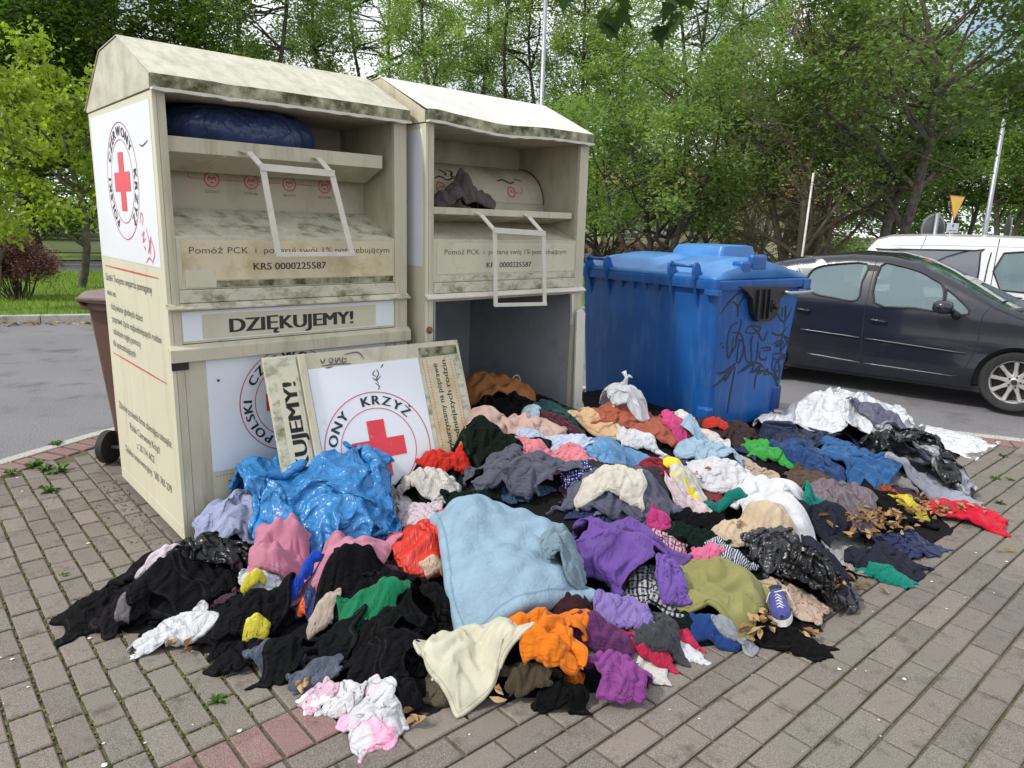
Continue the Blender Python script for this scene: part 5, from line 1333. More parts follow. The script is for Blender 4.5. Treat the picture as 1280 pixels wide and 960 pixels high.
def finish(g, P, sub=1):
    P = tidy(P, g)
    me, org = cloth_mesh(g, P); o = bpy.data.objects.new(g['name'], me); col.objects.link(o); o.location = org
    s_ = o.modifiers.new('sub', 'SUBSURF'); s_.levels = s_.render_levels = g.get('sub', 1)
    if g['mat'].name.startswith('fabric plastic'):
        s_.levels = s_.render_levels = 2; tx_ = bpy.data.textures.get('crinkle') or bpy.data.textures.new('crinkle', 'VORONOI')
        tx_.noise_scale = .065; tx_.distance_metric = 'DISTANCE'; tx_.weight_1 = -1; tx_.weight_2 = 1
        dm_ = o.modifiers.new('crinkle', 'DISPLACE'); dm_.texture = tx_; dm_.strength = .024; dm_.mid_level = .5; dm_.texture_coords = 'LOCAL'
    th = g.get('thick', .004)
    if th: s2 = o.modifiers.new('thick', 'SOLIDIFY'); s2.thickness = th; s2.offset = 1
    if g.get('label'): tag(o, g['label'], g['cat'], g.get('group'))
    return o
def run_layers(items, F):
    done = 0; layer = {}
    for k, g in enumerate(items):
        l_ = 0
        for j in range(k):
            h = items[j]
            if np.hypot(*(g['c'][:2] - h['c'][:2])) < (g['rad'] + h['rad']) * .80: l_ = max(l_, h['lay'] + 1)
        g['lay'] = l_; layer.setdefault(l_, []).append(g)
    objs = []
    for l_ in sorted(layer):
        F2 = F.copy()
        for g in layer[l_]: prep(g, g['rs'], F)
        P = simulate(layer[l_], F)
        for g, p_ in zip(layer[l_], P): splat(F2, p_); objs.append((g, p_))
        F[:] = F2
        # light smoothing so that the next layer does not catch on single folds
        F[1:-1, 1:-1] = np.maximum(F[1:-1, 1:-1] * .5 + .125 * (F[2:, 1:-1] + F[:-2, 1:-1] + F[1:-1, 2:] + F[1:-1, :-2]), F[1:-1, 1:-1] - .008)
    return objs

# lower layer: one jumble of mixed clothes nobody could count
mb = MB(); step = 2; ii = range(0, HNX, step); jj = range(0, HNY, step)
vid = {}
fs = []; vs = []
for i in range(0, HNX - step, step):
    for j in range(0, HNY - step, step):
        if min(di[i, j], di[i + step, j], di[i, j + step], di[i + step, j + step]) > .03:
            q = []
            for a_, b_ in ((i, j), (i + step, j), (i + step, j + step), (i, j + step)):
                if (a_, b_) not in vid: vid[(a_, b_)] = len(vs); vs.append((gx[a_, b_], gy[a_, b_], max(-.005, HH[a_, b_] - .012)))
                q.append(vid[(a_, b_)])
            fs.append(tuple(q))
mb.add(vs, fs)
o = mb.build('heap_core', fabric((38, 36, 40), 'paper'), None, smooth=True); tag(o, kind='stuff', label='dark clothes buried at the bottom of the heap')
FILL = [(28, 27, 31), (34, 34, 44), (60, 60, 66), (225, 220, 212), (90, 70, 60), (30, 48, 44), (40, 50, 90), (120, 40, 46), (200, 170, 150), (110, 120, 140), (28, 28, 32), (170, 168, 170), (70, 45, 60), (50, 80, 110)]
fill_items = []
frs = np.random.RandomState(5)
tries = 0
while len(fill_items) < 74 and tries < 1200:
    tries += 1; px, py = frs.uniform(90, 1230), frs.uniform(500, 880)
    c = heap_point(px, py); i, j = int((c[0] - HX0) / HC), int((c[1] - HY0) / HC)
    if not (0 < i < HNX and 0 < j < HNY) or di[i, j] < .20: continue
    sz = FPX * .34 / max(1.5, (c @ CF))
    ci = 0 if px < 520 and frs.rand() < .6 else frs.randint(len(FILL))
    g = dict(name='garment', box=(px, py, sz * frs.uniform(.8, 1.3), sz * frs.uniform(.4, .6)), mat=fabric(FILL[ci]), shape=['rect', 'blob', 'rect'][frs.randint(3)], lump=.015, zk=.35)
    prep(g, np.random.RandomState(frs.randint(1 << 30))); fill_items.append(g)
FH = HH.copy()
core = []
for g in fill_items: g['lay'] = 0
for k in range(0, len(fill_items), 19):
    P = simulate(fill_items[k:k + 19], FH, 16, 4)
    for g, p_ in zip(fill_items[k:k + 19], P): core.append((g, p_)); splat(FH, p_)
mats_ = []; VV = []; FF = []; MI = []; UV = []
for g, p_ in core:
    me, org = cloth_mesh(g, p_); n0 = len(VV); a_ = np.zeros(len(me.vertices) * 3); me.vertices.foreach_get('co', a_); a_ = a_.reshape(-1, 3) + org
    VV += a_.tolist(); q = np.zeros(len(me.polygons) * 4, int); me.polygons.foreach_get('vertices', q); FF += (q.reshape(-1, 4) + n0).tolist()
    if g['mat'] not in mats_: mats_.append(g['mat'])
    MI += [mats_.index(g['mat'])] * len(me.polygons); u_ = np.zeros(len(me.loops) * 2); me.uv_layers[0].data.foreach_get('uv', u_); UV.append(u_); bpy.data.meshes.remove(me)
me = bpy.data.meshes.new('clothes_jumble'); me.from_pydata(VV, [], FF)
for m_ in mats_: me.materials.append(m_)
sa = me.attributes.new('seam', 'FLOAT', 'POINT'); sa.data.foreach_set('value', [.5] * len(VV)); me.polygons.foreach_set('material_index', MI); me.polygons.foreach_set('use_smooth', [True] * len(FF)); me.uv_layers.new(name='uv').data.foreach_set('uv', np.concatenate(UV))
o = bpy.data.objects.new('clothes_jumble', me); col.objects.link(o); tag(o, kind='stuff', label='jumbled lower layer of mixed clothes under the heap')
o.modifiers.new('s', 'SOLIDIFY').thickness = .003

# every garment one can pick out, from the back and bottom to the front and top
K, G1, TEAL = (24, 23, 27), (92, 94, 110), (0, 112, 100)
def g_(name, cat, label, box, colr, kind='cotton', shape='rect', lump=.05, rot=None, pat=None, **kw):
    d = dict(name=name, cat=cat, label=label, box=box, mat=fabric(colr, kind, pat), shape=shape, lump=lump, **kw)
    if rot is not None: d['rot'] = rot
    return d
CL = [
 g_('paper_bag', 'bag', 'crumpled brown paper bag lying inside the open container', (622, 492, 100, 50), (150, 98, 58), 'paper', 'blob', .10, crush=.85),
 g_('cloth', 'cloth', 'grey cloth at the left edge of the open container floor', (597, 520, 45, 60), (110, 112, 125), lump=.05),
 g_('jacket', 'jacket', 'black jacket below the brown paper bag', (665, 518, 110, 38), K, lump=.05),
 g_('jumper', 'jumper', 'dark teal jumper in the right corner of the open container', (705, 512, 60, 36), (18, 66, 66), lump=.04),
 g_('scarf', 'scarf', 'maroon cloth just left of the white strip', (698, 526, 55, 24), (80, 28, 42), lump=.03),
 g_('cloth', 'cloth', 'small pale blue cloth corner on the black jacket', (664, 517, 26, 26), (170, 198, 215), shape='tri', lump=.03),
 g_('cloth', 'cloth', 'navy cloth at the foot of the white strip', (728, 560, 80, 60), (34, 34, 52), lump=.04),
 g_('striped_cloth', 'cloth', 'beige patterned cloth in front of the white plastic bag', (757, 527, 75, 44), (222, 192, 150), pat=('stripe', (196, 150, 105), 30), lump=.06),
 g_('black_cloth', 'cloth', 'black cloth under the white plastic bag', (810, 520, 80, 25), (22, 22, 26), lump=.02),
 g_('blanket', 'blanket', 'terracotta blanket stretched out in front of the blue container', (812, 533, 130, 36), (176, 92, 70), lump=.05, rot=0),
 g_('cloth', 'cloth', 'dark brown cloth curving along the bottom of the blue container', (905, 538, 80, 30), (58, 46, 44), lump=.05),
 g_('cap', 'cap', 'small red cloth on the dark brown cloth', (893, 531, 30, 16), (196, 50, 40), lump=.04, shape='blob'),
 g_('jumper', 'jumper', 'hot pink jumper on the terracotta blanket', (846, 533, 50, 26), (220, 70, 130), 'knit', 'blob', .05),
 g_('trousers', 'trousers', 'white rag right of the terracotta blanket', (797, 549, 50, 22), (225, 228, 235), lump=.03),
 g_('shirt', 'shirt', 'cream shirt below the hot pink jumper', (873, 545, 60, 26), (232, 226, 218), lump=.03),
 g_('jacket', 'jacket', 'navy rain jacket at the right foot of the blue container', (1003, 545, 120, 46), (26, 38, 66), 'silk', lump=.08, shape='tee'),
 g_('plastic_sheet', 'plastic sheet', 'large whitish plastic sheet spread onto the asphalt edge', (1058, 524, 190, 60), (205, 208, 212), 'plastic', lump=.19, rot=-6, thick=.001, crush=.95),
 g_('plastic_sheet', 'plastic sheet', 'white plastic flap right of the shiny black bag', (1183, 543, 90, 34), (220, 222, 226), 'plastic', 'plain', lump=.02, roll=False, rot=-20, thick=.001, crush=.72),
 g_('tarpaulin', 'tarpaulin', 'grey lilac tarpaulin between the whitish sheet and the shiny black bag', (1112, 536, 90, 34), (88, 86, 110), 'silk', lump=.05, rot=-30, crush=.85),
 g_('shirt', 'shirt', 'pale grey crumpled shirt on the edge of the shiny black bag', (1122, 592, 36, 30), (150, 150, 152), lump=.03),
 g_('towel', 'towel', 'bright green cloth left of the blue jeans', (968, 567, 70, 26), (60, 160, 70), lump=.04),
 g_('trousers', 'trousers', 'dark blue jeans left of the lighter jeans', (1016, 577, 80, 40), (30, 62, 112), 'denim', lump=.07),
 g_('jeans', 'jeans', 'mid blue jeans tumbling towards the grey shirt', (1076, 584, 100, 62), (44, 94, 150), 'denim', 'strip', .09, rot=-35),
 g_('cloth', 'cloth', 'green and red banner strip beside the jeans', (1112, 598, 24, 60), (40, 84, 44), rot=25, lump=.03, pat=('stripe', (190, 40, 40), 12)),
 g_('jacket', 'jacket', 'black jacket behind the taupe top', (1090, 622, 90, 60), (22, 22, 25), lump=.05, rot=-30),
 g_('cloth', 'cloth', 'brown leafy patterned cloth above the taupe top', (1022, 600, 70, 22), (84, 64, 52), lump=.02),
 g_('top', 'top', 'taupe chiffon top left of the fallen leaves', (1048, 627, 96, 54), (112, 98, 106), 'silk', lump=.09, shape='vest'),
 g_('shirt', 'shirt', 'light grey shirt between the yellow strap and the red trousers', (1170, 612, 96, 34), (160, 164, 178), lump=.05, rot=-12, maxd=.45),
 g_('strap', 'strap', 'yellow strap ring on the light grey shirt', (1136, 616, 34, 42), (228, 205, 20), 'silk', 'strip', .03),
 g_('bag', 'plastic bag', 'shiny black bag with white scuffs at the right end of the heap', (1144, 560, 126, 78), (20, 20, 23), 'plastic', 'blob', .16, thick=.001, pat=('patch', (150, 152, 160), 3.2), crush=.95),
 g_('trousers', 'trousers', 'bright red trouser leg ending the heap on the right', (1204, 638, 92, 40), (215, 14, 48), shape='tri', lump=.05, rot=90, crush=.8),
 g_('jumper', 'jumper', 'dark green jumper under the cream sleeve', (820, 628, 66, 52), (24, 42, 34), lump=.05),
 g_('cloth', 'cloth', 'black cloth edge behind the light blue trousers', (750, 575, 70, 50), (36, 34, 44), lump=.03),
 g_('trousers', 'trousers', 'light blue trousers running diagonally through the middle of the heap', (788, 578, 96, 58), (92, 140, 190), 'denim', 'rect', .05, rot=-38, crush=.85),
 g_('jumper', 'jumper', 'dark red jumper right of the light blue trousers', (822, 573, 54, 66), (130, 22, 36), 'knit', lump=.06),
 g_('trousers', 'trousers', 'beige trousers beside the dark red jumper', (850, 580, 40, 56), (186, 164, 140), lump=.05, rot=-35),
 g_('shirt', 'shirt', 'light blue crumpled shirt behind the white linen', (882, 563, 84, 44), (158, 190, 216), lump=.06, shape='tee'),
 g_('linen', 'bed linen', 'white crumpled linen left of the big white bundle', (905, 592, 96, 56), (228, 228, 234), lump=.07),
 g_('blouse', 'blouse', 'white and yellow blouse below the beige trousers', (858, 602, 50, 40), (222, 218, 205), lump=.03, pat=('patch', (225, 200, 40), 5)),
 g_('linen', 'bed linen', 'big bundle of white pleated linen on the right half of the heap', (958, 624, 112, 104), (236, 237, 243), 'cotton', 'blob', .13, rot=20),
 g_('skirt', 'skirt', 'teal green skirt right of the white linen bundle', (1026, 646, 62, 58), (0, 126, 112), lump=.07, shape='blob'),
 g_('quilt', 'quilt', 'beige quilted cloth with yellow stain below the white linen', (938, 662, 112, 52), (216, 190, 160), 'quilt', lump=.06),
 g_('shirt', 'shirt', 'pale pink shirt in the middle of the heap', (862, 632, 62, 28), (226, 200, 206), lump=.04),
 g_('cloth', 'cloth', 'teal rag between the pink shirt and the quilt', (905, 634, 44, 18), (0, 110, 100), lump=.03),
 g_('cloth', 'cloth', 'black rag under the pale pink shirt', (872, 652, 60, 24), (20, 20, 24), lump=.04),
 g_('jumper', 'jumper', 'peach rolled blanket lying across the mouth of the open container', (640, 538, 130, 42), (214, 176, 164), 'towel', 'rect', .09, rot=-8),
 g_('towel', 'towel', 'white towel end at the left of the peach blanket', (590, 547, 42, 50), (226, 222, 232), 'towel', 'blob', .07),
 g_('cloth', 'cloth', 'mustard yellow cloth under the white towel end', (600, 566, 52, 26), (222, 162, 30), lump=.04),
 g_('blouse', 'blouse', 'white blouse with fine blue stripes below the peach blanket', (690, 560, 86, 42), (214, 224, 238), pat=('stripe_y', (150, 170, 205), 55), lump=.05),
 g_('jacket', 'jacket', 'dark green jacket between the door and the striped blouse', (632, 567, 104, 52), (26, 40, 32), lump=.08, rot=15),
 g_('shirt', 'shirt', 'salmon pink shirt below the striped blouse', (694, 580, 84, 32), (232, 130, 140), lump=.05),
 g_('dress', 'dress', 'navy dress with white polka dots', (728, 590, 50, 26), (34, 38, 110), lump=.04, pat=('dots', (225, 225, 235), 60)),
 g_('cloth', 'cloth', 'red cloth right below the leaning door', (556, 581, 62, 22), (210, 42, 30), lump=.05),
 g_('jumper', 'jumper', 'off-white crumpled jumper beside the blue plastic bag', (537, 607, 84, 48), (218, 214, 204), 'cotton', 'blob', .08),
 g_('cloth', 'cloth', 'pale pink lace cloth between blue bag and red jacket', (524, 640, 50, 34), (224, 206, 218), lump=.03),
 g_('jumper', 'jumper', 'dark bottle green jumper above the light blue duvet', (592, 628, 66, 38), (24, 42, 32), lump=.05, shape='tee'),
 g_('hoodie', 'hoodie', 'slate grey hoodie spread above the light blue duvet', (648, 602, 150, 56), (88, 90, 106), 'knit', lump=.09, shape='tee'),
 g_('sleeve_cloth', 'cloth', 'charcoal trousers right of the slate grey hoodie', (790, 602, 90, 40), (52, 50, 56), lump=.04, shape='trousers'),
 g_('hoodie', 'hoodie', 'slate grey sleeve running right from the hoodie', (775, 632, 130, 46), (92, 95, 114), 'knit', lump=.07, rot=-14),
 g_('trousers', 'trousers', 'rolled cream sleeve on the slate grey sleeve', (764, 608, 80, 26), (220, 214, 196), lump=.035, maxd=.5, rot=-4, crush=.85),
 g_('jacket', 'jacket', 'bright red rain jacket between blue bag and duvet', (546, 684, 128, 104), (226, 48, 30), 'silk', 'blob', .10, rot=35),
 g_('cloth', 'cloth', 'small cream rag at the lower edge of the red rain jacket', (542, 712, 28, 30), (214, 184, 156), lump=.02),
 g_('scarf', 'scarf', 'magenta knitted scarf end above the red tartan', (832, 662, 46, 20), (190, 56, 120), 'knit', lump=.03),
 g_('shirt', 'shirt', 'red and white tartan shirt', (812, 684, 88, 26), (190, 52, 46), pat=('plaid', (190, 170, 170), 16, (40, 50, 110)), lump=.05, rot=-4),
 g_('sock', 'sock', 'dark green knitted sleeve right of the red tartan shirt', (872, 676, 72, 30), (20, 48, 38), 'knit', lump=.05),
 g_('shirt', 'shirt', 'navy shirt with white stripes beside the khaki towel', (908, 692, 54, 34), (30, 38, 66), pat=('stripe', (190, 195, 205), 26), lump=.04, rot=-30),
 g_('cloth', 'cloth', 'pink rag between the tartan shirt and the khaki towel', (880, 694, 36, 22), (232, 110, 150), lump=.03),
 g_('bag', 'plastic bag', 'dull grey plastic bag above the black one', (965, 690, 66, 32), (72, 72, 74), 'plastic', lump=.05, thick=.001),
 g_('bag', 'plastic bag', 'black plastic bag right of the khaki towel', (1002, 706, 128, 76), (58, 59, 64), 'plastic', 'blob', .11, thick=.001, crush=1.05),
 g_('bag', 'plastic bag', 'small black plastic bag lying behind the sneaker', (1010, 732, 90, 30), (26, 27, 32), 'plastic', 'blob', .05, thick=.001),
 g_('trousers', 'trousers', 'dark navy trousers stretching right, just below the fallen leaves', (1076, 686, 124, 50), (34, 36, 50), lump=.05, rot=-22, shape='trousers'),
 g_('trousers', 'trousers', 'crumpled end of the navy trousers below the leaves', (1030, 700, 60, 46), (38, 40, 54), lump=.04),
 g_('cloth', 'cloth', 'teal cuff poking out below the navy trousers', (1110, 718, 52, 20), (0, 122, 104), lump=.025, rot=-18),
 g_('jumper', 'jumper', 'dark green jumper behind the khaki towel', (868, 782, 70, 36), (18, 42, 40), lump=.04),
 g_('shirt', 'shirt', 'royal blue shirt below the khaki towel', (895, 796, 62, 28), (28, 62, 126), lump=.04),
 g_('jeans', 'jeans', 'light grey trouser leg hanging from under the khaki towel', (918, 778, 50, 55), (142, 148, 154), 'denim', lump=.03, rot=0, crush=.8),
 g_('cloth', 'cloth', 'grey rag on the black trouser leg', (962, 788, 60, 20), (86, 88, 98), lump=.02),
 g_('trousers', 'trousers', 'black trouser leg lying on the paving at the lower right', (982, 806, 98, 22), (20, 20, 22), lump=.03, rot=-2, crush=.85),
 g_('cloth', 'cloth', 'crimson rag at the lower edge beside the mauve top', (806, 812, 70, 26), (196, 36, 72), lump=.03),
 g_('cloth', 'cloth', 'crimson rag next to the white one', (848, 798, 46, 22), (200, 40, 80), lump=.03),
 g_('cloth', 'cloth', 'small white cloth on the paving beside the crimson rag', (850, 815, 58, 20), (226, 228, 234), lump=.015),
 g_('shirt', 'shirt', 'black and white checked shirt right of the purple cardigan', (820, 732, 72, 64), (66, 66, 74), pat=('plaid', (170, 170, 176), 14, (20, 20, 24)), lump=.05),
 g_('cloth', 'cloth', 'charcoal cloth below the checked shirt', (818, 786, 60, 52), (62, 63, 68), lump=.05),
 g_('towel', 'towel', 'khaki green towel with a sewn edge', (894, 730, 116, 92), (148, 146, 88), 'towel', 'rect', .09, rot=-10, crush=.8),
 g_('trousers', 'trousers', 'dark maroon trousers right of the light blue duvet', (712, 752, 66, 60), (52, 24, 32), lump=.05),
 g_('cardigan', 'cardigan', 'purple cardigan next to the light blue duvet', (766, 694, 140, 116), (108, 76, 158), 'cotton', lump=.11, rot=-20, shape='tee'),
 g_('cardigan', 'cardigan', 'purple sleeve hanging over the checked shirt', (838, 718, 36, 88), (116, 86, 172), shape='strip', lump=.05, rot=10),
 g_('shirt', 'shirt', 'lilac shirt below the purple cardigan', (772, 766, 84, 58), (134, 114, 184), 'cotton', 'tri', .05, rot=15),
 g_('trousers', 'trousers', 'dark plum trousers above the mauve top', (748, 800, 84, 48), (92, 44, 92), lump=.05),
 g_('shirt', 'shirt', 'orange sleeve end hanging down beside the mauve top', (716, 850, 24, 36), (248, 120, 22), lump=.03),
 g_('top', 'top', 'mauve top at the front edge right of the orange shirt', (768, 848, 98, 84), (138, 66, 140), 'knit', lump=.09, shape='tee'),
 g_('cloth', 'cloth', 'black velvet cloth between olive jacket and mauve top', (700, 870, 62, 44), (16, 15, 18), 'knit', lump=.05),
 g_('jacket', 'jacket', 'olive brown jacket below the orange shirt', (654, 852, 94, 60), (72, 62, 46), lump=.07, shape='tee'),
 g_('cloth', 'cloth', 'olive rag left of the cream fleece', (553, 860, 40, 44), (84, 76, 60), lump=.03),
 g_('jumper', 'jumper', 'bright orange shirt below the duvet', (676, 802, 142, 108), (250, 122, 20), 'cotton', lump=.10, rot=20, shape='tee'),
 # left half
 g_('shirt', 'shirt', 'black leggings at the far left end of the heap', (150, 752, 130, 62), (25, 22, 26), lump=.05, rot=12, shape='rect'),
 g_('trousers', 'trousers', 'black dress behind the black plastic bag', (222, 712, 110, 70), (26, 25, 30), lump=.08, rot=30),
 g_('cloth', 'cloth', 'pale pink rag sticking out beside the black plastic bag', (212, 700, 56, 26), (222, 206, 216), lump=.04, rot=30),
 g_('shirt', 'shirt', 'charcoal brown top with a grey tie at the far left', (158, 768, 62, 44), (46, 40, 46), lump=.06),
 g_('ribbon', 'ribbon', 'short grey ribbon on the charcoal brown top', (158, 762, 16, 40), (104, 102, 108), 'silk', 'strip', .02, rot=-20),
 g_('dress', 'dress', 'large black dress left of the blue plastic bag', (240, 738, 130, 70), (23, 23, 27), 'cotton', lump=.06, shape='tee'),
 g_('shirt', 'shirt', 'pale blue shirt at the foot of the closed container', (292, 648, 100, 66), (158, 168, 205), 'cotton', 'blob', .11),
 g_('bag', 'plastic bag', 'black plastic bag under the pale blue shirt', (292, 692, 108, 50), (26, 27, 30), 'plastic', 'rect', .07, thick=.001, rot=-15),
 g_('cloth', 'cloth', 'white rag between the black bag and the pink towel', (334, 724, 60, 34), (214, 218, 232), lump=.04),
 g_('shirt', 'shirt', 'dark navy shorts with orange piping under the pink towel', (420, 738, 96, 66), (26, 44, 100), 'silk', lump=.06, pat=('stripe', (214, 96, 40), 2.1)),
 g_('bag', 'plastic bag', 'bulging bright blue plastic bag leaning on the detached door', (402, 640, 232, 152), (50, 122, 182), 'plastic', 'blob', .20, rot=-12, thick=.001, crush=1.05, bumpy=.15, pow=3.0, sub=2),
 g_('towel', 'towel', 'pink towel draped left under the blue plastic bag', (352, 684, 72, 100), (206, 128, 152), 'towel', 'rect', .08, rot=-15, crush=.85),
 g_('towel', 'towel', 'pink towel draped right under the blue plastic bag', (432, 704, 116, 78), (210, 134, 158), 'towel', 'rect', .08, rot=-25, crush=.85),
 g_('cap', 'cap', 'royal blue cap with a lime patch below the pink towel', (378, 732, 50, 40), (20, 66, 190), 'cotton', 'blob', .07, pat=('patch', (20, 50, 150), 7)),
 g_('glove', 'glove', 'yellow glove on the white rag', (317, 735, 30, 18), (232, 214, 50), 'silk', 'blob', .04),
 g_('jacket', 'jacket', 'black jacket below the pink towels and above the green cloth', (450, 752, 110, 40), (24, 24, 28), lump=.05),
 g_('trousers', 'trousers', 'black trousers left of the duvet', (522, 748, 96, 70), (22, 22, 26), lump=.07, rot=20, shape='trousers'),
 g_('cloth', 'cloth', 'emerald green cloth among the black clothes', (462, 770, 84, 34), (10, 118, 76), lump=.05),
 g_('cloth', 'cloth', 'beige rag below the navy shorts', (402, 784, 36, 20), (196, 176, 160), lump=.03),
 g_('jacket', 'jacket', 'black jacket lying on the emerald green cloth', (478, 788, 92, 50), (20, 21, 23), lump=.05, shape='tee'),
 g_('vest', 'top', 'white top lying flat at the left front of the heap', (214, 792, 96, 44), (228, 231, 234), shape='vest', lump=.035, rot=95),
 g_('trousers', 'trousers', 'black top between the white top and the beige rag', (322, 772, 104, 58), (27, 28, 34), 'knit', 'blob', .05),
 g_('glove', 'glove', 'yellow cloth on the black clothes at the left front', (321, 798, 34, 14), (232, 216, 60), 'silk', 'blob', .03),
 g_('leggings', 'leggings', 'black knitted cloth ending at the left front edge', (312, 815, 88, 60), (26, 27, 32), 'knit', 'blob', .05),
 g_('jeans', 'jeans', 'faded slate jeans under the black trousers at the front', (352, 822, 60, 44), (72, 80, 98), 'denim', lump=.04, rot=30),
 g_('trousers', 'trousers', 'black cotton trousers at the front left', (392, 822, 110, 60), (24, 26, 30), lump=.045, rot=-15, shape='trousers'),
 g_('jacket', 'jacket', 'black tracksuit top at the front edge left of the cream fleece', (476, 826, 130, 86), (22, 22, 27), 'cotton', lump=.05, shape='tee'),
 g_('jeans', 'jeans', 'slate cloth peeping out at the front edge', (395, 852, 60, 20), (76, 84, 100), 'denim', lump=.02),
 g_('jacket', 'jacket', 'black sleeve hanging down to the paving at the front', (500, 866, 56, 60), (24, 25, 33), lump=.05, shape='blob'),
 g_('baby_clothes', 'baby clothes', 'white and pink baby romper on the red paving band', (466, 898, 66, 84), (222, 222, 230), rot=28, shape='rect', lump=.035, pat=('patch', (236, 170, 196), 4), tall=1),
 g_('baby_clothes', 'baby clothes', 'white baby sleeve linking the romper to the heap', (428, 872, 46, 40), (226, 226, 230), lump=.03, rot=-30),
 g_('baby_clothes', 'baby clothes', 'pink baby bib with a blue tag left of the romper', (397, 872, 44, 28), (230, 186, 208), lump=.02, pat=('patch', (240, 240, 245), 6)),
 g_('duvet', 'duvet', 'large light blue duvet folded on top of the heap', (631, 702, 178, 152), (146, 178, 202), 'quilt', 'plain', .12, rot=20, crush=.62, bumpy=.12, hem=.05, puff=1.15, thick=.02, pow=3.4, sub=2),
 g_('duvet', 'duvet', 'grey-blue duvet end bunched up at the right of the large one', (702, 688, 62, 104), (126, 150, 166), 'quilt', 'blob', .10, rot=10, bumpy=.4),
 g_('blouse', 'blouse', 'small blue striped shirt left of the cream fleece', (556, 836, 26, 30), (150, 180, 220), lump=.03, pat=('stripe', (225, 232, 245), 20)),
 g_('fleece', 'fleece', 'cream fleece pullover hanging over the front edge below the duvet', (586, 828, 112, 122), (226, 220, 192), 'towel', 'plain', .07, rot=38, crush=.8, tall=1),
]
for k, g in enumerate(CL): prep(g, np.random.RandomState(100 + k))
HS = FH.copy()
by_label = {}
for g, p_ in run_layers(CL, HS): by_label[g['label']] = finish(g, p_)
def join_part(child, parent, name):
    """a piece of the same garment becomes its part"""
    child.parent = parent; child.location = child.location - parent.location; child.name = name
    for k_ in ('label', 'category', 'group'):
        if k_ in child: del child[k_]
for a_, b_, nm in (('grey-blue duvet end', 'large light blue duvet', 'folded_end'), ('purple sleeve hanging', 'purple cardigan next', 'sleeve'), ('orange sleeve end', 'bright orange shirt', 'sleeve'), ('slate grey sleeve', 'slate grey hoodie spread', 'sleeve'), ('crumpled end of the navy', 'dark navy trousers stretching', 'leg')):
    fa = [o for l_, o in by_label.items() if l_.startswith(a_)][0]; fb = [o for l_, o in by_label.items() if l_.startswith(b_)][0]; join_part(fa, fb, nm)

# garments and bags lying inside the two upper chambers
def manual(g, origin, u, v, z, wd, dp, seed):
    rs = np.random.RandomState(seed); c = loc1(u, v, z, origin); g['box'] = (640, 700, 100, 100); g['c'] = np.array(c)
    g['ex'] = np.array([math.cos(BY), math.sin(BY)]); g['ey'] = np.array([-math.sin(BY), math.cos(BY)])
    wx, wy = warp(g['shape'], rs, NG); X = wx * wd; Y = wy * dp; k = g.get('crush', 1.3)
    g['rest'] = np.stack([X * k, Y * k], -1); X = X + smooth_noise(rs, NG, 3) * .02
    P = np.zeros((NG, NG, 3)); P[..., 0] = c[0] + g['ex'][0] * X + g['ey'][0] * Y; P[..., 1] = c[1] + g['ex'][1] * X + g['ey'][1] * Y
    g.update(wd=wd, dp=dp, P0=P, rs=rs, lumpv=g['lump']); g['zn'] = np.abs(smooth_noise(rs, NG, 3.5)) * .05 + np.abs(smooth_noise(rs, NG, 8)) * .02
    g['bp'] = (rs.uniform(0, 6.28, 4), rs.uniform(.5, .8, 4))
    F = np.full(HH.shape, z - .004); return finish(g, simulate([g], F, 24, 4)[0])
gm = manual(g_('garment', 'garment', 'grey-brown garment lying on the shelf of the open container', None, (98, 84, 84), 'cotton', 'blob', .11, bumpy=.6, pow=1.5), O2, .42, .19, 1.776, .54, .25, 5)
gm2 = manual(g_('garment', 'garment', 'peak of the grey-brown garment standing up on the container shelf', None, (96, 82, 82), 'cotton', 'tri', .20, bumpy=.2, pow=1.1), O2, .42, .21, 1.80, .22, .20, 8)
join_part(gm2, gm, 'hood')
mb = MB(); blob(mb, (0, 0, 0), (.385, .235, .105), 64, 36, .85); db = mb.build('bag', fabric((44, 62, 104), 'plastic'), None, smooth=True, loc=tuple(loc1(.50, .34, 2.105)))
db.rotation_euler = (0, 0, BY); tx1 = bpy.data.textures.new('crease', 'VORONOI'); tx1.noise_scale = .13; tx1.weight_1 = -1; tx1.weight_2 = 1
dm1 = db.modifiers.new('crease', 'DISPLACE'); dm1.texture = tx1; dm1.strength = .07; dm1.mid_level = .6; dm1.texture_coords = 'LOCAL'
uv_ = db.data.uv_layers.new(name='uv'); uv_.data.foreach_set('uv', np.array([[db.data.vertices[l.vertex_index].co.x, db.data.vertices[l.vertex_index].co.z + db.data.vertices[l.vertex_index].co.y] for l in db.data.loops]).ravel())
tag(db, 'dark blue plastic bag stuffed into the upper chamber of the closed container', 'plastic bag')

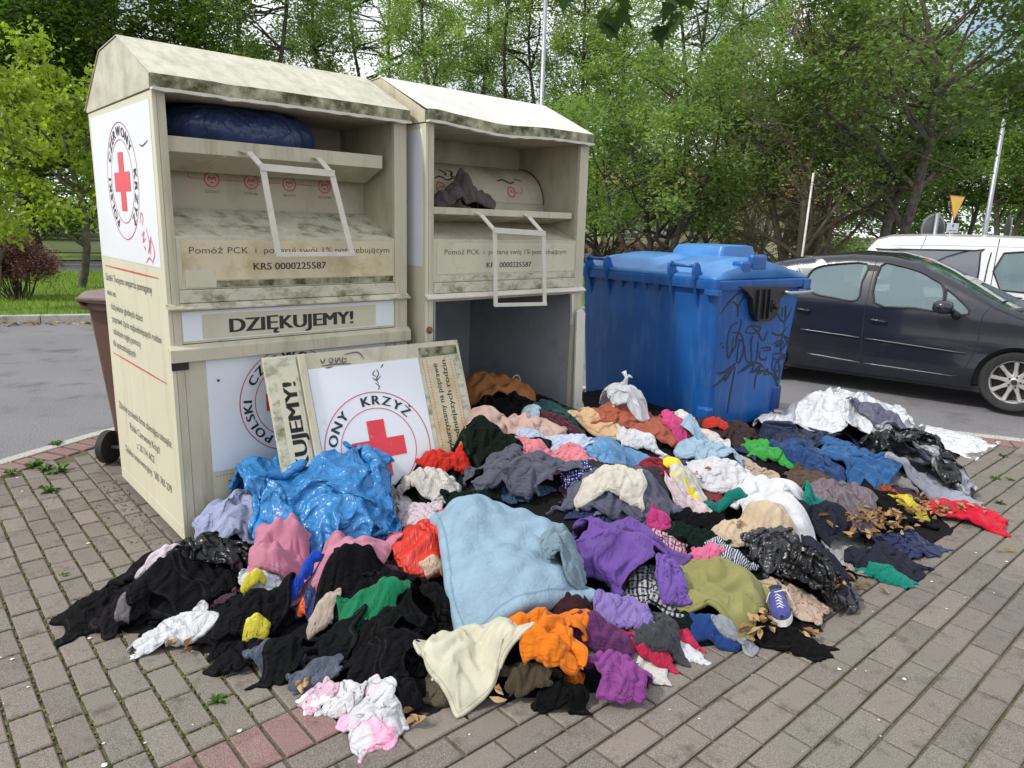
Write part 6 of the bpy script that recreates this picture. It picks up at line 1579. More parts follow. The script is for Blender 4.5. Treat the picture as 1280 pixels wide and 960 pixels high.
# white carrier bag with bottles in front of the blue container
bp = heap_point(778, 515, .0, HS)
cbag = g_('carrier_bag', 'plastic bag', 'tied whitish carrier bag full of bottles standing in front of the blue container', (778, 500, 62, 52), (226, 229, 234), 'clearbag', 'blob', .13, thick=.0015, pow=3.2, crush=1.15, puff=1.0, bumpy=.2, sub=2)
prep(cbag, np.random.RandomState(77), HS); wbg = finish(cbag, simulate([cbag], HS, 26, 4)[0]); zt = max(v.co.z for v in wbg.data.vertices)
mb = MB(); mb.tube([(0, 0, zt - .02), (.01, 0, zt + .02), (-.01, .01, zt + .06)], [.022, .010, .018], 8); mb.tube([(0, 0, zt + .01), (.03, .01, zt + .03), (.05, .0, zt + .02)], [.008, .012, .004], 6); mb.build('knot', fabric((226, 229, 234), 'clearbag'), wbg, smooth=True)
for k, (x, y, z, c_) in enumerate(((.05, -.04, .0, (60, 120, 190)), (-.05, -.03, .0, (225, 160, 60)), (.0, .04, .0, (200, 200, 205)))):
    mb = MB(); mb.lathe([(0, 0), (.032, 0), (.034, .03), (.034, .12), (.014, .16), (.014, .18), (0, .18)], (x, y, z), (.2 * (k - 1), -.1, 1), 14); mb.build('bottle', fabric(c_, 'silk'), wbg, angle=40)
# string handle of the paper bag
pb = [o for o in col.objects if o.name.startswith('paper_bag')][0]
hp = on_plane(645, 478, np.array(loc1(0, .32, 0, O2))[:2], BY); cpt = np.array(loc1(hp[0], .32, hp[1], O2))
mb = MB(); pts = []
for t in np.linspace(-.2 * PI, 1.15 * PI, 14): q = cpt + np.array([math.cos(BY), math.sin(BY), 0]) * .042 * math.cos(t) + np.array([0, 0, 1.0]) * .055 * math.sin(t); pts.append(q - np.array(pb.location))
mb.tube(pts, .004, 6); mb.build('string_handle', M['white_old'], pb, smooth=True)

# sneaker
sp_ = heap_point(977, 768, .0, HS)
sn = empty('sneaker', (sp_[0] - .01, sp_[1] - .02, max(.02, sp_[2])), math.radians(-100))
tag(sn, 'purple-blue canvas sneaker with a white sole at the right front of the heap', 'shoe')
def sole(t): return .048 * (math.sin(PI * min(1, .06 + t * .93)) ** .45) * (1 - .22 * math.exp(-((t - .42) / .16) ** 2)) + .002
mb = MB(); R_ = []
Ls = .23
def ringo(z, k, lo=0.0, hi=1.0):
    T = np.linspace(lo, hi, 16); return [(-Ls / 2 + Ls * t, -sole(t) * k, z) for t in T] + [(-Ls / 2 + Ls * t, sole(t) * k, z) for t in T[::-1]]
loft(mb, [ringo(0, .96), ringo(.006, 1.0), ringo(.024, 1.02), ringo(.028, .97)]); mb.build('sole', M['white_paint'], sn, angle=40)
mb = MB(); vs = []; fs = []; T = np.linspace(.0, 1, 20)
for t in T:
    w_ = sole(t) * .96; h_ = .028 + .055 * (1 - t) ** .6 + .03 * math.exp(-((t - .95) / .3) ** 2) if t < .9 else .028 + .03
    hgt = .030 + (.075 if t < .30 else .075 - .042 * min(1, (t - .30) / .45)) * (1 if t < .97 else .6)
    for j in range(11):
        a_ = PI * j / 10; vs.append((-Ls / 2 + Ls * (.01 + t * .975), -w_ * math.copysign(abs(math.cos(a_)) ** .8, math.cos(a_)), .024 + (hgt - .024) * math.sin(a_) ** .75))
for i in range(19):
    for j in range(10): fs.append((i * 11 + j, i * 11 + j + 1, i * 11 + 12 + j, i * 11 + 11 + j))
fs += [tuple(range(11)), tuple(range(19 * 11, 20 * 11))[::-1]]
mb.add(vs, fs); mb.build('upper', fabric((88, 90, 176), 'cotton', ('plaid', (112, 114, 196), 30, (70, 70, 150))), sn, smooth=True)
mb = MB()
for k in range(5):
    x = -.02 + k * .017; s_ = (-1) ** k; mb.tube([(x, -.026, .075 - k * .006), (x + .008, 0, .096 - k * .0068), (x + .016, .026, .075 - k * .006)], .0032, 5)
mb.tube([(-.03, 0, .10), (-.05, -.03, .09), (-.02, -.05, .06)], .003, 5); mb.tube([(-.03, 0, .10), (-.05, .04, .10), (-.02, .06, .05)], .003, 5)
mb.build('laces', M['white_paint'], sn, smooth=True)
mb = MB(); mb.lathe([(0, 0), (.026, 0), (.030, .004), (.024, .007)], (-.085, 0, .098), (0, 0, 1), 14); mb.build('shoe_opening', M['ink'], sn)
sn.rotation_euler = (math.radians(14), math.radians(-8), math.radians(-105))

# dry leaves: a drift in the heap, loose ones round about
def leaf_shape(s, curl, rs):
    """twelve-sided dry leaf, folded along the midrib"""
    j_ = lambda q: q * rs.uniform(.8, 1.2)
    pts = [(-.5, 0), (-.34, j_(.13)), (-.18, j_(.24)), (.0, j_(.27)), (.18, j_(.22)), (.36, j_(.12)), (.5, .0), (.36, -j_(.12)), (.18, -j_(.22)), (.0, -j_(.27)), (-.18, -j_(.24)), (-.34, -j_(.13))]
    v = [(x * s, y * s * .8, (abs(y) * curl + .25 * x * x * curl) * s) for x, y in pts]
    v.append((0, 0, -.03 * s)); return v, [(i, (i + 1) % 12, 12) for i in range(12)]
M['leaf_brown'] = simple('dry brown leaf', (0.19, 0.095, 0.035), .7, .35, 14, .2, 60, c2=(0.36, 0.20, 0.08))
M['leaf_tan'] = simple('pale dry leaf', (0.36, 0.24, 0.12), .7, .25, 14, .2, 60)
M['leaf_yellow'] = simple('yellow leaf', (0.62, 0.42, 0.06), .6, .2, 14, .2, 60)
lrs = random.Random(21)
def drop_leaf(mb, x, y, z, s, mi):
    v, f = leaf_shape(s, lrs.uniform(.3, 1.3), lrs); Mx = Matrix.Translation((x, y, z)) @ Matrix.Rotation(lrs.uniform(0, 6.28), 4, 'Z') @ Matrix.Rotation(lrs.uniform(-.5, .5), 4, 'X') @ Matrix.Rotation(lrs.uniform(-.5, .5) + (PI if lrs.random() < .4 else 0), 4, 'Y')
    mb.add([tuple(Mx @ Vector(p)) for p in v], f, mi)
M['leaf_tan2'] = simple('ochre dry leaf', (0.28, 0.16, 0.05), .7, .25, 14, .2, 60)
mb = MB(); LM = [M['leaf_brown'], M['leaf_tan'], M['leaf_tan2']]
for (px, py, sx, sy, n_) in ((1100, 650, 52, 16, 70), (1165, 640, 50, 10, 34), (1150, 634, 22, 12, 22), (940, 790, 30, 14, 12), (950, 775, 14, 8, 8), (1060, 730, 22, 14, 12), (1095, 668, 36, 8, 18), (515, 905, 10, 8, 4), (378, 860, 16, 5, 4), (870, 596, 14, 6, 3), (222, 808, 16, 5, 5), (930, 655, 20, 8, 3), (1010, 795, 18, 5, 5), (620, 870, 12, 6, 3)):
    for k in range(n_):
        u_, v_ = px + lrs.gauss(0, .5) * sx, py + lrs.gauss(0, .5) * sy; p = heap_point(u_, v_, 0, HS)
        drop_leaf(mb, p[0], p[1], max(p[2], 0) + .018, lrs.uniform(.035, .068), lrs.choice((0, 0, 1, 1, 2) if n_ > 10 else (1, 1, 0)))
tag(mb.build('leaf_litter', LM, None), 'dry brown and tan leaves drifted among the clothes', kind='stuff')
for px, py, mt, lb in ((1263, 691, 'leaf_yellow', 'single yellow leaf on the paving at the right edge'), (1010, 780, 'leaf_tan', 'pale leaf on the paving just right of the sneaker'), (793, 858, 'leaf_brown', 'brown curled leaf beside the mauve top'), (250, 500, None, None), (1104, 742, 'leaf_tan', 'pale leaf on the paving below the teal cuff')):
    if not mt: continue
    p = at(px, py); mb = MB(); drop_leaf(mb, 0, 0, .012, .06, 0); o = mb.build('fallen_leaf', M[mt], None, loc=(p[0], p[1], .003)); tag(o, lb, 'leaf')
# crumbs and paper bits on the paving
mb = MB()
for k in range(95):
    px, py = lrs.uniform(0, 1280), lrs.uniform(640, 955); p = at(px, py)
    if poly_dist(np.array([[p[0]]]), np.array([[p[1]]]), OUTL)[0, 0] > -.1 and k > 12: continue
    s = lrs.uniform(.002, .0055) if k > 12 else lrs.uniform(.006, .013)
    if k <= 12: p = at(*[(1220, 692), (1258, 703), (1183, 762), (1165, 728), (1049, 838), (110, 680), (28, 615), (22, 598), (130, 958), (16, 825), (112, 799), (300, 915), (1130, 850)][k])
    n_ = 6; a0 = lrs.uniform(0, 6); mb.add([(p[0] + s * math.cos(a0 + q) * lrs.uniform(.5, 1.2), p[1] + s * math.sin(a0 + q) * lrs.uniform(.5, 1.2), .004 + s * .15) for q in np.linspace(0, 5.2, n_)] + [(p[0], p[1], .004 + s * .5)], [(q, (q + 1) % n_, n_) for q in range(n_)])
tag(mb.build('pavement_crumbs', M['white_old'], None), 'pale crumbs and paper bits scattered on the paving', kind='stuff')

# weeds in the joints
M['weed'] = simple('weed leaf', (0.10, 0.20, 0.035), .6, .3, 10, 0, c2=(0.16, 0.28, 0.06))
def weed(px, py, s, lb, n_=26):
    p = at(px, py); mb = MB()
    for k in range(n_):
        a_ = lrs.uniform(0, 6.28); l_ = s * lrs.uniform(.4, 1); w_ = l_ * lrs.uniform(.10, .22); e = lrs.uniform(.1, .9)
        d = np.array([math.cos(a_) * math.cos(e), math.sin(a_) * math.cos(e), math.sin(e)]); n = np.array([-math.sin(a_), math.cos(a_), 0])
        m_ = d * l_ * .55 + np.array([0, 0, .12 * l_]); tip = d * l_; tip[2] *= .6
        mb.add([(0, 0, 0), tuple(m_ + n * w_), tuple(tip), tuple(m_ - n * w_)], [(0, 1, 2), (0, 2, 3)])
    tag(mb.build('weed', M['weed'], None, loc=(p[0], p[1], -.004)), lb, 'weed')
weed(272, 876, .055, 'green weed in a joint just above the red paving band', 30)
weed(45, 583, .10, 'tallest weed tuft near the left kerb'); weed(56, 588, .08, 'low weed tuft right behind the tallest one near the left kerb'); weed(72, 590, .11, 'thin weed left of the wheelie bin wheel', 14)
weed(62, 614, .10, 'grassy weed in the joint below the thin one', 18); weed(14, 592, .07, 'weed at the left picture edge beside the red edging', 18); weed(70, 556, .07, 'weed between the left kerb stone and the red edging')
weed(1244, 598, .06, 'larger weed beyond the red trouser leg'); weed(1262, 600, .05, 'small weed at the right edge beyond the red trouser leg'); weed(1250, 629, .05, 'weed right beside the red trouser leg'); weed(1254, 570, .05, 'weed by the red edging at the right'); weed(78, 720, .04, 'tiny yellowish weed left of the black leggings', 16)
# moss and grit in the joints of the left field: low clumps
mb = MB(); M['moss_joint'] = simple('joint moss', (0.085, 0.105, 0.02), .95, .4, 30, .5, 200, c2=(0.17, 0.16, 0.06))
for k in range(9000):
    i = lrs.randrange(-26, 8); b_ = lrs.uniform(2.2, 5.6); a_ = i * WP + WP / 2 + lrs.gauss(0, .0035)
    if lrs.random() < .25: a_ = lrs.uniform(-26, 8) * WP; b_ = 2.149 + LP * (lrs.randrange(0, 14) + (.5 if int(math.floor(a_ / WP + .5)) % 2 == 0 else 0)) + lrs.gauss(0, .002)
    p = ga * a_ + gb * b_
    if not visible(p[0], p[1], 0, 0) or kerb_dist(*p) < .15 or not inside(p[0], p[1], PAVE): continue
    if math.sin(p[0] * 2.1 + 1) * math.sin(p[1] * 1.7) < lrs.uniform(-1.3, .3) : continue
    s = lrs.uniform(.004, .011); h_ = lrs.uniform(.003, .008); n_ = 5; a0 = lrs.uniform(0, 6)
    mb.add([(p[0] + s * math.cos(a0 + q * 1.257) * lrs.uniform(.6, 1.5), p[1] + s * math.sin(a0 + q * 1.257) * lrs.uniform(.6, 1.5), -.006) for q in range(5)] + [(p[0], p[1], -.004 + h_)], [(q, (q + 1) % 5, 5) for q in range(5)])
tag(mb.build('joint_moss', M['moss_joint'], None), 'moss growing in the paving joints', kind='stuff')
# soil and dead weeds along the left container
mb = MB()
for k in range(260):
    v_ = lrs.uniform(-.05, 1.35); p = loc1(-abs(lrs.gauss(0, .10)) - .01 if v_ < .9 else -abs(lrs.gauss(0, .22)), v_, 0); s = lrs.uniform(.002, .009)
    mb.add([(p.x + s * math.cos(q * 1.257) * lrs.uniform(.5, 1.4), p.y + s * math.sin(q * 1.257) * lrs.uniform(.5, 1.4), .001) for q in range(5)] + [(p.x, p.y, .003 + s * .4)], [(q, (q + 1) % 5, 5) for q in range(5)])
tag(mb.build('loose_soil', simple('loose soil', (0.13, 0.10, 0.075), .95, .4, 30, .5, 100, c2=(.24, .19, .14)), None), 'loose soil and dry crumbs along the side of the closed container', kind='stuff')

# ------------------------------------------------------------------ vegetation
def leaf_mat(name, c_dark, c_light, c_odd, trans=.35):
    mt, nt, b = new_mat(name)
    at_ = nt.nodes.new('ShaderNodeAttribute'); at_.attribute_name = 'vary'; oi = nt.nodes.new('ShaderNodeObjectInfo')
    cc = ramp(nt, at_.outputs['Fac'], 0.05, .85, c_dark, c_light); cc = mixc(nt, ramp(nt, at_.outputs['Fac'], .88, .96), cc, c_odd)
    mul = nt.nodes.new('ShaderNodeMapRange'); mul.inputs['To Min'].default_value = .82; mul.inputs['To Max'].default_value = 1.2; nt.links.new(oi.outputs['Random'], mul.inputs['Value'])
    hs = nt.nodes.new('ShaderNodeHueSaturation'); nt.links.new(mul.outputs['Result'], hs.inputs['Value']); nt.links.new(cc, hs.inputs['Color'])
    nt.links.new(hs.outputs['Color'], b.inputs['Base Color']); b.inputs['Roughness'].default_value = .5; b.inputs['Specular IOR Level'].default_value = .35
    tr = nt.nodes.new('ShaderNodeBsdfTranslucent'); nt.links.new(mixc(nt, 1.0, hs.outputs['Color'], (1.5, 1.7, .7), 'MULTIPLY'), tr.inputs['Color'])
    ms = nt.nodes.new('ShaderNodeMixShader'); ms.inputs[0].default_value = trans; o_ = nt.nodes['Material Output']
    nt.links.new(b.outputs[0], ms.inputs[1]); nt.links.new(tr.outputs[0], ms.inputs[2]); nt.links.new(ms.outputs[0], o_.inputs['Surface']); return mt
M['leaf_mid'] = leaf_mat('mid green leaves', (.08, .135, .038), (.25, .36, .115), (.38, .37, .12), .42)
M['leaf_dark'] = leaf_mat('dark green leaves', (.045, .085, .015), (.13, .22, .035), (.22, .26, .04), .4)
M['leaf_light'] = leaf_mat('light green leaves', (.12, .19, .06), (.33, .44, .16), (.48, .45, .16), .48)
M['leaf_yellowgreen'] = leaf_mat('yellow green leaves', (.13, .19, .02), (.34, .41, .06), (.48, .42, .07), .4)
M['leaf_olive'] = leaf_mat('sparse olive leaves', (.11, .13, .04), (.26, .28, .10), (.30, .22, .10), .4)
M['leaf_purple'] = leaf_mat('purple shrub leaves', (.13, .055, .06), (.30, .145, .15), (.34, .22, .16), .25)
M['bark'] = simple('bark', (0.085, 0.07, 0.055), .9, .4, 9, .6, 40, c2=(.16, .14, .115))
M['bark_dark'] = simple('dark bark', (0.045, 0.037, 0.03), .9, .4, 9, .6, 40, c2=(.09, .075, .06))
M['twig'] = simple('dry twigs', (0.16, 0.125, 0.085), .9, .3, 9)
def leaf_cloud(name, centres, radii, n, size, mat, rs, droop=.0, flat=.5, mesh_only=True, varymap=None):
    """n small folded leaves spread over fuzzy clumps"""
    centres = np.array(centres); radii = np.array(radii); k = rs.randint(0, len(centres), n)
    d = rs.normal(size=(n, 3)); d /= np.linalg.norm(d, axis=1)[:, None] + 1e-9
    rad = rs.rand(n) ** .45; P = centres[k] + d * (radii[k] * rad[:, None]) * (1 + .25 * rs.normal(size=(n, 1)))
    ax = rs.normal(size=(n, 3)); ax[:, 2] = ax[:, 2] * flat - droop; ax /= np.linalg.norm(ax, axis=1)[:, None] + 1e-9
    up = rs.normal(size=(n, 3)) * .6 + np.array([0, 0, 1.0]); sd_ = np.cross(ax, up); sd_ /= np.linalg.norm(sd_, axis=1)[:, None] + 1e-9; nn = np.cross(sd_, ax)
    s = (size * rs.uniform(.6, 1.25, n))[:, None]
    V = np.stack([P - ax * s * .5, P + sd_ * s * .30 + nn * s * .10, P + ax * s * .5, P - sd_ * s * .30 + nn * s * .10], 1).reshape(-1, 3)
    F = np.arange(n * 4).reshape(n, 4)
    me = bpy.data.meshes.new(name); me.vertices.add(n * 4); me.vertices.foreach_set('co', V.ravel()); me.loops.add(n * 4); me.loops.foreach_set('vertex_index', F.ravel())
    me.polygons.add(n); me.polygons.foreach_set('loop_start', np.arange(n) * 4); me.polygons.foreach_set('loop_total', np.full(n, 4)); me.update(calc_edges=True)
    cv = rs.rand(len(centres)); a_ = me.attributes.new('vary', 'FLOAT', 'FACE'); a_.data.foreach_set('value', np.clip(cv[k] * .55 + rs.rand(n) * .45, 0, 1)); me.materials.append(mat); return me
def limb(mb, p0, p1, r0, r1, rs, wob=.08, n=7, sides=7):
    p0, p1 = np.array(p0, float), np.array(p1, float); L_ = np.linalg.norm(p1 - p0); pts = []
    w1, w2 = rs.normal(size=3) * wob * L_, rs.normal(size=3) * wob * L_ * .5
    for t in np.linspace(0, 1, n): pts.append(p0 + (p1 - p0) * t + w1 * math.sin(PI * t) + w2 * math.sin(2 * PI * t))
    mb.tube(pts, [r0 + (r1 - r0) * t for t in np.linspace(0, 1, n)], sides, cap=False); return pts
def make_tree(seed, H, cz, rx, rz, nclump, nleaf, lsize, leafm, barkm, r0=.16, stems=1, clump=.75, spread=.0, gap=.35, droop=.2, twigs=0, twig_len=1.0, crown0=None, vert=1.0):
    rs = np.random.RandomState(seed); tb = MB(); C_ = []; R2 = []
    tops = []
    for s in range(stems):
        a_ = 2 * PI * s / max(1, stems) + rs.uniform(0, .8); bx = (math.cos(a_) * .18 * (stems > 1), math.sin(a_) * .18 * (stems > 1), -.1)
        tp = (math.cos(a_) * spread * rx, math.sin(a_) * spread * rx, H * (.92 if stems == 1 else rs.uniform(.65, .9)))
        pts = limb(tb, bx, tp, r0 * (1 if stems == 1 else .7), r0 * .16, rs, .035, 10, 9); tops.append(pts)
    while len(C_) < nclump:
        d = rs.normal(size=3); d /= np.linalg.norm(d); q = d * (rs.uniform(gap, 1) ** .6); c = np.array([q[0] * rx, q[1] * rx, cz + q[2] * rz])
        if c[2] < (crown0 if crown0 is not None else cz - rz): continue
        C_.append(c); k_ = clump * rs.uniform(.6, 1.3); R2.append([k_, k_, k_ * .7 * vert])
    for c in C_:
        pts = tops[rs.randint(len(tops))]; zt = c[2] - abs(rs.normal()) * .5 - math.hypot(c[0], c[1]) * .55; j = int(np.clip(np.searchsorted([p[2] for p in pts], zt), 1, len(pts) - 2))
        r_ = r0 * (1 - j / len(pts)) * .42 + .012; lp = limb(tb, pts[j], c, r_, .008, rs, .07, 5, 5)
        for _ in range(twigs):
            e = c + rs.normal(size=3) * R2[0][0] * twig_len; limb(tb, lp[rs.randint(2, 5)], e, .010, .003, rs, .12, 4, 3)
    tm = tb.mesh('trunk', barkm, True); cm = leaf_cloud('crown', C_, R2, nleaf, lsize, leafm, rs, droop); return tm, cm
T_ = {}
T_['maple'] = make_tree(1, 8.5, 5.7, 3.1, 2.9, 60, 26000, .13, M['leaf_mid'], M['bark'], .20, stems=2, clump=.85, spread=.45, crown0=3.3)
T_['poplar'] = make_tree(2, 14, 8.2, 1.9, 6.2, 84, 25000, .11, M['leaf_light'], M['bark'], .16, clump=.62, vert=1.6, gap=.15, crown0=2.2, twigs=1)
T_['poplar2'] = make_tree(12, 15, 8.8, 2.3, 6.4, 76, 21000, .11, M['leaf_light'], M['bark_dark'], .18, stems=2, spread=.35, clump=.66, vert=1.5, gap=.2, crown0=2.8, twigs=1)
T_['dark'] = make_tree(3, 12, 7.0, 3.8, 5.4, 95, 30000, .16, M['leaf_dark'], M['bark_dark'], .24, clump=1.0, gap=.3, crown0=2.2)
T_['small'] = make_tree(4, 4.6, 3.3, 2.7, 1.9, 66, 26000, .095, M['leaf_mid'], M['bark_dark'], .10, stems=5, clump=.60, spread=.55, crown0=1.9, twigs=2, twig_len=.8)
T_['twiggy'] = make_tree(5, 6.0, 3.9, 2.4, 2.9, 80, 9000, .075, M['leaf_olive'], M['twig'], .15, stems=4, clump=.7, spread=.45, crown0=1.2, twigs=9, twig_len=1.0)
T_['young'] = make_tree(6, 3.9, 2.7, 1.05, 1.75, 38, 5200, .115, M['leaf_yellowgreen'], M['bark'], .075, clump=.36, gap=.15, crown0=.9, droop=.7)
def plant_tree(kind, px, dist, sc_, rot, label, group=None, name='tree', cat='tree', zs=None, lean=0):
    x, y = spot(px, dist); r = empty(name, (x, y, .0), rot); r.scale = (sc_, sc_, zs or sc_)
    if lean: r.rotation_euler = (0, lean, rot)
    linked('trunk', T_[kind][0], r); linked('crown', T_[kind][1], r); tag(r, label, cat, group); return r
W = 'trees of the wood behind the car park'
where = [
 ('dark', -60, 27, 1.0, 0.3, 'dark leafy tree at the far left picture edge'), ('dark', 45, 31, 1.05, 1.2, 'dark tree right behind the young yellow-green tree'), ('dark', 150, 29, 1.0, 2.6, 'dark tree whose crown shows just over the left gable'),
 ('dark', 240, 33, 1.05, 4.0, 'dark tree above the left half of the closed container roof'), ('poplar2', 330, 28, 1.0, .5, 'tall airy tree with two trunks above the closed container roof'), ('poplar', 400, 30, 1.0, 1.7, 'tall slender light green tree above the middle of the closed container'),
 ('poplar2', 470, 32, 1.0, 3.1, 'tall airy tree above the gap between the containers'), ('poplar', 535, 27, .95, 2.2, 'light green slender tree above the open container left of the lamp post'), ('poplar', 600, 33, 1.0, 5.0, 'slender tree close to the left of the lamp post'),
 ('poplar2', 655, 30, .95, 4.1, 'airy tree right behind the tall lamp post'), ('poplar', 715, 28, .95, .9, 'slender tree above the right end of the open container'), ('poplar', 775, 33, 1.05, 3.6, 'slender light tree behind the small multi-stemmed tree'),
 ('poplar2', 840, 29, 1.0, 2.0, 'tall airy tree above the blue container'), ('poplar', 905, 31, 1.0, 1.1, 'slender light tree left behind the twiggy tree'), ('dark', 980, 34, .95, 3.3, 'dark tree behind the twiggy dry tree'), ('poplar', 1045, 36, 1.0, 4.4, 'slender tree behind the maple'),
 ('dark', 1120, 38, .9, .8, 'dark round tree behind the road signs'), ('maple', 1200, 40, 1.0, 2.2, 'round light tree right of the yellow road sign'), ('maple', 1262, 37, 1.0, 5.1, 'round tree at the right picture edge behind the lamp post'), ('maple', 1330, 33, 1.05, 1.4, 'tree cut off by the right picture edge')]
for a_ in where: plant_tree(a_[0], a_[1], a_[2], a_[3], a_[4], a_[5], W)
frs2 = np.random.RandomState(31); C_ = []; R2 = []
for k in range(260):                                          # the wood beyond, which reads as one mass
    px = frs2.uniform(-160, 1460); x, y = spot(px, frs2.uniform(52, 66)); C_.append((x, y, frs2.uniform(2, 15) * (1 - .25 * frs2.rand()))); R2.append((2.3, 2.3, 1.7))
me = leaf_cloud('far_wood', C_, R2, 52000, .34, M['leaf_mid'], frs2); tag(linked('far_wood', me), 'far green mass of the wood behind the nearer trees', kind='stuff')
plant_tree('small', 838, 15.5, .98, .4, 'small multi-stemmed green tree behind the blue container')
plant_tree('small', 745, 19, .9, 2.6, 'small green tree just right of the open container roof')
plant_tree('twiggy', 1000, 15.5, .92, 1.0, 'half dry tree with bare brown twigs behind the dark hatchback')
plant_tree('twiggy', 925, 20, .85, 3.0, 'second half dry tree left behind the twiggy one')
plant_tree('maple', 1112, 15.0, .80, .7, 'maple with dark green leaves above the white van')
plant_tree('poplar', 560, 22, .34, 0.4, 'yellowing young tree peeping over the ridge between the containers')
plant_tree('young', 92, 18.6, 1.28, .2, 'young yellow-green tree with a thin trunk on the grass verge')
plant_tree('young', -25, 14.5, 1.05, 2.2, 'yellow-green sapling reaching in at the left picture edge', lean=.08)
# understorey closing the wood near the ground
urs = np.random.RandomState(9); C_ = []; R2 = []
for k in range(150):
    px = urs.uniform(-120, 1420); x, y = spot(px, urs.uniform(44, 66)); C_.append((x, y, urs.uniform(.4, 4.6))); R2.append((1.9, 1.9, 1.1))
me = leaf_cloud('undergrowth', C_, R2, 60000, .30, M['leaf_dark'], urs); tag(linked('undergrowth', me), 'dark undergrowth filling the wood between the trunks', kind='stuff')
# purple shrub and purple hedge
def shrub(name, px, dist, rx, h, n, lsize, lb, cat, sx=1.0, mt='leaf_purple', z0=.35):
    rs = np.random.RandomState(int(px) + 50); x, y = spot(px, dist); r = empty(name, (x, y, .05)); tb = MB(); C_ = []; R2 = []
    for k in range(26):
        a_ = rs.uniform(0, 2 * PI); q = rs.rand() ** .5; c = (math.cos(a_) * rx * sx * q * .8, math.sin(a_) * rx * q * .8, z0 + (h - z0) * rs.uniform(.25, .85)); C_.append(c); R2.append((.3 * rx, .3 * rx, .24 * h))
        limb(tb, (c[0] * .25, c[1] * .25, -.05), c, .016, .005, rs, .06, 5, 4)
    tb.build('stems', M['bark_dark'], r, smooth=True); linked('foliage', leaf_cloud('foliage', C_, R2, n, lsize, M[mt], rs), r); tag(r, lb, cat)
shrub('shrub', 14, 16.4, .84, 1.18, 26000, .05, 'purple-leaved shrub clipped round on the grass verge', 'shrub')
shrub('hedge', 762, 25, .9, 1.15, 6000, .09, 'low purple hedge seen between the open container and the blue one', 'hedge', 2.4)
# grass on the verge
grs = np.random.RandomState(2); n = 26000; t_ = grs.uniform(-9, 1.2, n); s_ = grs.uniform(.2, 10, n) ** 1.0
B0 = FO[None, :] + fd[None, :] * t_[:, None] + fn[None, :] * s_[:, None]; hgt = grs.uniform(.04, .11, n); a_ = grs.uniform(0, 6.28, n); ww = .008
dx = np.stack([np.cos(a_), np.sin(a_)], 1) * ww; ln_ = grs.normal(size=(n, 2)) * .03
V = np.zeros((n, 3, 3)); V[:, 0, :2] = B0 - dx; V[:, 1, :2] = B0 + dx; V[:, 2, :2] = B0 + ln_; V[:, :2, 2] = .048; V[:, 2, 2] = .05 + hgt
me = bpy.data.meshes.new('grass'); me.vertices.add(n * 3); me.vertices.foreach_set('co', V.ravel()); me.loops.add(n * 3); me.loops.foreach_set('vertex_index', np.arange(n * 3)); me.polygons.add(n); me.polygons.foreach_set('loop_start', np.arange(n) * 3); me.polygons.foreach_set('loop_total', np.full(n, 3)); me.update(calc_edges=True)
at2 = me.attributes.new('vary', 'FLOAT', 'FACE'); at2.data.foreach_set('value', grs.rand(n) * .9); M['grass_blade'] = leaf_mat('grass blades', (.10, .17, .02), (.24, .36, .05), (.34, .33, .12), .3); me.materials.append(M['grass_blade']); tag(linked('grass', me), 'short green grass on the verge', kind='stuff')
# leaves blown against the far kerb
mb = MB()
for k in range(420):
    t, s = lrs.uniform(-8, 3), -abs(lrs.gauss(0, .22)) - .02; p = far(t, s); drop_leaf(mb, p[0], p[1], -.02, lrs.uniform(.05, .10), lrs.choice((0, 1, 1)))
tag(mb.build('kerb_leaves', LM, None), 'rusty leaves blown along the far kerb', kind='stuff')
# leafy branch hanging in from above, near the camera
M['leaf_near'] = leaf_mat('near leaves', (.035, .075, .015), (.10, .17, .03), (.2, .2, .04), .35)
br = empty('overhanging_branch', (0.15, 3.3, 2.49)); tag(br, 'dark leafy branch end hanging into the top edge of the picture', 'branch')
ml = [(-.02, 0), (.08, .10), (.02, .30), (.22, .26), (.26, .48), (.42, .30), (.62, .40), (.60, .20), (1.0, .0), (.60, -.20), (.62, -.40), (.42, -.30), (.26, -.48), (.22, -.26), (.02, -.30), (.08, -.10)]
lm = MB(); lm.add([(x, y, -.18 * abs(y) - .12 * x * x) for x, y in ml] + [(.3, 0, .03)], [(i, (i + 1) % 16, 16) for i in range(16)]); nearleaf = lm.mesh('leaf', M['leaf_near'], True)
tb = MB(); brs = random.Random(8)
tw = [[at_w for at_w in ((0.75, 0.1, .75), (.45, .05, .42), (.30, .0, .20), (.16, -.02, .02))], [(.45, .05, .42), (.25, .1, .28), (-.05, .12, .22)], [(.45, .05, .42), (.5, .1, .2), (.48, .05, .06)]]
for t in tw: tb.tube(t, [.012] + [.006] * (len(t) - 2) + [.003], 6)
tb.tube([(0.75, .1, .75), (1.6, -.6, 1.9), (2.6, -2.4, 3.4)], [.014, .03, .05], 6)
tb.build('twig', M['bark_dark'], br, smooth=True)
for k in range(46):
    t = tw[brs.randrange(3)]; j = brs.randrange(len(t) - 1) ; f_ = brs.random(); p = [t[j][i] + (t[j + 1][i] - t[j][i]) * f_ for i in range(3)]
    o = linked('leaf', nearleaf, br, (p[0] + brs.uniform(-.05, .05), p[1] + brs.uniform(-.05, .05), p[2])); s = brs.uniform(.07, .12); o.scale = (s, s, s); o.rotation_euler = (brs.uniform(-.5, .5), brs.uniform(.3, 1.4), brs.uniform(0, 6.28))

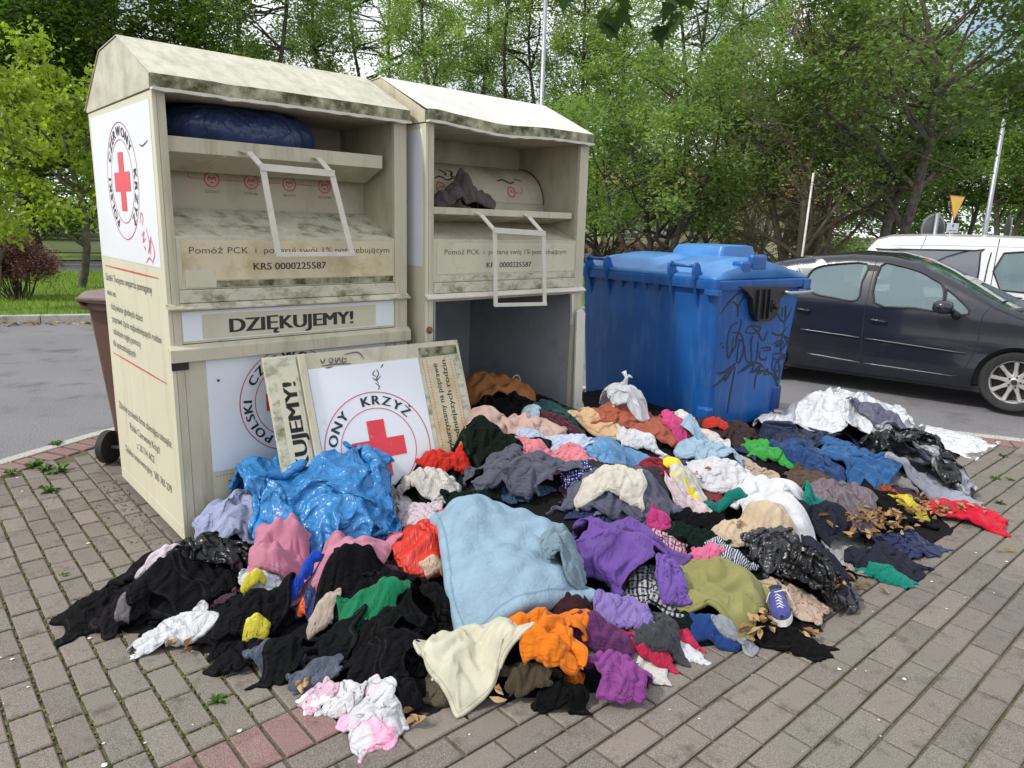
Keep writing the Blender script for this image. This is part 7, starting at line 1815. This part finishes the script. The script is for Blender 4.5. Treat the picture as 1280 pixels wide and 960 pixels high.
# ------------------------------------------------------------------ posts, signs, house
def lamp(px, dist, h, r, lb, arm=None):
    x, y = spot(px, dist); r_ = empty('lamp_post', (x, y, 0), 0); tag(r_, lb, 'lamp post')
    mb = MB(); mb.tube([(0, 0, 0), (0, 0, 1.0), (.02, 0, h)], [r * 1.5, r * 1.2, r * .8], 12); mb.build('post', M['steel'], r_, smooth=True)
    ax = arm or (1, 0); mb = MB(); mb.tube([(.02, 0, h - .05), (.02 + ax[0] * .4, ax[1] * .4, h + .08), (.02 + ax[0] * 1.1, ax[1] * 1.1, h + .16)], [r * .7, r * .6, r * .5], 8); mb.build('arm', M['steel'], r_, smooth=True)
    mb = MB(); blob(mb, (.02 + ax[0] * 1.45, ax[1] * 1.45, h + .17), (.40, .14, .07), sq=.8); mb.build('lamp_head', M['steel'], r_, smooth=True)
M['pole_light'] = simple('pale grey post paint', (.50, .56, .62), .5, .08)
lamp(671, 22, 9.2, .065, 'tall pale lamp post rising behind the open container roof', (.3, 1)); lamp(1231, 25, 5.7, .06, 'lamp post with a curved arm at the right picture edge')
x, y = spot(1004, 13.5); mb = MB(); mb.tube([(0, 0, 0), (.06, 0, 2.7)], [.022, .018], 8); tag(mb.build('thin_pole', M['white_paint'], None, smooth=True, loc=(x, y, -.03)), 'thin white leaning pole behind the dark hatchback', 'pole')
M['sign_yellow'] = simple('yellow sign face', (.95, .55, .01), .4, .05); M['sign_red'] = simple('red sign rim', (.5, .08, .03), .4, .05); M['sign_grey'] = simple('grey sign back', (.16, .165, .17), .5, .08, metal=.4)
def sign_root(px, dist, yaw, lb): x, y = spot(px, dist); r = empty('road_sign', (x, y, 0), yaw); tag(r, lb, 'road sign'); return r
r = sign_root(1190, 13.5, math.radians(37), 'yellow triangular give-way sign with a white plate below it'); r.scale = (.62, .62, .905)
mb = MB(); mb.tube([(0, .035, 0), (0, .035, 2.5)], .03, 10); mb.build('post', M['steel'], r, smooth=True)
mb = MB(); mb.prism([(-.44, 0, 2.56), (.44, 0, 2.56), (.0, 0, 2.12)], (0, .004, 0)); mb.build('rim', M['sign_red'], r); mb = MB(); mb.prism([(-.39, -.004, 2.54), (.39, -.004, 2.54), (.0, -.004, 2.155)], (0, .003, 0)); fc = mb.build('face', M['sign_yellow'], r)
pl = MB().box(-.33, .33, -.003, .003, 1.93, 2.10).build('plate', M['sticker'], r, bevel=.01)
mb = MB(); fr = frame((0, -.0045, 0), (1, 0, 0), (0, 0, 1)); stroke(mb, fr, [(-.05, 2.06), (.03, 2.07), (.02, 2.04), (-.04, 2.04)], .03); 
for k in range(6): stroke(mb, fr, [(-.22 + k * .08, 1.97), (-.17 + k * .08, 1.972)], .02)
mb.build('lettering', M['ink'], pl)
for px, dist, yaw, z, q, lb in ((1166, 13.5, .3, 1.80, .23, 'round grey sign back on a post left of the yellow sign'), (1259, 20, 1.15, 1.90, .30, 'narrow looking round sign at the right picture edge')):
    r = sign_root(px, dist, yaw, lb); mb = MB(); mb.tube([(0, -.04, 0), (0, -.04, z + .25)], .03, 10); mb.build('post', M['steel'], r, smooth=True)
    mb = MB(); mb.lathe([(0, 0), (q, 0), (q + .012, .004), (q + .012, .016), (q, .018), (0, .018)], (0, 0, z), (0, 1, 0), 32); mb.build('disc', M['sign_grey'], r, angle=40)
    mb = MB(); ring(mb, frame((0, -.002, z), (1, 0, 0), (0, 0, 1)), 0, 0, q + .01, .03, n=32); mb.build('rim', M['steel'], r)
# pale house glimpsed between the trunks
x, y = spot(890, 47); hs_ = empty('house', (x, y, 0), math.radians(10)); tag(hs_, 'cream house with an orange roof glimpsed between the tree trunks', 'house')
MB().box(-7, 7, 0, 8, 0, 3.4).build('wall', simple('cream render', (.62, .56, .42), .8, .1), hs_)
mb = MB(); mb.prism([(-7.4, -.4, 3.4), (-7.4, 8.4, 3.4), (-7.4, 4, 5.6)], (14.8, 0, 0)); mb.build('roof', simple('orange tiles', (.45, .17, .09), .8, .2), hs_)
for k in range(6):
    u = -5.8 + k * 2.1; wn_ = MB().box(u, u + 1.1, -.04, .02, 1.0, 2.4).build('window', M['white_paint'], hs_)
    for q in (0, 1): MB().box(u + .06 + q * .51, u + .53 + q * .51, -.05, -.041, 1.08, 2.32).build('pane', M['glass_dark'], wn_)
